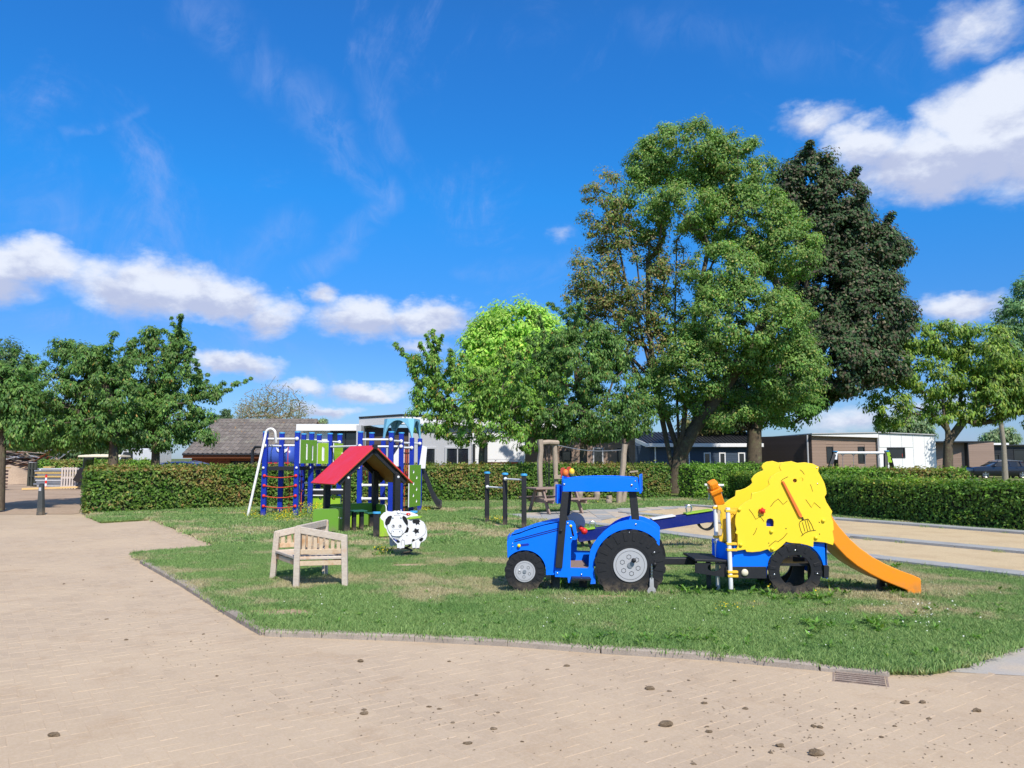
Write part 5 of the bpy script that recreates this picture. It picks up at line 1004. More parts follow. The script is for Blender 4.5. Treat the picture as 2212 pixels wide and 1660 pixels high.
def car(name, label, base, yaw, paint, group=None, cat='car'):
    T = Thing(name, label, cat, base, group); b = T.b; dx = Vector((math.cos(yaw), math.sin(yaw), 0)); dy = Vector((-math.sin(yaw), math.cos(yaw), 0)); Pp = lambda x, y, z: b + dx * x + dy * y + Z3 * z
    def loft(st, capz=True):
        vs = []; fs = []; m = None
        for x, prof in st: 
            ring = [Pp(x, y, z) for y, z in prof] + [Pp(x, -y, z) for y, z in reversed(prof)]; m = len(ring); vs += ring
        for i in range(len(st) - 1): fs += [(i * m + j, i * m + (j + 1) % m, (i + 1) * m + (j + 1) % m, (i + 1) * m + j) for j in range(m)]
        fs += [tuple(range(m - 1, -1, -1)), tuple((len(st) - 1) * m + j for j in range(m))]; return MB().add(vs, fs)
    st = []
    for x, zl, zh, w_ in ((-2.32, .42, .72, .70), (-2.25, .28, .86, .82), (-1.9, .22, .93, .9), (-1.2, .2, .97, .92), (-.6, .2, 1.0, .93), (.6, .2, 1.0, .93), (1.6, .2, 1.01, .92), (2.1, .25, 1.0, .88), (2.3, .4, .9, .8)):
        st.append((x, [(w_ * .88, zl), (w_, zl + .15), (w_, (zl + zh) / 2 + .08), (w_ * .965, zh - .05), (w_ * .86, zh)]))
    T.part('body', loft(st), paint, smooth=True, bevel=0)
    gh = [(x, [(wl, .97), (wh_, zt)]) for x, wl, wh_, zt in ((-1.05, .80, .72, 1.0), (-.35, .85, .64, 1.36), (.3, .86, .64, 1.42), (1.1, .85, .62, 1.38), (1.75, .82, .6, 1.25), (2.15, .78, .7, 1.0))]
    T.part('window', loft(gh), GLASS, smooth=True)
    rf = [(x, [(wh_ + .03, zt - .03), (wh_, zt + .02)]) for x, wh_, zt in ((-.45, .62, 1.33), (-.2, .64, 1.41), (.3, .645, 1.45), (1.1, .63, 1.41), (1.9, .6, 1.27), (2.0, .58, 1.22))]
    T.part('roof', loft(rf), paint, smooth=True)
    for x in (-.35, .45, 1.3):
        for s_ in (-1, 1): T.part('pillar', MB().bar(Pp(x + (-.55 if x < 0 else .05), s_ * .84, .98), Pp(x, s_ * .655, 1.38), .07, .05), paint)
    for s_ in (-1, 1):
        T.part('mirror', MB().ball(Pp(-.75, s_ * 1.0, 1.02), .1, 8, 6, (1, .9, .7)), paint, smooth=True); T.part('headlight', MB().ball(Pp(-2.12, s_ * .68, .72), .15, 10, 6, (1.0, .9, .5)), STEEL, smooth=True); T.part('tail_light', MB().box(Pp(2.16, s_ * .78, .98), .16, .12, .42, (dx, dy, Z3)), REDP, bevel=.02)
        T.part('roof_rail', MB().tube([Pp(-.1, s_ * .6, 1.44), Pp(.3, s_ * .61, 1.5), Pp(1.6, s_ * .58, 1.40)], .015, 6), STEEL)
        for xx in (-.1, .95): T.part('door_handle', MB().box(Pp(xx, s_ * .93, .86), .16, .03, .025, (dx, dy, Z3)), paint)
        for xw in (-1.45, 1.35): wheel(T, Pp(xw, s_ * .84, .32), .32, .22, yaw + (math.pi if s_ > 0 else 0))
    return T
p = at(2158, 1030, 63); car('parked_car', 'dark blue estate car parked in front of the black chalet', (p.x, 63, -.03), R(-6), CARD)
car('parked_car', 'blue car whose roof shows above the long hedge left of the barn', (at(420, 1000, 39.5).x, 39.5, -.03), R(174), CARB)
def golfcart():
    x0, x1 = at(181, 986, 44).x, at(271, 986, 44).x; zr = at(200, 984, 44).z; xm = (x0 + x1) / 2; Y = 44; T = Thing('golf_cart', 'golf cart with a cream roof parked behind the cherry trunk', 'golf cart', (xm, Y, -.03)); L = x1 - x0
    m = MB(); vs = []
    for k in range(9):
        f = k / 8; x = x0 + L * f; c = .06 * math.sin(f * math.pi); vs += [(x, Y - .6, zr - .04 + c * .3), (x, Y - .5, zr + c), (x, Y + .5, zr + c), (x, Y + .6, zr - .04 + c * .3), (x, Y + .6, zr - .1), (x, Y - .6, zr - .1)]
    m.add(vs, [(i * 6 + j, i * 6 + (j + 1) % 6, (i + 1) * 6 + (j + 1) % 6, (i + 1) * 6 + j) for i in range(8) for j in range(6)] + [(5, 4, 3, 2, 1, 0), tuple(48 + j for j in range(6))]); T.part('roof', m, CREAM, smooth=True)
    for x in (x0 + .25, x1 - .3):
        for y in (Y - .5, Y + .5): T.part('roof_post', MB().bar((x, y, .75), (x + .05, y, zr - .08), .045, .045), BLKTRIM)
    T.part('body', MB().plate([[(x0 + .05, .3), (x0 + .1, .75), (x0 + .5, .82), (x0 + .7, .35), (x1 - .9, .35), (x1 - .85, .7), (x1 - .05, .75), (x1, .3)]], lambda x, z: Vector((x, Y - .52, z)), Y3 * 1.04), CREAM, bevel=.03)
    T.part('seat', MB().box((x1 - .65, Y, .82), .5, 1.0, .14).box((x1 - .42, Y, 1.08), .12, 1.0, .42), BLK, bevel=.03); T.part('windscreen', MB().box((x0 + .28, Y, 1.3), .01, .95, .8), GLASS)
    for x in (x0 + .38, x1 - .45):
        for y in (Y - .5, Y + .5): wheel(T, (x, y, .22), .22, .18, 0 if y < Y else math.pi, spokes=4)
golfcart()
def tank():
    Y = 31.3; x0, x1 = at(568, 985, Y).x, at(646, 985, Y).x; z0, z1 = at(600, 1012, Y).z, at(600, 961, Y).z; zc = (z0 + z1) / 2; r = (z1 - z0) / 2 ; T = Thing('slurry_tank', 'blue slurry tank with a white bird emblem behind the climbing frame', 'tank', ((x0 + x1) / 2, Y, 0))
    pts = []; rs = []
    for k in range(7): a = math.pi / 2 * k / 6; pts.append((x0 + .35 - .35 * math.cos(a), Y, zc)); rs.append(max(.02, r * math.sin(a)))
    for k in range(7): a = math.pi / 2 * k / 6; pts.append((x1 - .35 + .35 * math.sin(a), Y, zc)); rs.append(max(.02, r * math.cos(a)))
    T.part('tank', MB().tube(pts, rs, 32), plastic('tank_blue', (.05, .10, .42), .3), smooth=True)
    for x in (x0 + .45, x1 - .45): T.part('band', MB().tube([(x, Y, zc), (x + .05, Y, zc)], r + .012, 32), CARB, smooth=False)
    for k, x in enumerate((x0 + .5, x1 - .5)): T.part('stripe', MB().box((x, Y - r * .93, zc - r * .55), .5, .03, .035), REDP)
    # emblem: white bird with spread wings
    ex, ez = at(617, 980, Y).x, at(617, 978, Y).z; s = .27; em = [(-.9, .75), (-.55, .5), (-.2, .45), (-.12, .8), (0, 1.0), (.12, .8), (.2, .45), (.55, .5), (.9, .75), (.75, .2), (.35, -.05), (.12, -.3), (.1, -.9), (.25, -1.1), (-.25, -1.1), (-.1, -.9), (-.12, -.3), (-.35, -.05), (-.75, .2)]
    T.part('emblem', MB().plate([em], lambda x, z: Vector((ex + x * s, Y - r - .02, ez + z * s)), Y3 * .012), WHTB)
    for x in (x0 + .5, x1 - .5): wheel(T, (x, Y - .6, .38), .38, .3, 0); wheel(T, (x, Y + .6, .38), .38, .3, math.pi)
    T.part('chassis', MB().box(((x0 + x1) / 2, Y, .5), x1 - x0 + .6, .7, .14), BLKTRIM); hx = at(556, 990, Y).x; hz = at(556, 966, Y).z
    T.part('filling_pipe', MB().tube([(hx - .2, Y, .5), (hx - .2, Y, hz - .15), (hx - .1, Y, hz), (hx + .3, Y, hz), (x0 + .1, Y, zc)], .06, 10), BLKTRIM, smooth=True)
    T.part('valve', MB().cyl((x0 + .02, Y - .35, zc), (x0 + .02, Y - .1, zc), .07, 10).box((x0 + .1, Y - .5, zc - .25), .3, .1, .12), BLKTRIM)
tank()
def van():
    Y = 50; x0, x1 = at(285, 990, Y).x, at(358, 990, Y).x; zt = at(320, 969, Y).z; T = Thing('white_van', 'white van half hidden by the trunks of the cherry trees', 'van', ((x0 + x1) / 2, Y, -.03)); xs = x0 - 1.4
    T.part('body', MB().plate([[(xs, .35), (xs - .05, .9), (xs + .8, 1.15), (xs + 1.25, zt - .12), (xs + 1.7, zt), (x1, zt - .02), (x1, .35)]], lambda x, z: Vector((x, Y - .9, z)), Y3 * 1.8), CARW, bevel=.07)
    T.part('window', MB().plate([[(xs + .95, 1.15), (xs + 1.3, zt - .25), (xs + 1.9, zt - .25), (xs + 1.9, 1.15)]], lambda x, z: Vector((x, Y - .912, z)), Y3 * .01), GLASS); T.part('door_line', MB().box((xs + 2.05, Y - .905, 1.0), .02, .01, 1.3), BLKTRIM)
    for x in (xs + .6, x1 - .7): wheel(T, (x, Y - .8, .32), .32, .22, 0); wheel(T, (x, Y + .8, .32), .32, .22, math.pi)
    T.part('tail_light', MB().box((x1 - .02, Y - .85, 1.0), .06, .08, .4), REDP)
van()
# yard at the left: stack of pipes and boards, pallet, plank, bollard, heap
def yard():
    Y = 42; x0, x1 = at(92, 1030, Y).x, at(196, 1030, Y).x; zt = at(130, 1011, Y).z; T = Thing('pipe_stack', 'stack of grey steel pipes with yellow spacer boards behind the bollard', 'pipe stack', ((x0 + x1) / 2, Y, -.035))
    rows = 10; h = (zt - .08) / rows
    for r in range(rows):
        z = .06 + (r + .5) * h
        if r in (5, 7): T.part('spacer_board', MB().box(((x0 + x1) / 2 - .05, Y - .1, z), x1 - x0 + .2, .7, .06), PLANKY)
        else:
            for q in range(4): off_ = random.uniform(-.25, .15); T.part('pipe', MB().cyl((x0 + off_, Y - .35 + q * .2, z), (x1 + random.uniform(-.1, .2), Y - .35 + q * .2, z), min(.07, h * .48), 10), STEELY if (r + q) % 3 else WALLG, smooth=True)
    T.part('end_cap', MB().box((x0 + .08, Y - .3, zt - .12), .12, .1, .14), WHTB); T.part('top_board', MB().box((x0 + .45, Y - .2, zt + .04), .4, .4, .06), PLANKY)
    Y = 41.4; x0, x1 = at(131, 1030, Y).x, at(166, 1030, Y).x; zt = at(140, 1009, Y).z; T = Thing('pallet', 'grey wooden pallet standing upright against the pipe stack', 'pallet', ((x0 + x1) / 2, Y, -.035)); n = 6
    for k in range(n): T.part('slat', MB().box((x0 + (k + .5) * (x1 - x0) / n, Y, zt / 2 - .02), (x1 - x0) / n * .58, .022, zt), PALLET)
    for z in (.1, zt / 2, zt - .1): T.part('bearer', MB().box(((x0 + x1) / 2, Y + .06, z), x1 - x0, .09, .1), PALLET)
    Y = 41.3; x = at(180, 1030, Y).x; T = Thing('wheelbarrow_tray', 'dark grey tray leaning at the end of the pipe stack beside the hedge', 'tray', (x, Y - .1, -.035)); T.part('tray', MB().plate([[(x - .5, .45), (x - .1, 1.1), (x + .3, 1.1), (x + .4, .4), (x + .05, .2)]], lambda a, b: Vector((a, Y - .15 - (b - .5) * .15, b)), Y3 * .04), CARD, bevel=.02); T.part('foot', MB().box((x + .1, Y, .15), .5, .4, .3), BLK)
    a, b = at(48, 1059.5, 39.8), at(168, 1055.5, 40.6); tag(mbobj('timber_plank', MB().bar((a.x, 39.8, .04), (b.x, 40.6, .10), .26, .09), PLANKY, None, (a.x, 39.8, 0), bevel=.005), 'long new yellow plank lying in front of the pipe stack', 'plank')
    # post fence behind
    T = Thing('post_fence', 'short dark post fence at the end of the yard hedge', 'fence', G(70, 1050)); Y = 46
    for k, u in enumerate((63, 70, 77)): T.part('post', MB().box((at(u, 1020, Y + k * -.6).x, Y - k * .6, .65), .12, .12, 1.4), DKW)
    for z in (.55, 1.0): T.part('rail', MB().bar((at(63, 1020, Y).x, Y, z), (at(77, 1020, Y - 1.2).x, Y - 1.2, z), .05, .08), DKW)
    # leaning bollard
    p = G(88, 1113, -.04); tp = at(90, 1048, p.y); T = Thing('bollard', 'leaning dark grey bollard at the edge of the brick paving', 'bollard', p)
    T.part('post', MB().bar(p, tp, .17, .17, w2=.66), GREYPOST, bevel=.012); T.part('cap', MB().bar(tp, tp + (tp - p).normalized() * .03, .12, .12, w2=.7), BLKTRIM, bevel=.008); T.part('sticker', MB().box(tp.lerp(p, .14) - Vector((0, .075, 0)), .07, .006, .10), WALLG)
    # traffic post orange / white behind the bollard
    q = at(99, 1045, 41); T = Thing('warning_post', 'orange and white warning post beside the pipe stack', 'warning post', (q.x, 41, -.035)); zz = at(99, 1026, 41).z
    for k in range(5): T.part('band', MB().cyl((q.x, 41, -.03 + k * (zz + .03) / 5), (q.x, 41, -.03 + (k + 1) * (zz + .03) / 5), .05, 12), (REDP, WHTB)[k % 2])
    # stacked crates at the left edge
    Y = 40; xk = at(-6, 1050, Y).x; T = Thing('crate_stack', 'stack of weathered planks cut off by the left edge of the photo', 'plank stack', (xk, Y, -.035))
    for k in range(6): T.part('plank', MB().box((xk, Y, .1 + k * .17), .75, .5, .10), BENCHW)
    T.part('plank', MB().box((xk + .1, Y - .1, 1.12), 1.0, .4, .05), PLANKY)
    # scrap heap: a mound with scattered boards, sheets and a ladder
    rr = random.Random(3); cx, cy = at(70, 985, 56).x, 56.0; T = Thing('scrap_heap', 'heap of broken boards, sheets and metal scrap under the trees at the left', 'scrap heap', (cx, cy, -.035))
    m = MB(); n = 26
    vs = [(cx - 5.6 + 11.2 * i / n, cy - 2.2 + 4.4 * j / 12, max(-.1, (1.8 * math.exp(-((i / n - .45) * 2.6) ** 2 - ((j / 12 - .5) * 2.4) ** 2)) + .18 * mnoise.noise(Vector((i * .6, j * .6, 1))))) for j in range(13) for i in range(n + 1)]
    m.add(vs, [(j * (n + 1) + i, j * (n + 1) + i + 1, (j + 1) * (n + 1) + i + 1, (j + 1) * (n + 1) + i) for j in range(12) for i in range(n)]); T.part('rubble_mound', m, DIRT)
    for k in range(190):
        f = rr.random(); x = cx - 4.8 + 9.6 * f; y = cy - 1.9 + rr.random() * 1.9; z = 2.1 * math.exp(-((f - .45) * 2.3) ** 2) * rr.uniform(.5, 1.05) + .1; a = rr.gauss(0, .35); L = rr.uniform(.8, 2.8); dd = Vector((math.cos(a), rr.gauss(0, .5), math.sin(a) * .6)).normalized()
        c = Vector((x, y, z)); mt = rr.choice((BENCHW, BENCHW, DKW, BARNW, DKW, WALLG, BENCHW, LOGW, BARNW)); T.part('board', MB().bar(c - dd * L / 2, c + dd * L / 2, rr.uniform(.08, .3), .03), mt)
    c = at(128, 985, 53); a = Vector((c.x - 1.3, 53, .6)); b = Vector((c.x + .7, 53, 2.1)); m = MB()
    for o_ in (0, .38): m.tube([a + Vector((0, 0, o_)), b + Vector((0, 0, o_)), b + Vector((.12, 0, .16))], .035, 6)
    for k in range(7): q = a.lerp(b, (k + .5) / 7); m.tube([q, q + Vector((0, 0, .38))], .02, 5)
    T.part('metal_ladder', m, STEEL)
    for k in range(12): q = Vector((c.x - 2.6 + rr.random() * 3.4, 53 + rr.random() * .5, .5 + rr.random() * .8)); T.part('metal_sheet', MB().box(q, rr.uniform(.3, .9), .05, rr.uniform(.1, .35), (Vector((.9, .1, rr.gauss(0, .4))).normalized(), Y3, Z3)), rr.choice((WALLG, STEELY, STEELY)))
    # heap of brown sand in front
    for (u, Yh, rx, hh, lab) in ((20, 50, 2.2, 1.2, 'low heap of brown sand before the scrap heap at the left'),):
        x = at(u, 1000, Yh).x; m = MB(); k_ = 18; vs = [(x, Yh, hh)]; 
        for rg in range(1, 7):
            for q in range(k_): a = 2 * math.pi * q / k_; f = rg / 6; vs.append((x + rx * f * math.cos(a), Yh + rx * .7 * f * math.sin(a), max(-.08, hh * (1 - f ** 1.5) + .08 * mnoise.noise(Vector((q * .8, rg, 3)))) - .03))
        m.add(vs, [(0, 1 + q, 1 + (q + 1) % k_) for q in range(k_)] + [(1 + (g - 1) * k_ + q, 1 + g * k_ + q, 1 + g * k_ + (q + 1) % k_, 1 + (g - 1) * k_ + (q + 1) % k_) for g in range(1, 6) for q in range(k_)]); tag(mbobj('sand_heap', m, DIRT, None, (x, Yh, 0), smooth=True), lab, 'sand heap')
yard()

# ------------------------------------------------------------------ toy tractor
DT = 9.42
def PT(X, Y, D=DT): return at(1059.1 + X * .21828, 947.6 + Y * .21828, D)
def bolt(T, p, r=.014, m=None, parent=None): T.part('bolt', MB().ball(p, r, 8, 5, (1, .6, 1)), m or STEEL, parent=parent, smooth=True)
def tyre_disc(T, X, Y, Rr, Rrim, D, PP, nl, name='wheel', th=.03, hole=None, ang0=0, rim=True, nuts=6):
    """flat board wheel: notched black tyre, raised tread lugs, grey rim with hexagon nuts"""
    out = []
    for k in range(nl):
        a0 = 2 * math.pi * k / nl + ang0; da = 2 * math.pi / nl
        for f, r in ((0, Rr * .985), (.08, Rr), (.52, Rr), (.60, Rr * .965), (.92, Rr * .965)): out.append((X + r * math.cos(a0 + f * da), Y + r * math.sin(a0 + f * da)))
    loops = [out] + ([circ(X, Y, hole, 40)] if hole else []); f0 = lambda a, b: PP(a, b, D); wh = T.part(name, MB().plate(loops, f0, Y3 * th), TYRE, bevel=.003)
    r0, r1 = (Rr * .68, Rr * .93) if rim else (Rr * .72, Rr * .94)
    for k in range(nl):
        a = 2 * math.pi * (k + .3) / nl + ang0; w0 = .32 * math.pi / nl * 1.1; pts = [(X + r * math.cos(a + s_), Y + r * math.sin(a + s_)) for r, s_ in ((r0, -w0 * 1.1), (r1, -w0), (r1, w0), (r0, w0 * 1.1))]
        T.part('tread_lug', MB().plate([pts], lambda p, q: PP(p, q, D - .006), Y3 * .007), TYRE, parent=wh, bevel=.002)
    if rim:
        T.part('tyre_groove', MB().plate([circ(X, Y, Rrim * 1.2, 40), circ(X, Y, Rrim * 1.17, 40)], lambda p, q: PP(p, q, D - .002), Y3 * .003), INKP, parent=wh)
        rm = T.part('rim', MB().plate([circ(X, Y, Rrim, 48)], lambda p, q: PP(p, q, D - .014), Y3 * .014), GRYP, parent=wh, bevel=.002)
        T.part('rim_groove', MB().plate([circ(X, Y, Rrim * .86, 40), circ(X, Y, Rrim * .845, 40)], lambda p, q: PP(p, q, D - .0155), Y3 * .002), INKP, parent=wh)
        for k in range(nuts):
            a = 2 * math.pi * (k + .35) / nuts; cx_, cy_ = X + Rrim * .5 * math.cos(a), Y + Rrim * .5 * math.sin(a); T.part('nut_outline', MB().plate([circ(cx_, cy_, Rrim * .15, 6, rot=.5), circ(cx_, cy_, Rrim * .125, 6, rot=.5)], lambda p, q: PP(p, q, D - .016), Y3 * .003), INKP, parent=wh)
        T.part('hub', MB().plate([circ(X, Y, Rrim * .17, 16)], lambda p, q: PP(p, q, D - .024), Y3 * .012), STEELY, parent=wh)
    return wh
def tractor():
    base = Vector((PT(900, 1500).x, DT + .3, 0)); T = Thing('toy_tractor', 'bright blue play tractor with open cab and black and grey wheels on the lawn', 'play tractor', base); th = Y3 * .022; W_ = .62
    fr, rr_ = (340, 1318), (1385, 1255)
    hood = [(172, 1178), (166, 1060), (168, 1015), (184, 982), (212, 965), (290, 945), (350, 920), (430, 892), (510, 868), (590, 850), (690, 832), (672, 1000), (640, 1350), (552, 1352)] + arc(fr[0], fr[1], 212, 5, -142, 18)
    # arc from right side over the wheel to the left
    T.part('hood_side', MB().plate([hood], lambda a, b: PT(a, b), th), BLUE, bevel=.003)
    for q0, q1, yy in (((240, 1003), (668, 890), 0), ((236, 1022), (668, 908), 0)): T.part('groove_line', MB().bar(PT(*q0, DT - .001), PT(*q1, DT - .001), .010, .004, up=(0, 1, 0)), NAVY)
    # the far side has the same outline; the bonnet top lies between them
    far = lambda a, b: PT(a, b) + Y3 * W_ + X3 * .04
    hoodf = [(172, 1178), (166, 1015), (184, 982), (290, 945), (430, 892), (590, 850), (745, 830), (740, 1350), (552, 1352)] + arc(fr[0], fr[1], 212, 5, -142, 18); T.part('hood_side', MB().plate([hoodf], far, th), BLUE, bevel=.003)
    ed = [(214, 970), (290, 950), (430, 898), (590, 856), (720, 836)]
    m = MB(); vs = [PT(a, b) + Y3 * .024 + Z3 * .02 for a, b in ed] + [PT(a, b) + Y3 * (W_ - .002) + Z3 * .02 + X3 * .04 for a, b in ed]; n = len(ed); vs += [v - Z3 * .02 for v in vs]; m.add(vs, [(i, i + 1, n + i + 1, n + i) for i in range(n - 1)] + [(2 * n + i, 3 * n + i, 3 * n + i + 1, 2 * n + i + 1) for i in range(n - 1)] + [(0, n, 3 * n, 2 * n), (n - 1, 3 * n - 1, 4 * n - 1, 2 * n - 1)]); T.part('bonnet', m, BLUE)
    T.part('grille', MB().plate([[(168, 1176), (166, 1020), (190, 984), (196, 990), (182, 1030), (180, 1176)]], lambda a, b: PT(a, b) + Y3 * .03, Y3 * (W_ - .05)), BLUE)
    # cab side with step frame and mudguard, one board each side
    cab = [(640, 1275), (703, 1275), (737, 850), (752, 818), (790, 812), (822, 816), (842, 846), (864, 975), (858, 996), (842, 1004), (812, 1006), (800, 1040), (795, 1280), (962, 1284), (974, 1276), (978, 1170), (992, 1100), (1022, 1040), (1070, 975), (1130, 915), (1200, 862), (1270, 828), (1350, 807), (1430, 803), (1510, 818), (1580, 848), (1640, 885), (1674, 925), (1676, 1058), (1655, 1060), (1640, 1040)] + arc(rr_[0], rr_[1], 358, -46, -178, 26) + [(1026, 1310), (1040, 1385), (1044, 1440), (990, 1442), (998, 1384), (812, 1378), (800, 1400), (790, 1430), (770, 1430), (764, 1375), (640, 1370)]
    cab2 = [(640, 1275), (703, 1275), (737, 850), (752, 818), (822, 816), (842, 846), (862, 975), (812, 1006), (800, 1040), (795, 1175), (975, 1180), (992, 1100), (1022, 1040), (1070, 975), (1130, 915), (1200, 862), (1270, 828), (1350, 807), (1430, 803), (1510, 818), (1580, 848), (1640, 885), (1674, 925), (1676, 1058), (1640, 1040)] + arc(rr_[0], rr_[1], 358, -46, -178, 26) + [(1026, 1340), (764, 1345), (640, 1340)]
    slot = [(790, 862), (806, 858), (832, 968), (818, 972), (808, 958)]
    T.part('cab_side', MB().plate([cab, slot], lambda a, b: PT(a, b, DT - .024), th), BLUE, bevel=.003); T.part('cab_side', MB().plate([cab2], lambda a, b: far(a, b) + Y3 * .03 + X3 * .09, th), BLUE, bevel=.003)
    m = MB(); mg = arc(rr_[0], rr_[1], 372, -38, -165, 20); vs = [PT(a, b) for a, b in mg] + [PT(a, b) + Y3 * (W_ + .02) + X3 * .10 for a, b in mg]; n = len(mg); vs += [v + Z3 * .012 for v in vs]; m.add(vs, [(i, i + 1, n + i + 1, n + i) for i in range(n - 1)] + [(2 * n + i, 3 * n + i, 3 * n + i + 1, 2 * n + i + 1) for i in range(n - 1)]); T.part('mudguard_top', m, BLUE)
    # pillars
    for (a, b, dd) in (((740, 525), (674, 1275), -.045), ((812, 525), (775, 960), W_ + .0)): T.part('cab_post', MB().bar(PT(*a, DT) + Y3 * dd, PT(*b, DT) + Y3 * dd, .085 if dd < 0 else .085, .035, up=(0, 1, 0)), BLK, bevel=.004)
    for (a, b, dd) in (((1412, 520), (1442, 810), -.0), ((1460, 520), (1492, 830), .10 + W_ * .5)): T.part('cab_post', MB().bar(PT(*a, DT) + Y3 * (dd + .03), PT(*b, DT) + Y3 * (dd + .03), .09, .035, up=(0, 1, 0)), BLK, bevel=.004)
    # roof
    rf = [(722, 402), (850, 389), (1000, 384), (1120, 383), (1240, 385), (1360, 391), (1448, 399), (1460, 410), (1476, 500), (1470, 526), (718, 525)]
    T.part('roof_side', MB().plate([rf], lambda a, b: PT(a, b, DT - .055), th), BLUE, bevel=.004); T.part('roof_side', MB().plate([rf], lambda a, b: PT(a, b) + Y3 * (W_ + .03) + X3 * .11 + Z3 * .005, th), BLUE, bevel=.004)
    m = MB(); top = [(722, 440), (850, 430), (1120, 425), (1360, 432), (1458, 442)]; n = len(top); vs = [PT(a, b) - Y3 * .03 for a, b in top] + [PT(a, b) + Y3 * (W_ + .03) + X3 * .11 for a, b in top]; vs += [v - Z3 * .02 for v in vs]; m.add(vs, [(i, i + 1, n + i + 1, n + i) for i in range(n - 1)] + [(2 * n + i, 3 * n + i, 3 * n + i + 1, 2 * n + i + 1) for i in range(n - 1)]); T.part('roof', m, BLUE)
    T.part('roof_end', MB().bar(PT(1478, 452) - Y3 * .03, PT(1478, 452) + Y3 * W_ + X3 * .13, .022, .225), BLUE, bevel=.004); T.part('roof_end', MB().bar(PT(716, 470) - Y3 * .03, PT(716, 470) + Y3 * W_ + X3 * .11, .022, .24), BLUE, bevel=.004)
    for k, X in enumerate((668, 684, 702)): T.part('sun_visor', MB().plate([[(X - 6, 470), (X + 8, 462), (X + 4, 640), (X - 8, 650)]], lambda a, b: PT(a, b, DT + .02 + .03 * k), Y3 * .4), BLUE, bevel=.003)
    for X, Y, r in ((732, 456, .013), (1399, 462, .017), (1435, 424, .009), (1442, 500, .009)): bolt(T, PT(X, Y, DT - .058), r)
    for X, Y in ((1439, 850), (664, 1335), (902, 1347), (222, 1040), (222, 1070), (766, 842), (797, 987)): bolt(T, PT(X, Y, DT - .027), .013 if X > 300 else .007)
    T.part('knob', MB().ball(PT(700, 912, DT - .08), .018, 10, 6), BLK, smooth=True)
    # lamp slider
    T.part('slider_slot', MB().plate([arc(300, 1058, 12, 90, 270, 6) + arc(372, 1050, 12, -90, 90, 6)], lambda a, b: PT(a, b, DT - .001), Y3 * .004), BLUED); T.part('slider_ball', MB().ball(PT(284, 1062, DT - .02), .022, 12, 8), YEL, smooth=True)
    T.part('lever_ball', MB().ball(PT(796, 866, DT - .02), .018, 10, 7), YEL, smooth=True); T.part('lever_ball', MB().ball(PT(820, 950, DT + .01), .012, 8, 6), REDP, smooth=True)
    # floor, step, seat
    T.part('floor', MB().plate([[(790, 1275), (970, 1275), (970, 1290), (790, 1290)]], lambda a, b: PT(a, b) + Y3 * .0, Y3 * (W_ + .02)), BENCHW); T.part('step', MB().plate([[(812, 1384), (1000, 1388), (996, 1408), (812, 1404)]], lambda a, b: PT(a, b, DT - .19), Y3 * .3), BLK, bevel=.004)
    T.part('seat', MB().plate([[(1010, 1090), (1240, 1085), (1240, 1115), (1010, 1120)]], lambda a, b: PT(a, b) + Y3 * .12, Y3 * .4), BLK, bevel=.005)
    T.part('base_post', MB().box(PT(660, 1450) + Y3 * .2, .09, .09, .35).box(PT(660, 1450) + Y3 * .5, .09, .09, .35), BLK); T.part('base_post', MB().box(PT(940, 1460) + Y3 * .3, .09, .09, .3), BLK)
    # dashboard with gauge, crank, steering wheel
    c = PT(868, 862) + Y3 * .40
    T.part('dashboard', MB().plate([[(832, 775), (850, 764), (885, 764), (905, 785), (912, 830), (905, 960), (870, 990), (835, 985)]], lambda a, b: PT(a, b) + Y3 * .44, Y3 * .02), BLUE, bevel=.003)
    T.part('gauge', MB().cyl(c + Y3 * .03, c, .125, 28), GRYP); T.part('gauge_knob', MB().cyl(c - Y3 * .02 - X3 * .03, c - X3 * .03, .025, 10), BLK)
    T.part('crank', MB().tube([PT(912, 905) + Y3 * .38, PT(945, 935) + Y3 * .36], [.028, .032], 10), REDP, smooth=True); T.part('crank_knob', MB().ball(PT(955, 944) + Y3 * .33, .042, 12, 8), REDP, smooth=True)
    cs = PT(800, 880) + Y3 * .28; ax = Vector((.93, 0, .35)).normalized(); e1 = Y3; e2 = ax.cross(e1); T.part('steering_wheel', MB().tube([cs + (e1 * math.cos(q) + e2 * math.sin(q)) * .17 for q in [2 * math.pi * i / 24 for i in range(25)]], .013, 8, False).tube([cs - e1 * .17, cs, cs + e1 * .17], .011, 6).tube([cs, cs - e2 * .17], .011, 6).cyl(cs, cs - ax * .14, .02, 8), BLK, smooth=True)
    # wheels
    tyre_disc(T, rr_[0], rr_[1], 355, 167, DT - .075, PT, 20, ang0=.05); tyre_disc(T, fr[0], fr[1], 200, 105, DT - .05, PT, 16, nuts=5)
    PF = lambda a, b, D: PT(a, b, DT) + Y3 * (W_ + .10) + X3 * .14; wf = T.part('wheel', MB().plate([circ(rr_[0], rr_[1], 355, 48)], lambda a, b: PF(a, b, 0), Y3 * .03), TYRE, bevel=.003); PF2 = lambda a, b: PT(a, b, DT) + Y3 * (W_ + .08) + X3 * .04; T.part('wheel', MB().plate([circ(fr[0], fr[1], 200, 40)], PF2, Y3 * .03), TYRE, bevel=.003)
    k = PT(1420, 1208, DT - .13); T.part('wheel_knob', MB().cyl(k + Y3 * .06, k, .022, 12).ball(k, .028, 10, 7), BLK, smooth=True); bolt(T, PT(1624, 1128, DT - .078), .012); bolt(T, PT(1375, 932, DT - .078), .007); bolt(T, PT(288, 1303, DT - .066), .01, WHTB)
    # chain and wrench
    kk = PT(1628, 1245, DT - .10); T.part('chain_knob', MB().ball(kk, .025, 10, 7), BLK, smooth=True); ch_ = MB(); y0 = 1262
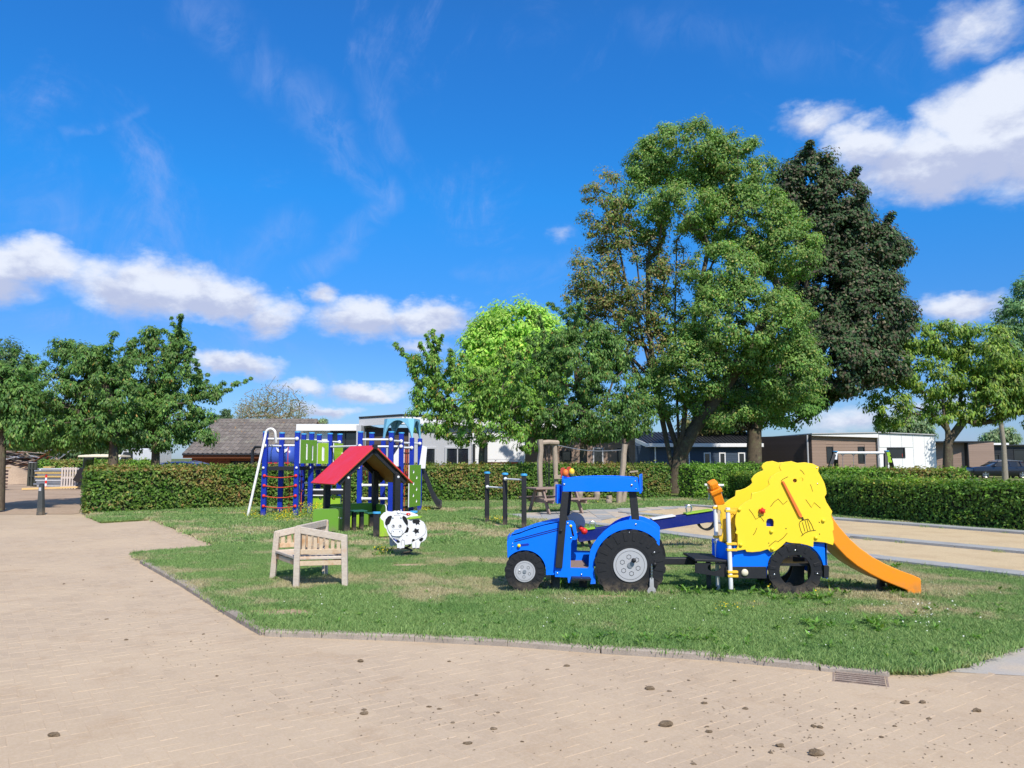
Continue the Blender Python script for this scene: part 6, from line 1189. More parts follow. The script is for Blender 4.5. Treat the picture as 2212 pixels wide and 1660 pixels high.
    for i in range(9):
        p = PT(1598, 1258 + i * 15, DT - .12); ch_.tube([p + (X3 if i % 2 else Y3) * .007 * math.cos(q) + Z3 * .019 * math.sin(q) for q in [2 * math.pi * j / 8 for j in range(9)]], .0035, 5, False)
    T.part('chain', ch_, STEEL)
    wr = [(1580, 1385), (1590, 1378), (1606, 1378), (1616, 1386), (1620, 1470), (1636, 1490), (1640, 1515), (1628, 1545), (1612, 1552), (1614, 1530), (1606, 1514), (1592, 1512), (1580, 1520), (1572, 1540), (1560, 1536), (1553, 1510), (1560, 1490), (1577, 1470)]
    T.part('wrench', MB().plate([wr, circ(1597, 1392, 5, 10)], lambda a, b: PT(a, b, DT - .125), Y3 * .012), GRYP, bevel=.002)
    T.part('drawbar', MB().bar(PT(1640, 1242) + Y3 * .3, PT(2100, 1245) + Y3 * .3, .10, .085), BLK, bevel=.008)
    # two toy bird lamps on the roof
    for (X, Y, dd, cb) in ((722, 340, .10, ORAD), (790, 332, .34, YELO)):
        q = PT(X, Y) + Y3 * dd * .5; prof = [(-26, 55), (-18, 20), (-30, -5), (-22, -45), (8, -55), (20, -40), (14, -15), (10, 15), (14, 55)]
        for s_ in (-.025, .0, .025): bd = T.part('bird', MB().plate([[(X + a, Y + b) for a, b in prof]], lambda a, b: PT(a, b) + Y3 * (dd * .5 + s_), Y3 * .01), BROWNB if s_ == 0 else BIRD, bevel=.002)
        T.part('ball', MB().ball(q + X3 * .03 - Y3 * .03 - Z3 * .002, .045, 14, 9, (.8, .8, 1)), cb, parent=bd, smooth=True)
tractor()

# ------------------------------------------------------------------ hay wagon
DW = 9.28
def PW(X, Y, D=DW): return at(1393.5 + X * .28985, 947.6 + Y * .28985, D)
def wagon():
    T = Thing('toy_hay_wagon', 'play hay wagon with yellow hay boards, blue sides and an orange slide', 'play wagon', Vector((PW(1050, 1100).x, DW + .3, 0))); W_ = .66; th = Y3 * .022
    hay = [(680, 560), (700, 512), (735, 482), (790, 452), (795, 407), (830, 402), (872, 388), (908, 365), (927, 345), (918, 316), (940, 284), (975, 260), (1016, 244), (1000, 213), (1012, 192), (1042, 175), (1090, 169), (1135, 183), (1190, 178), (1250, 188), (1296, 212), (1290, 245), (1316, 290), (1338, 335), (1350, 380), (1353, 412), (1338, 436), (1352, 475), (1396, 545), (1386, 575), (1402, 620), (1408, 680), (1398, 690), (1410, 760), (1401, 796), (1340, 776), (1256, 768), (1254, 811), (1210, 796), (1150, 783), (1085, 779), (1050, 770), (1020, 802), (980, 834), (940, 850), (914, 825), (860, 842), (800, 848), (756, 845), (748, 828), (680, 838), (690, 800), (690, 716), (673, 706), (682, 680), (672, 640), (672, 600)]
    arch = [(905, 655), (903, 620), (912, 602), (932, 596), (952, 603), (960, 622), (958, 657)]
    T.part('hay_board', MB().plate([hay, arch, circ(1117, 315, 15, 16), circ(1163, 308, 15, 16)], lambda a, b: PW(a, b, DW - .05), th), YEL, bevel=.004)
    farp = lambda a, b: PW(a, b) + Y3 * W_ + X3 * .0
    T.part('hay_board', MB().plate([hay], farp, th), YEL, bevel=.004)
    T.part('window_back', MB().plate([[(895, 590), (968, 590), (968, 665), (895, 665)]], lambda a, b: PW(a, b, DW + .0), Y3 * .01), BLUED); T.part('hole_back', MB().plate([circ(1117, 315, 18, 12)], lambda a, b: PW(a, b, DW - .02), Y3 * .01), BROWNB)
    # engraved straw lines
    lines = [[(1155, 233), (1172, 246), (1187, 268)], [(1012, 318), (1030, 302), (1065, 285)], [(1230, 342), (1240, 362), (1248, 395)], [(935, 508), (960, 475), (992, 450), (1028, 492), (1060, 465)], [(775, 528), (800, 560), (825, 603), (858, 580), (887, 620)], [(1197, 455), (1240, 515), (1260, 478), (1308, 520)], [(805, 720), (820, 700), (833, 667)], [(922, 805), (950, 780), (975, 762), (988, 772), (1030, 740), (1060, 705)]]
    for k, L in enumerate(lines): T.part('straw_line', MB().tube([PW(a, b, DW - .0505) for a, b in L], .0032, 5), DARKP)
    tn = [[(1148, 640), (1155, 620), (1178, 608), (1215, 600)], [(1148, 640), (1162, 690), (1178, 720)], [(1172, 625), (1192, 692)], [(1192, 610), (1212, 690)], [(1207, 604), (1232, 684)], [(1215, 600), (1240, 640), (1258, 686)], [(1163, 728), (1190, 705), (1225, 690), (1272, 684)]]
    pf = T.part('pitchfork', MB().tube([PW(*tn[0][0], DW - .052), PW(*tn[0][1], DW - .052), PW(*tn[0][2], DW - .052), PW(*tn[0][3], DW - .052)], .004, 5), DARKP)
    for L in tn[1:]: T.part('tine', MB().tube([PW(a, b, DW - .0515) for a, b in L], .0036, 5), DARKP, parent=pf)
    T.part('handle', MB().plate([[(1020, 320), (1032, 316), (1040, 325), (1170, 570), (1172, 588), (1158, 590), (1148, 580)]], lambda a, b: PW(a, b, DW - .075), Y3 * .024), ORAD, parent=pf, bevel=.004); T.part('socket', MB().plate([[(1166, 588), (1178, 584), (1184, 604), (1172, 608)]], lambda a, b: PW(a, b, DW - .06), Y3 * .01), DARKP, parent=pf)
    fl = [(877 + (26 if k % 2 else 17) * math.cos(math.pi * 2 * k / 12), 540 + (26 if k % 2 else 17) * math.sin(math.pi * 2 * k / 12)) for k in range(12)]
    T.part('flower_knob', MB().plate([fl], lambda a, b: PW(a, b, DW - .09), Y3 * .035).ball(PW(877, 540, DW - .095), .022, 10, 6), REDP, bevel=.003)
    for X, Y in ((702, 528), (942, 693), (713, 792), (948, 823), (1328, 612), (1273, 740)): T.part('knob', MB().ball(PW(X, Y, DW - .055), .024, 12, 8, (1, .9, 1)), YEL, smooth=True)
    for X, Y, r in ((1050, 672, .008), (922, 780, .007), (1298, 625, .008), (1300, 713, .008)): T.part('peg_hole', MB().ball(PW(X, Y, DW - .05), r, 8, 5, (1, .4, 1)), DARKP)
    bolt(T, PW(1280, 218, DW - .052), .009); bolt(T, PW(1285, 337, DW - .052), .009)
    # blue body
    wc = (1120, 985)
    side = [(640, 800), (1355, 780), (1355, 1040), (1324, 1042)] + arc(wc[0], wc[1], 212, 12, -162, 26) + [(905, 1046), (902, 955), (640, 955)]
    T.part('side_board', MB().plate([side], lambda a, b: PW(a, b), th), BLUE, bevel=.003); T.part('side_board', MB().plate([side], farp, th), BLUE, bevel=.003)
    T.part('front_board', MB().plate([[(550, 765), (640, 800), (640, 955), (550, 890)]], lambda a, b: PW(a, b) + Y3 * ((640 - a) / 90 * .30), Y3 * .02), BLUE); T.part('tail_board', MB().box(PW(1350, 910) + Y3 * (W_ / 2), .02, W_, .42), BLUE)
    T.part('chassis_beam', MB().plate([[(600, 957), (903, 957), (906, 1044), (640, 1042), (600, 1030)]], lambda a, b: PW(a, b, DW - .024), Y3 * .04), BLK, bevel=.003); T.part('bumper', MB().plate([[(1334, 946), (1366, 946), (1372, 958), (1370, 1038), (1334, 1040)]], lambda a, b: PW(a, b, DW - .03), Y3 * .06), BLK, bevel=.004)
    T.part('lamp', MB().ball(PW(743, 1000, DW - .03), .042, 14, 9, (1, .6, 1)), CREAM, smooth=True)
    hole = arc(515, 968, 34, 0, 360, 18, 24)[:-1]; hole = [(515 + 50 * math.cos(2 * math.pi * k / 18), 962 + 30 * math.sin(2 * math.pi * k / 18)) for k in range(18)]
    T.part('platform_side', MB().plate([[(374, 930), (618, 925), (618, 1035), (560, 1030), (374, 1002)], hole], lambda a, b: PW(a, b, DW + .0), th), BLK, bevel=.003); T.part('platform', MB().plate([[(372, 898), (622, 908), (622, 926), (372, 916)]], lambda a, b: PW(a, b, DW - .02), Y3 * (W_ - .02)), BLK, bevel=.004)
    T.part('floor', MB().plate([[(640, 930), (1350, 930), (1350, 950), (640, 950)]], lambda a, b: PW(a, b, DW + .025), Y3 * (W_ - .04)), BLK)
    T.part('leg', MB().box(PW(530, 1090) + Y3 * .35, .05, .05, .45), GREYPOST); T.part('leg', MB().box(PW(1310, 1080) + Y3 * .3, .06, .06, .5), BLK)
    # ring wheels with an open tunnel between
    tyre_disc(T, wc[0], wc[1], 203, 0, DW - .05, PW, 16, rim=False, hole=118); w2 = T.part('wheel', MB().plate([circ(wc[0], wc[1], 200, 40), circ(wc[0], wc[1], 118, 40)], farp, Y3 * .03), TYRE)
    m = MB(); ac = arc(wc[0], wc[1], 200, -20, 75, 12); ac2 = arc(wc[0], wc[1], 150, -200, -100, 10)
    T.part('tunnel_panel', MB().plate([[(1105, 880), (1190, 890), (1185, 1110), (1075, 1110), (1050, 1080), (1085, 1030), (1105, 960)]], lambda a, b: PW(a, b, DW + .22), Y3 * .02), BLK)
    for X, Y in ((1118, 834), (964, 1014), (1284, 1008)): bolt(T, PW(X, Y, DW - .053), .012)
    # white poles, clamps and gate boards
    poles = [((523, 497), (545, 1135), .26), ((616, 516), (640, 1122), -.04)]
    for (a, b, dd) in poles:
        f = lambda q: PW(*q, DW) + Y3 * dd * 1.0; k_ = 1.0; A = PW(*a, DW + dd); B = PW(*b, DW + dd); p = T.part('pole', MB().cyl(A, B, .026, 14), WHT, smooth=True)
        for t_ in ((.03, .37, .43) if dd > 0 else (.04, .445, .52, .79, .84)): q = A.lerp(B, t_); T.part('clamp', MB().box(q + X3 * .025, .12, .062, .028), CREAM if dd > 0 and t_ > .4 else YELO, parent=p, bevel=.004)
    T.part('gate_board', MB().plate([[(540, 500), (600, 492), (612, 505), (612, 770), (556, 768), (552, 735), (572, 720), (578, 700), (572, 560), (560, 535), (542, 530)]], lambda a, b: PW(a, b, DW + .20), th), YELO, bevel=.004)
    gd = [(640, 520), (700, 515), (720, 540), (700, 812), (650, 808), (646, 780)]
    T.part('gate_board', MB().plate([[(632, 520), (720, 510), (760, 560), (740, 812), (640, 808)]], lambda a, b: PW(a, b, DW + .06), th), YELO, bevel=.004); ol = [(640, 565), (655, 560), (668, 575), (674, 640), (673, 740), (664, 758), (648, 762)]; T.part('door_outline', MB().tube([PW(a, b, DW + .058) for a, b in ol], .003, 5), DARKP)
    # orange periscope
    A = PW(555, 490, DW + .42); B = PW(522, 395, DW + .36); T.part('periscope', MB().bar(A, B, .115, .10, up=(0, 1, 0)), ORA, bevel=.01); d = (B - A).normalized(); T.part('periscope_collar', MB().bar(B - d * .01, B + d * .045, .15, .14, up=(0, 1, 0)), ORA, bevel=.01); T.part('periscope_head', MB().bar(B + d * .04, B + d * .15, .12, .12, up=(0, 1, 0)), ORA, bevel=.03)
    # slide: two side walls and a trough between, sweeping down to the right
    up = [(1385, 560), (1410, 605), (1450, 662), (1530, 752), (1600, 815), (1700, 886), (1800, 940), (1900, 984), (2000, 1020), (2050, 1042), (2058, 1056), (2062, 1186), (1970, 1186), (1955, 1132), (1880, 1102), (1780, 1062), (1680, 1012), (1580, 950), (1500, 885), (1440, 822), (1405, 780), (1380, 740)]
    T.part('slide_side', MB().plate([up], lambda a, b: PW(a, b, DW - .02), Y3 * .035), ORA, bevel=.012); T.part('slide_side', MB().plate([up], lambda a, b: PW(a, b, DW) + Y3 * .48, Y3 * .035), ORA, bevel=.012)
    bed = [(1350, 700), (1405, 765), (1440, 808), (1500, 868), (1580, 932), (1680, 994), (1780, 1044), (1880, 1084), (1955, 1110), (2050, 1122)]; n = len(bed); vs = [PW(a, b + 4, DW) + Y3 * .012 for a, b in bed] + [PW(a, b + 4, DW) + Y3 * .485 for a, b in bed]; vs += [v - Z3 * .02 for v in vs]
    T.part('slide_bed', MB().add(vs, [(i, i + 1, n + i + 1, n + i) for i in range(n - 1)] + [(2 * n + i, 3 * n + i, 3 * n + i + 1, 2 * n + i + 1) for i in range(n - 1)] + [(0, n, 3 * n, 2 * n), (n - 1, 3 * n - 1, 4 * n - 1, 2 * n - 1)]), ORA, smooth=True)
    T.part('slide_support', MB().bar(PW(1835, 1085) + Y3 * .25, PW(1828, 1150) + Y3 * .25, .07, .07), BLK)
wagon()

# ------------------------------------------------------------------ garden seat: two seats facing opposite ways, shared back
def seat():
    B_, D_, C_, = Vector((-2.69, 9.80, 0)), Vector((-2.60, 10.86, 0)), Vector((-2.13, 9.90, 0)); A_ = Vector((-3.17, 10.52, 0)); T = Thing('wooden_love_seat', 'weathered teak double seat with crossed arm rails on the lawn by the paving', 'garden seat', (B_ + D_) / 2)
    def leg(p, h, lean, w_=.07): T.part('leg', MB().bar(p + lean * .06, p + Z3 * h, w_, w_ * .8, up=(0, 1, 0), w2=1.05), TEAK, bevel=.004)
    out = lambda p: (p - (B_ + D_) / 2).normalized()
    leg(B_, .76, out(B_) * .3); leg(D_, .75, out(D_) * .3); leg(C_, .635, out(C_) * .6); leg(A_, .625, out(A_) * .9)
    def panel(p, q, zp, zq, slats, z_low=.445, side=None):
        d = (q - p).normalized(); a = p + d * .035; b = q - d * .035; tr = T.part('top_rail', MB().bar(p + Z3 * (zp - .035) - d * .03, q + Z3 * (zq - .035) + d * .03, .05, .085), TEAK, bevel=.006)
        T.part('lower_rail', MB().bar(a + Z3 * z_low, b + Z3 * z_low, .035, .06), TEAKS, bevel=.004); L = (b - a).length
        for k in range(slats):
            f = (k + .5) / slats; x = a.lerp(b, f); zt = zp + (zq - zp) * f - .075; T.part('slat', MB().bar(x + Z3 * (z_low + .025), x + Z3 * zt, L / slats * .62, .016, up=(d.y, -d.x, 0)) if False else MB().box(x + Z3 * ((z_low + .025 + zt) / 2), L / slats * .62, .016, zt - z_low - .025, (d, Vector((-d.y, d.x, 0)), Z3)), TEAKS, bevel=.003)
    panel(B_, C_, .765, .64, 7); panel(D_, A_, .755, .63, 7); panel(B_, D_, .765, .755, 11)
    for p, q in ((B_, C_), (C_, D_), (D_, A_), (A_, B_)):
        d = (q - p).normalized(); T.part('apron', MB().bar(p + d * .03 + Z3 * .305, q - d * .03 + Z3 * .305, .03, .06), TEAKS, bevel=.003); T.part('seat_edge', MB().bar(p + d * .02 + Z3 * .368, q - d * .02 + Z3 * .368, .05, .038), TEAK, bevel=.008)
    n = 12
    for k in range(n):
        f = (k + .6) / (n + .2); a = B_.lerp(A_, f); b = C_.lerp(D_, f); d = (b - a).normalized(); dip = -.02 * math.sin(f * math.pi); T.part('seat_slat', MB().bar(a + d * .03 + Z3 * (.375 + dip), b - d * .03 + Z3 * (.375 + dip), .055, .016), TEAK, bevel=.003)
seat()

# ------------------------------------------------------------------ spring cow
def cow():
    D = 12.75; s = .2183; base = Vector((at(882, 1200, D).x, D + .17, 0)); T = Thing('cow_spring_rider', 'white cow shaped spring rider with black patches', 'spring rider', base)
    P = lambda X, Y, dd=0: at(529.5 + X * s, 864 + Y * s, D) + Y3 * dd
    body = [(1475, 1175), (1500, 1168), (1560, 1170), (1600, 1190), (1640, 1200), (1680, 1190), (1730, 1190), (1765, 1210), (1788, 1250), (1800, 1300), (1798, 1350), (1785, 1385), (1755, 1405), (1738, 1412), (1728, 1440), (1722, 1472), (1695, 1474), (1688, 1462), (1680, 1474), (1656, 1474), (1650, 1440), (1652, 1425), (1600, 1435), (1580, 1436), (1572, 1472), (1545, 1478), (1538, 1470), (1530, 1480), (1505, 1478), (1502, 1430), (1480, 1410), (1440, 1365), (1420, 1340), (1402, 1300), (1395, 1240), (1420, 1200)]
    T.part('front_board', MB().plate([body], lambda a, b: P(a, b), Y3 * .018), WHTB, bevel=.003)
    head = circ(1505, 1245, 96, 36, 102); T.part('head', MB().plate([circ(1505, 1245, 100, 36, 106)], lambda a, b: P(a, b, -.004), Y3 * .004), INKP); hd = T.part('head', MB().plate([head], lambda a, b: P(a, b, -.016), Y3 * .012), WHTB, bevel=.002)
    for pts in ([(1385, 1220), (1392, 1185), (1415, 1155), (1440, 1145), (1455, 1150), (1448, 1185), (1430, 1225), (1405, 1242), (1390, 1240)], [(1555, 1160), (1570, 1145), (1598, 1165), (1612, 1200), (1614, 1232), (1600, 1240), (1580, 1215), (1562, 1185)]): T.part('ear', MB().plate([pts], lambda a, b: P(a, b, -.020), Y3 * .004), INKP)
    for X in (1465, 1547): T.part('horn', MB().ball(P(X, 1158, -.02), .028, 10, 7, (.7, .5, 1)), WHTB, smooth=True)
    for X in (1467, 1535):
        T.part('eye', MB().plate([circ(X, 1252, 14, 18, 17), circ(X, 1252, 10, 18, 13)], lambda a, b: P(a, b, -.0185), Y3 * .003), INKP, parent=hd); T.part('pupil', MB().plate([circ(X + 2, 1250, 5.5, 12, 8)], lambda a, b: P(a, b, -.0185), Y3 * .003), INKP, parent=hd)
    mz = [(1450, 1300), (1462, 1288), (1505, 1283), (1545, 1288), (1557, 1300), (1552, 1338), (1538, 1348), (1500, 1350), (1462, 1346), (1450, 1335)]; sc = lambda L, k: [(1503 + (a - 1503) * k, 1316 + (b - 1316) * k) for a, b in L]
    T.part('muzzle_outline', MB().plate([sc(mz, 1.05)], lambda a, b: P(a, b, -.018), Y3 * .003), INKP, parent=hd); T.part('muzzle', MB().plate([mz], lambda a, b: P(a, b, -.022), Y3 * .005), WHTB, parent=hd)
    for X in (1468, 1532): T.part('nostril', MB().plate([circ(X, 1303, 5, 8)], lambda a, b: P(a, b, -.0235), Y3 * .003), INKP, parent=hd)
    T.part('mouth_line', MB().tube([P(a, b, -.019) for a, b in ((1455, 1350), (1458, 1368), (1490, 1372), (1525, 1365), (1535, 1350))], .003, 5), INKP)
    patches = [[(1660, 1188), (1690, 1184), (1720, 1188), (1735, 1200), (1722, 1215), (1728, 1238), (1708, 1228), (1695, 1242), (1685, 1222), (1665, 1225), (1655, 1205)], [(1610, 1258), (1622, 1275), (1612, 1310), (1585, 1318), (1575, 1300), (1592, 1290), (1596, 1268)],
               [(1690, 1272), (1700, 1282), (1722, 1278), (1716, 1296), (1722, 1318), (1702, 1315), (1685, 1330), (1680, 1312), (1656, 1300), (1674, 1292), (1676, 1276)], [(1735, 1370), (1752, 1362), (1765, 1372), (1758, 1390), (1742, 1404), (1728, 1398), (1720, 1382)], [(1655, 1380), (1672, 1376), (1680, 1388), (1664, 1402), (1648, 1406)], [(1488, 1380), (1520, 1390), (1536, 1406), (1515, 1418), (1496, 1408)]]
    for q in patches: T.part('patch', MB().plate([q], lambda a, b: P(a, b, -.003), Y3 * .003), INKP)
    for L in ([(1780, 1240), (1792, 1290), (1778, 1330), (1740, 1360), (1690, 1385), (1665, 1400)], [(1650, 1425), (1655, 1395), (1668, 1378)], [(1545, 1440), (1545, 1400), (1556, 1385), (1575, 1392), (1578, 1436)], [(1595, 1340), (1602, 1348), (1608, 1338)], [(1684, 1336), (1691, 1344), (1698, 1334)], [(1472, 1195), (1478, 1203), (1484, 1194)], [(1690, 1460), (1690, 1410)]): T.part('ink_line', MB().tube([P(a, b, -.002) for a, b in L], .0026, 5), INKP)
    for X0 in (1503, 1545, 1656, 1696): T.part('hoof', MB().plate([[(X0, 1468), (X0 + 28, 1466), (X0 + 26, 1478), (X0 + 2, 1478)]], lambda a, b: P(a, b, -.003), Y3 * .003), INKP)
    back = [(1310, 1160), (1340, 1130), (1380, 1118), (1420, 1122), (1450, 1112), (1500, 1118), (1600, 1120), (1680, 1150), (1700, 1180), (1690, 1300), (1600, 1400), (1480, 1410), (1425, 1370), (1400, 1330), (1345, 1280), (1335, 1215), (1312, 1200), (1302, 1180)]
    T.part('back_board', MB().plate([back], lambda a, b: P(a, b, .33), Y3 * .018), WHTB, bevel=.003); T.part('udder_board', MB().plate([[(1412, 1370), (1440, 1372), (1500, 1400), (1480, 1420), (1480, 1450), (1465, 1460), (1452, 1448), (1440, 1462), (1422, 1458), (1414, 1440)]], lambda a, b: P(a, b, .16), Y3 * .018), GRYP)
    T.part('seat', MB().plate([[(1600, 1170), (1720, 1160), (1730, 1172), (1600, 1186)]], lambda a, b: P(a, b, .02), Y3 * .3), LIME, bevel=.004); T.part('handlebar', MB().tube([P(1530, 1128, .16), P(1625, 1136, -.02)], .014, 8), WHT, smooth=True); T.part('handle_grip', MB().ball(P(1615, 1134, .0), .026, 10, 7, (1.5, 1, 1)), REDP, smooth=True); T.part('bell', MB().ball(P(1505, 1120, .14), .03, 10, 7), WHTB, smooth=True); T.part('bell_post', MB().cyl(P(1533, 1130, .14), P(1530, 1092, .14), .007, 8), WHTB)
    T.part('pole', MB().tube([P(1395, 1180, .1), P(1418, 1360, .1), P(1470, 1375, .0), P(1500, 1400, 0)], .009, 8), BLUED, smooth=True)
    c = Vector((P(1590, 1450).x, D + .17, 0)); m = MB(); m.tube([c + Vector((math.cos(q) * (.10 - .004 * q), math.sin(q) * (.10 - .004 * q), .02 + q * .0125)) for q in [i * math.pi / 7 for i in range(0, 43)]], .014, 8); T.part('spring', m, BLK, smooth=True); T.part('base_plate', MB().cyl(c, c + Z3 * .02, .15, 20), BLK); T.part('seat_bracket', MB().box(c + Z3 * .28, .22, .32, .03), BLK)
cow()
# ------------------------------------------------------------------ pull up bars
def bars():
    P_ = [(1052, 1130, 1022), (1091, 1136, 1024.5), (1132, 1143.5, 1026.5)]; T = Thing('pull_up_bars', 'three black square posts with white bars and blue caps beside the tractor', 'pull up bars', G(1091, 1136)); Q = []
    for u, vb, vt in P_:
        p = G(u, vb); t = at(u, vt, p.y); Q.append((p, t)); T.part('post', MB().box((p.x, p.y, t.z / 2 - .02), .115, .115, t.z), BLK, bevel=.012); T.part('cap', MB().cyl((p.x, p.y, t.z - .02), (p.x, p.y, t.z + .02), .078, 20).cyl((p.x, p.y, t.z + .02), (p.x, p.y, t.z + .032), .06, 20), CAPB, bevel=.006)
    for i, v in ((0, 1052), (1, 1035)):
        a, b = Q[i][0], Q[i + 1][0]; za = at(P_[i][0], v, a.y).z; d = (b - a).normalized(); A = Vector((a.x, a.y, za)) + d * .02 - Y3 * .06; Bq = Vector((b.x, b.y, za)) - d * .05; T.part('bar', MB().cyl(A, Bq, .022, 12), WHT, smooth=True); T.part('bar_collar', MB().ball(A, .045, 12, 8), WHT, smooth=True)
bars()
# ------------------------------------------------------------------ picnic table
def picnic():
    D = 22.9; c = Vector(((at(1138, 1055, D).x + at(1268, 1055, D).x) / 2 - .05, D, 0)); T = Thing('picnic_table', 'brown wooden picnic table on the paved terrace behind the tractor', 'picnic table', c); L = 1.62; zt = .74
    ex = Vector((math.cos(R(24)), math.sin(R(24)), 0)); ey = Vector((-ex.y, ex.x, 0)); A = (ex, ey, Z3); Q = lambda x, y, z: c + ex * x + ey * y + Z3 * z
    for k in range(5): T.part('table_board', MB().box(Q(0, -.32 + k * .16, zt), L, .145, .045, A), BENCHW, bevel=.006)
    for s_ in (-1, 1):
        for q in range(2): T.part('seat_board', MB().box(Q(.04, s_ * (.66 + q * .14), .45), L + .05, .13, .045, A), BENCHW, bevel=.006)
    for x in (-L / 2 + .28, L / 2 - .28):
        for s_ in (-1, 1): T.part('leg', MB().bar(Q(x, s_ * .66, .01), Q(x, s_ * .22, zt - .03), .13, .05, up=tuple(ex)), BENCHW, bevel=.005)
        T.part('cross_beam', MB().box(Q(x + .052, 0, .385), .045, 1.65, .12, A), BENCHW, bevel=.005); T.part('cross_beam', MB().box(Q(x + .052, 0, zt - .07), .045, .75, .09, A), BENCHW)
picnic()
# ------------------------------------------------------------------ log climbing course
def logs():
    D = 27.6; T = Thing('log_rope_course', 'rough log posts with a rope and short stumps in front of the hedge', 'rope course', (at(1167, 1000, D).x, D, 0))
    def log(u0, v0, u1, v1, r, dd=0, name='log_post', m=LOGW):
        a = at(u0, v0, D + dd); b = at(u1, v1, D + dd); pts = [a.lerp(b, k / 6) + Vector((random.gauss(0, .012), 0, 0)) for k in range(7)]; T.part(name, MB().tube(pts, [r * random.uniform(.88, 1.12) for _ in pts], 9), m, smooth=True)
    log(1167, 1092, 1167, 950, .10); log(1200, 1090, 1199, 952, .095, .6); log(1338, 1093, 1350, 960, .11)
    log(1345, 1090, 1352, 1056, .09, .5); log(1253, 1081, 1253, 1062, .11); log(1289, 1079, 1289, 1058, .11); log(1317, 1087, 1316, 1071, .11); log(1230, 1080, 1230, 1058, .1)
    a, b = at(1163, 958, D), at(1205, 957, D + .6); T.part('cross_beam', MB().tube([a, (a + b) / 2 + Z3 * .03, b], .09, 9), LOGW, smooth=True); a, b = at(1197, 1031, D + .5), at(1225, 1030, D + .5); T.part('shelf', MB().bar(a, b, .14, .14), LOGW)
    a, b = at(1205, 962, D + .5), at(1347, 972, D); T.part('rope', MB().tube([a.lerp(b, k / 8) - Z3 * .12 * math.sin(math.pi * k / 8) for k in range(9)], .014, 6), STEELY)
    for u in (1179, 1184, 1187): T.part('hanging_rope', MB().tube([at(u, 960, D + .3), at(u + 1, 1085, D + .3)], .018, 6), BLK)
    T.part('stay', MB().tube([at(1352, 975, D + .2), at(1372, 1015, D + .8), at(1392, 1085, D + 1.2)], .014, 6), BLKTRIM); T.part('stay_board', MB().bar(at(1360, 1020, D + .6), at(1378, 1018, D + .6), .05, .06), LOGW); T.part('stay_board', MB().bar(at(1366, 1073, D + .6), at(1384, 1077, D + .6), .05, .05), LOGW)
logs()
# ------------------------------------------------------------------ blue seesaw behind the tractor
def seesaw():
    D = 13.9; a = at(1249, 1160, D); b = at(1543, 1115, D); T = Thing('seesaw', 'long dark blue seesaw beam slanting up behind the tractor towards the wagon', 'seesaw', ((a.x + b.x) / 2, D, 0)); h = .19
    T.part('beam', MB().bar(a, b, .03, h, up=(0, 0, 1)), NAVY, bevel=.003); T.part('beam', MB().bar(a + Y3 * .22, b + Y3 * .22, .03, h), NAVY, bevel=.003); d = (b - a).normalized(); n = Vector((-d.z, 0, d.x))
    for f0, f1, nm, mt in ((.02, .13, 'seat', LIME), (.55, .72, 'seat', WHTB), (.80, .99, 'seat', LIME)): T.part(nm, MB().bar(a.lerp(b, f0) + n * (h / 2 + .012) + Y3 * .11, a.lerp(b, f1) + n * (h / 2 + .012) + Y3 * .11, .30, .02), mt, bevel=.004)
    for u, v0, v1, w_ in ((1281, 1151, 1128, 13), (1491, 1118, 1093, 12)):
        c = at(u, v0, D) + Y3 * .1; t = at(u, v1, D) + Y3 * .1; r = w_ / F * D * .5; hh = t.z - c.z; m = MB(); m.tube([c + X3 * r * .5] + [c + Z3 * (hh - r) + Vector((r * math.cos(q), 0, r * math.sin(q))) for q in [i * math.pi / 8 for i in range(9)]] + [c - X3 * r * .3], .013, 8); T.part('handle', m, STEEL, smooth=True)
    c = at(1528, 1118, D) + Y3 * .1; m = MB(); rr2 = .155; pts = [c + Vector((rr2 * math.cos(q), 0, rr2 * 1.35 * math.sin(q))) for q in [math.pi + i * math.pi / 12 for i in range(13)]]; vs = []
    for p in pts: o_ = (p - c).normalized(); vs += [p - Y3 * .07, p + Y3 * .07, p + Y3 * .07 + o_ * .03, p - Y3 * .07 + o_ * .03]
    m.add(vs, [(i * 4 + j, i * 4 + (j + 1) % 4, (i + 1) * 4 + (j + 1) % 4, (i + 1) * 4 + j) for i in range(12) for j in range(4)]); T.part('tyre_buffer', m, TYRE, smooth=True)
    mid = a.lerp(b, .52); T.part('pivot', MB().box((mid.x, D + .11, mid.z / 2 - .05), .14, .14, mid.z).cyl((mid.x, D - .03, mid.z), (mid.x, D + .25, mid.z), .05, 12), BLK)
    for u in (1262, 1278): q = at(u, 1168, D) + Y3 * .1; T.part('buffer_leg', MB().bar((q.x, q.y, .0), (q.x - .05, q.y, q.z + .03), .05, .05), BLK)
seesaw()
def spinner():
    D = 29.8; T = Thing('spinner_dish', 'small white T shaped spinner with a black foot dish near the hedge', 'spinner', (at(1545, 1080, D).x, D, 0))
    a, b = at(1522, 1048, D), at(1563, 1049, D); T.part('top_bar', MB().tube([a, b], .05, 10), WHT, smooth=True); T.part('leg', MB().tube([at(1529, 1049, D), at(1532, 1072, D)], .03, 8), WHT); T.part('leg', MB().tube([at(1556, 1049, D), at(1560, 1078, D)], .03, 8), STEELY); T.part('foot_dish', MB().cyl(at(1531, 1082, D), at(1531, 1079.5, D), .25, 20), BLK); T.part('leg', MB().tube([at(1532, 1072, D), at(1531, 1080, D)], .025, 8), WHT)
    T.part('green_disc', MB().cyl(at(1534, 1063.5, D), at(1534, 1061.5, D), .28, 20), LIME)
spinner()
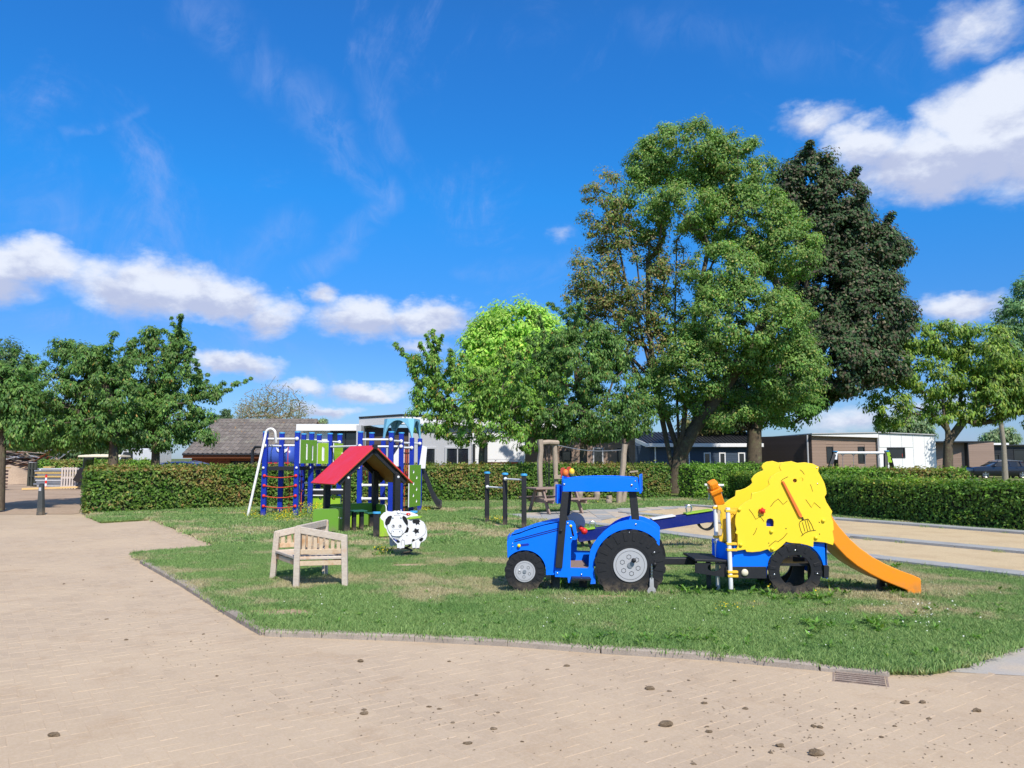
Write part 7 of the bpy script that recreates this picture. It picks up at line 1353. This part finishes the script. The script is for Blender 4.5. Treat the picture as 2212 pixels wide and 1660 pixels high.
def swing():
    D = 31.8; K = .618 / 1.794; U = lambda X: (2600 + X * .618) / 1.794; Vv = lambda Y: (1550 + Y * .618) / 1.794; Pq = lambda X, Y, dd=0: at(U(X), Vv(Y), D + dd)
    T = Thing('swing_frame', 'swing frame with a white crossbar showing above the hedge', 'swing', (Pq(1190, 400).x, D, 0))
    T.part('crossbar', MB().cyl(Pq(1020, 333), Pq(1345, 333), .055, 14), WHT, smooth=True)
    def lg(X0, Y0, X1, Y1, dd): a = Pq(X0, Y0, 0); b = Pq(X1, Y1, dd); e = a + (b - a) * (a.z / (a.z - b.z)); T.part('leg', MB().bar(a, e, .13, .13, up=(0, 1, 0)), BLK, bevel=.01)
    lg(1028, 330, 990, 440, -.3); lg(1035, 345, 1037, 440, .5); lg(1346, 325, 1348, 440, -.3); lg(1365, 340, 1392, 440, .5)
    T.part('joint_board', MB().plate([[(1018, 340), (1045, 335), (1042, 375), (1012, 372)]], lambda a, b: Pq(a, b, -.1), Y3 * .03), WHTB); gp = [(1352, 330), (1372, 328), (1378, 345), (1372, 352), (1382, 362), (1378, 372), (1388, 385), (1386, 394), (1352, 392), (1356, 375), (1350, 362), (1357, 350)]
    T.part('joint_board', MB().plate([gp], lambda a, b: Pq(a, b, -.14), Y3 * .03), LIME, bevel=.003); T.part('cap', MB().cyl(Pq(1030, 326), Pq(1030, 321), .1, 12), CAPB); T.part('cap', MB().cyl(Pq(1352, 324), Pq(1352, 319), .1, 12), CAPB)
    for X in (1078, 1145, 1218, 1297): T.part('chain', MB().tube([Pq(X, 338), Pq(X, 500)], .010, 5), STEELY); T.part('hanger', MB().tube([Pq(X - 12, 338), Pq(X, 350), Pq(X + 12, 338)], .02, 5), STEELY)
    for X0, X1 in ((1078, 1145), (1218, 1297)): T.part('seat', MB().box((Pq(X0, 500) + Pq(X1, 500)) / 2, (Pq(X1, 500) - Pq(X0, 500)).x, .18, .04), BLK)
swing()

# ------------------------------------------------------------------ playhouse with red roof
e1, e2 = Vector((.82, .572, 0)).normalized(), Vector((-.572, .82, 0)).normalized()
def playhouse():
    FL = Vector((-3.6, 16.9, 0)); FR = FL + e1 * 1.2; BL = FL + e2 * 1.15; BR = FR + e2 * 1.15; T = Thing('playhouse', 'open playhouse with a red pitched roof, black posts and green panels', 'playhouse', (FL + BR) / 2)
    ht = 1.31
    for p in (FL, FR, BL, BR): T.part('post', MB().box(p + Z3 * ht / 2, .135, .135, ht, (e1, e2, Z3)), BLK, bevel=.012); bolt(T, p - e2 * .07 - e1 * 0 + Z3 * (ht - .12), .03, WHTB) if p in (FL, FR) else None
    mid = FL + e1 * .6; zr = 1.90; ze = 1.06; half = .95; ov = .12
    for s_, mt in ((-1, RED), (1, RED)):
        r0, r1 = mid - e2 * ov, mid + e2 * (1.15 + ov); o_ = e1 * (s_ * half); A, Bq, Cq, Dq = r0 + Z3 * zr, r1 + Z3 * zr, r1 + o_ + Z3 * ze, r0 + o_ + Z3 * ze; nn = (Bq - A).cross(Dq - A).normalized(); nn = nn if nn.z > 0 else -nn
        T.part('roof', MB().add([A, Bq, Cq, Dq] + [p - nn * .02 for p in (A, Bq, Cq, Dq)], [(0, 1, 2, 3), (7, 6, 5, 4), (0, 4, 5, 1), (1, 5, 6, 2), (2, 6, 7, 3), (3, 7, 4, 0)]), RED, bevel=.003)
        T.part('roof_lining', MB().add([p - nn * .024 for p in (A.lerp(Dq, .06), Bq.lerp(Cq, .06), Cq, Dq)] + [p - nn * .030 for p in (A.lerp(Dq, .06), Bq.lerp(Cq, .06), Cq, Dq)], [(0, 1, 2, 3), (7, 6, 5, 4), (0, 4, 5, 1), (1, 5, 6, 2), (2, 6, 7, 3), (3, 7, 4, 0)]), BROWNB)
        for q in (.0, 1.15): a = mid + e2 * (q + (.05 if q else -.02)) + Z3 * (zr - .10); b = a + e1 * (s_ * half * .86) - Z3 * ((zr - ze) * .86); T.part('rafter', MB().bar(a, b, .05, .13), BLK, bevel=.004)
    T.part('ridge_cap', MB().bar(mid - e2 * (ov + .02) + Z3 * (zr - .03), mid - e2 * (ov - .05) + Z3 * (zr - .03), .10, .10), BLK)
    rnd = lambda L, H, r=.07: [(0, 0), (L, 0), (L, H - r)] + [(L - r + r * math.cos(a), H - r + r * math.sin(a)) for a in [math.pi / 8 * i for i in range(1, 5)]] + [(r, H)] + [(r + r * math.cos(a), H - r + r * math.sin(a)) for a in [math.pi / 2 + math.pi / 8 * i for i in range(1, 5)]]
    def panel(p, d, L, H, m, z=.04, t=None): nrm = t or Vector((-d.y, d.x, 0)); T.part('green_panel', MB().plate([rnd(L, H)], lambda a, b: p + d * a + Z3 * (b + z), nrm * .022, 0, 1), [m, WHTB])
    panel(BL + e1 * .05 - e2 * .08, -e2, 1.02, .48, GREEN, t=-e1); 
    for k in (.35, .62): bolt(T, BL - e2 * (1.02 - k * .7 + .1) - e1 * .0 + Z3 * .3, .022, WHTB)
    panel(BL + e1 * .06 + e2 * .0, e1, 1.1, .52, GREEN, t=e2); panel(BR + e1 * .0 - e2 * .05, -e2, .55, .5, GREEN, t=e1); panel(FL - e1 * .62 + e2 * .35, e1 * .9 - e2 * .35, .56, .48, GREEN)
    # small table and stools
    for k, (a, b, hh, w_) in enumerate(((.42, .35, .44, .30), (.86, .62, .36, .24))):
        c = FL + e1 * a + e2 * b; T.part('table_top', MB().box(c + Z3 * hh, w_ * 1.1, w_, .03, (e1, e2, Z3)), DKGRN, bevel=.004)
        for q in ((-.3, .3) if k == 0 else (0,)): T.part('table_leg', MB().box(c + e1 * w_ * q + Z3 * (hh / 2 - .01), .085, .085, hh - .02, (e1, e2, Z3)), BLK, bevel=.006)
    # blue capped short posts with a bright panel in front
    A = G(813, 1163); Bq = G(893, 1160)
    for p in (A, Bq): T.part('short_post', MB().box(p + Z3 * .25, .12, .12, .5), BLK, bevel=.01); T.part('cap', MB().cyl(p + Z3 * .49, p + Z3 * .53, .082, 20), CAPB, bevel=.006)
    d = (Bq - A).normalized(); T.part('bright_panel', MB().plate([rnd((Bq - A).length - .12, .42)], lambda a, b: A + d * (a + .06) + Z3 * (b + .03), Y3 * .022, 0, 1), [LIME, WHTB]); T.part('lime_panel', MB().plate([rnd(.75, .3)], lambda a, b: FL + e1 * (.1 + a) + e2 * 1.0 + Z3 * b, e2 * .02), LIME)
playhouse()

# ------------------------------------------------------------------ climbing tower
def tower():
    T = Thing('climbing_tower', 'large climbing frame of dark blue posts with white rails, nets and green panels', 'climbing frame', (-4.6, 22.4, 0)); H = 2.34
    S = {'a1': (-6.86, 21.45), 'a3': (-5.97, 21.45), 'a2': (-6.66, 22.30), 'a5': (-5.80, 22.30), 'b4': (-6.30, 23.3), 'b6': (-5.98, 23.9), 'b7': (-5.42, 22.95), 'b8': (-5.25, 23.5), 'c9': (-4.22, 21.45), 'c12': (-3.36, 21.45), 'c10': (-4.06, 22.3), 'c13': (-3.20, 22.3), 'd11': (-3.86, 23.15), 'd14': (-2.98, 22.95), 'd15': (-2.84, 23.8), 'd16': (-3.70, 24.0)}
    S = {k: Vector((x, y, 0)) for k, (x, y) in S.items()}
    for k, p in S.items():
        h = 2.22 if k[0] == 'd' else H; T.part('post', MB().box(p + Z3 * h / 2, .13, .13, h), BLUED, bevel=.012)
        if k[0] != 'd': T.part('cap', MB().cyl(p + Z3 * (h - .02), p + Z3 * (h + .02), .082, 18), CAPB, bevel=.006)
    def rail(a, b, z, r=.03, name='rail', knob=True, m=WHT):
        A, Bq = S[a] + Z3 * z, S[b] + Z3 * z; rl = T.part(name, MB().cyl(A, Bq, r, 12), m, smooth=True)
        if knob: T.part('rail_knob', MB().ball(Bq - Y3 * .07, .055, 10, 7), WHT, smooth=True)
    for a, b, z in (('a1', 'a3', 2.15), ('a2', 'a1', 1.96), ('a2', 'a5', 1.98), ('a3', 'b8', 2.1), ('b7', 'c9', 1.95), ('c9', 'c12', 2.13), ('c10', 'c13', 1.95), ('c12', 'c13', 2.1), ('b8', 'c10', 1.75), ('c13', 'd15', 2.06), ('c13', 'd14', 1.92), ('d11', 'd16', 1.95), ('b4', 'b6', 2.0)): rail(a, b, z)
    def deck(ks, z=1.38):
        P = [S[k] for k in ks]; c = sum(P, Vector()) / len(P); P = [c + (p - c) * 1.03 for p in P]; m = MB(); n = len(P); m.add([p + Z3 * z for p in P] + [p + Z3 * (z - .10) for p in P], [tuple(range(n)), tuple(range(2 * n - 1, n - 1, -1))] + [(i, (i + 1) % n, (i + 1) % n + n, i + n) for i in range(n)]); T.part('deck', m, BLK)
        for p in P[:2]: T.part('deck_bolt', MB().ball(p + Z3 * (z - .03) - Y3 * .07, .035, 8, 6), WHTB)
    deck(['a1', 'a3', 'a5', 'a2']); deck(['a5', 'b7', 'b8', 'b6', 'b4']); deck(['c9', 'c12', 'c13', 'c10']); deck(['d11', 'd14', 'd15', 'd16'], 1.2)
    # rope rungs with red balls
    for z in (1.13, .86, .58, .30):
        A, Bq = S['a1'] + Vector((.02, -.08, z)), S['a3'] + Vector((-.0, -.08, z)); T.part('rope_rung', MB().tube([A.lerp(Bq, k / 8) - Z3 * .05 * math.sin(math.pi * k / 8) for k in range(9)], .013, 6), REDROPE)
        for p in (A, Bq): T.part('rope_ball', MB().ball(p, .045, 10, 7), REDP, smooth=True)
    def net(a, b, z0, z1, n, inx=.15, rungs=0, m=REDROPE):
        for k in range(n):
            f = (k + .5) / n; p = S[a].lerp(S[b], f * (1 - inx) + inx / 2); T.part('net_rope', MB().tube([p + Z3 * z1, p + Z3 * z0], .012, 6), m)
            for q in range(rungs): T.part('net_knot', MB().ball(p + Z3 * (z0 + (z1 - z0) * (q + .5) / rungs), .03, 8, 5), BLK)
        for q in range(rungs): z = z0 + (z1 - z0) * (q + .5) / rungs; T.part('net_cross', MB().tube([S[a].lerp(S[b], inx / 2 + .05) + Z3 * z, S[a].lerp(S[b], 1 - inx / 2 - .05) + Z3 * z], .012, 5), m)
    net('a2', 'a5', 1.4, 1.98, 3); net('a2', 'a5', .05, 1.3, 3, .4, 3); net('c13', 'd14', .05, 1.92, 3, .5, 6); net('b8', 'c10', 1.1, 1.85, 4); net('c9', 'c10', 1.0, 1.9, 2)
    for z in (.14, .50, .87): rail('c9', 'c12', z, .035, 'ladder_rung', False); T.part('rung_collar', MB().cyl(S['c9'] + Vector((.065, 0, z)), S['c9'] + Vector((.09, 0, z)), .05, 10), WHT)
    for z in (.14, .50, .87): rail('b4', 'b7', z, .03, 'ladder_rung', False)
    # green panels
    def slotted(p, q, z0, z1, slots, m, off_=-.08, name='green_panel', nrm=None):
        d = (q - p); L = d.length; d.normalize(); n = nrm or Vector((d.y, -d.x, 0)); out = [(0, z0), (L, z0), (L, z1), (0, z1)]; T.part(name, MB().plate([out] + slots(L), lambda a, b: p + d * a + Z3 * b + n * (-off_), -n * .03, 0, 1), [m, WHTB], bevel=.002)
    pill = lambda cx, z0, z1, w_: arc(cx, z1 - w_, w_, 0, 180, 6) + arc(cx, z0 + w_, w_, 180, 360, 6)
    slotted(S['a3'] + Vector((.02, .0, 0)), S['a5'] + Vector((.12, -.1, 0)), 1.47, 2.13, lambda L: [pill(L * .38, 1.57, 2.03, .032), pill(L * .72, 1.55, 1.98, .032)], GREEN)  # side panel in the darker green: its shade is put into the colour
    slotted(S['a5'] + Vector((.10, .1, 0)), S['b7'] + Vector((-.06, -.16, 0)), 1.45, 2.06, lambda L: [pill(L * .5, 1.53, 1.95, .05)], LIME)
    slotted(S['b7'] + Vector((.05, 0, 0)), S['b8'] + Vector((.03, 0, 0)), 1.45, 2.06, lambda L: [], LIME)
    sp = S['d14']; slotted(Vector((-2.93, 22.1, 0)), Vector((-2.70, 22.95, 0)), .22, 1.42, lambda L: [circ(L * (.35 if k % 2 else .62), .38 + k * .17, .05, 12) for k in range(6)], GREEN, 0)
    # white sliding pole
    x0 = at(537, 1113, 21.3); t1 = at(572.5, 945, 21.3); top = at(586, 921, 21.4); e_ = at(598, 950, 21.5); pts = [Vector((x0.x, 21.2, 0)), t1]; 
    cxx = (t1.x + e_.x) / 2; rr = (e_.x - t1.x) / 2; zc = at(580, 937, 21.3).z
    pts += [Vector((cxx - rr * math.cos(a), 21.35, zc + rr * math.sin(a))) for a in [math.pi * k / 10 for k in range(11)]] + [Vector((e_.x, 21.45, 2.05))]; T.part('sliding_pole', MB().tube(pts, .034, 12), WHT, smooth=True)
    # light blue arched canopy: four legs running together in pointed arches
    def shell():
        P = [S['d11'], S['d14'], S['d15'], S['d16']]; c = sum(P, Vector()) / 4; zb, zt = 2.1, 2.80; n = 14; m = MB()
        P = [c + (p - c) * 1.06 for p in P]
        for i in range(4):
            a, b = P[i], P[(i + 1) % 4]; lo = []; hi = []
            for k in range(n + 1):
                f = k / n; q = a.lerp(b, f); arch = 1 - abs(2 * f - 1) ** 2.1; zi = zb - .02 + (zt - zb - .03) * arch ** .62; oz = zt if .16 < f < .84 else zb + (zt - zb) * min(1, (min(f, 1 - f) / .16) ** .75 * 1.0); top_in = c + (q - c) * (1 - .10 * arch)
                lo.append(Vector((q.x, q.y, max(zi, zb)))); w_ = min(f, 1 - f); e = (a if f < .5 else b); k2 = min(1, w_ / .16); hi.append(Vector((top_in.x, top_in.y, zt)) if True else None)
            # outer skin between the arch line and the flat shoulder line that falls to the corners
            vs = []; 
            for k in range(n + 1):
                f = k / n; s2 = a.lerp(b, .16 + .68 * f); s2 = Vector((s2.x, s2.y, zt)); vs += [lo[k], s2 + (c - s2).normalized() * .0]
            vs2 = [v + (Vector((c.x, c.y, v.z)) - v).normalized() * .05 for v in vs]; N_ = len(vs); m.add(vs + vs2, [(2 * k, 2 * k + 2, 2 * k + 3, 2 * k + 1) for k in range(n)] + [(N_ + 2 * k, N_ + 2 * k + 1, N_ + 2 * k + 3, N_ + 2 * k + 2) for k in range(n)] + [(2 * k, N_ + 2 * k, N_ + 2 * k + 2, 2 * k + 2) for k in range(n)])
        sh = []
        for i in range(4): a, b = P[i], P[(i + 1) % 4]; sh += [a.lerp(b, .16), a.lerp(b, .84)]
        m.add([Vector((p.x, p.y, zt)) for p in sh] + [Vector((c.x, c.y, zt + .03))], [(i, (i + 1) % 8, 8) for i in range(8)])
        # corner skins
        for i in range(4):
            p = P[i]; a = P[i - 1]; b = P[(i + 1) % 4]; s1 = p.lerp(a, .16); s2 = p.lerp(b, .16); m.add([Vector((p.x, p.y, zb)), Vector((s1.x, s1.y, zt)), Vector((s2.x, s2.y, zt))], [(0, 1, 2)])
        T.part('canopy', m, LBLUE, smooth=True)
    shell()
    # black slide at the far right and white side board
    pts = [(S['d15'] + Vector((.05, .3, 1.2))), (S['d15'] + Vector((.15, .35, 1.0))), (S['d15'] + Vector((.35, .45, .45))), (S['d15'] + Vector((.5, .5, .18))), (S['d15'] + Vector((.62, .52, .12)))]; m = MB(); vs = []
    for p in pts: vs += [p - Y3 * .28 + Z3 * .16, p - Y3 * .25, p + Y3 * .25, p + Y3 * .28 + Z3 * .16, p + Y3 * .28 - Z3 * .05, p - Y3 * .28 - Z3 * .05]
    m.add(vs, [(i * 6 + j, i * 6 + (j + 1) % 6, (i + 1) * 6 + (j + 1) % 6, (i + 1) * 6 + j) for i in range(4) for j in range(6)] + [tuple(range(5, -1, -1)), tuple(24 + j for j in range(6))]); T.part('slide', m, BLK, smooth=True)
    T.part('side_board', MB().plate([[(0, 1.35), (.35, 1.35), (.35, 2.0), (.22, 2.05), (0, 1.7)]], lambda a, b: S['d14'] + Vector((-.62 + a, .5, b)), Y3 * .03), WHTB, bevel=.003); T.part('side_board', MB().plate([[(0, 1.3), (.2, 1.3), (.25, 1.95), (.1, 2.0)]], lambda a, b: S['d15'] + Vector((-.02 + a, -.1, b)), Y3 * .03), WHTB, bevel=.003)
tower()
def rocker():
    c = G(703, 1108); T = Thing('seat_rocker', 'bright green rocker with a white seat board between the tower posts', 'rocker', c); y = 22.6; x0, x1 = at(676, 1090, y).x, at(735, 1090, y).x
    T.part('panel', MB().plate([[(x0, .08), (x1, .08), (x1, .52), (x0, .52)], circ(x0 + .22, .45, .05, 12), circ(x1 - .2, .45, .05, 12)], lambda a, b: Vector((a, y, b)), Y3 * .03), LIME, bevel=.003); T.part('beam', MB().box(((x0 + x1) / 2, y + .05, .62), x1 - x0 + .2, .3, .12), BLK, bevel=.01); T.part('seat', MB().box(((x0 + x1) / 2, y + .05, .70), x1 - x0 + .5, .3, .03), WHTB, bevel=.005); T.part('knob', MB().ball(Vector((x1 + .1, y, 1.0)), .06, 10, 7), REDP, smooth=True); T.part('knob_post', MB().cyl((x1 + .1, y, .7), (x1 + .1, y, 1.0), .02, 8), STEEL)
rocker()
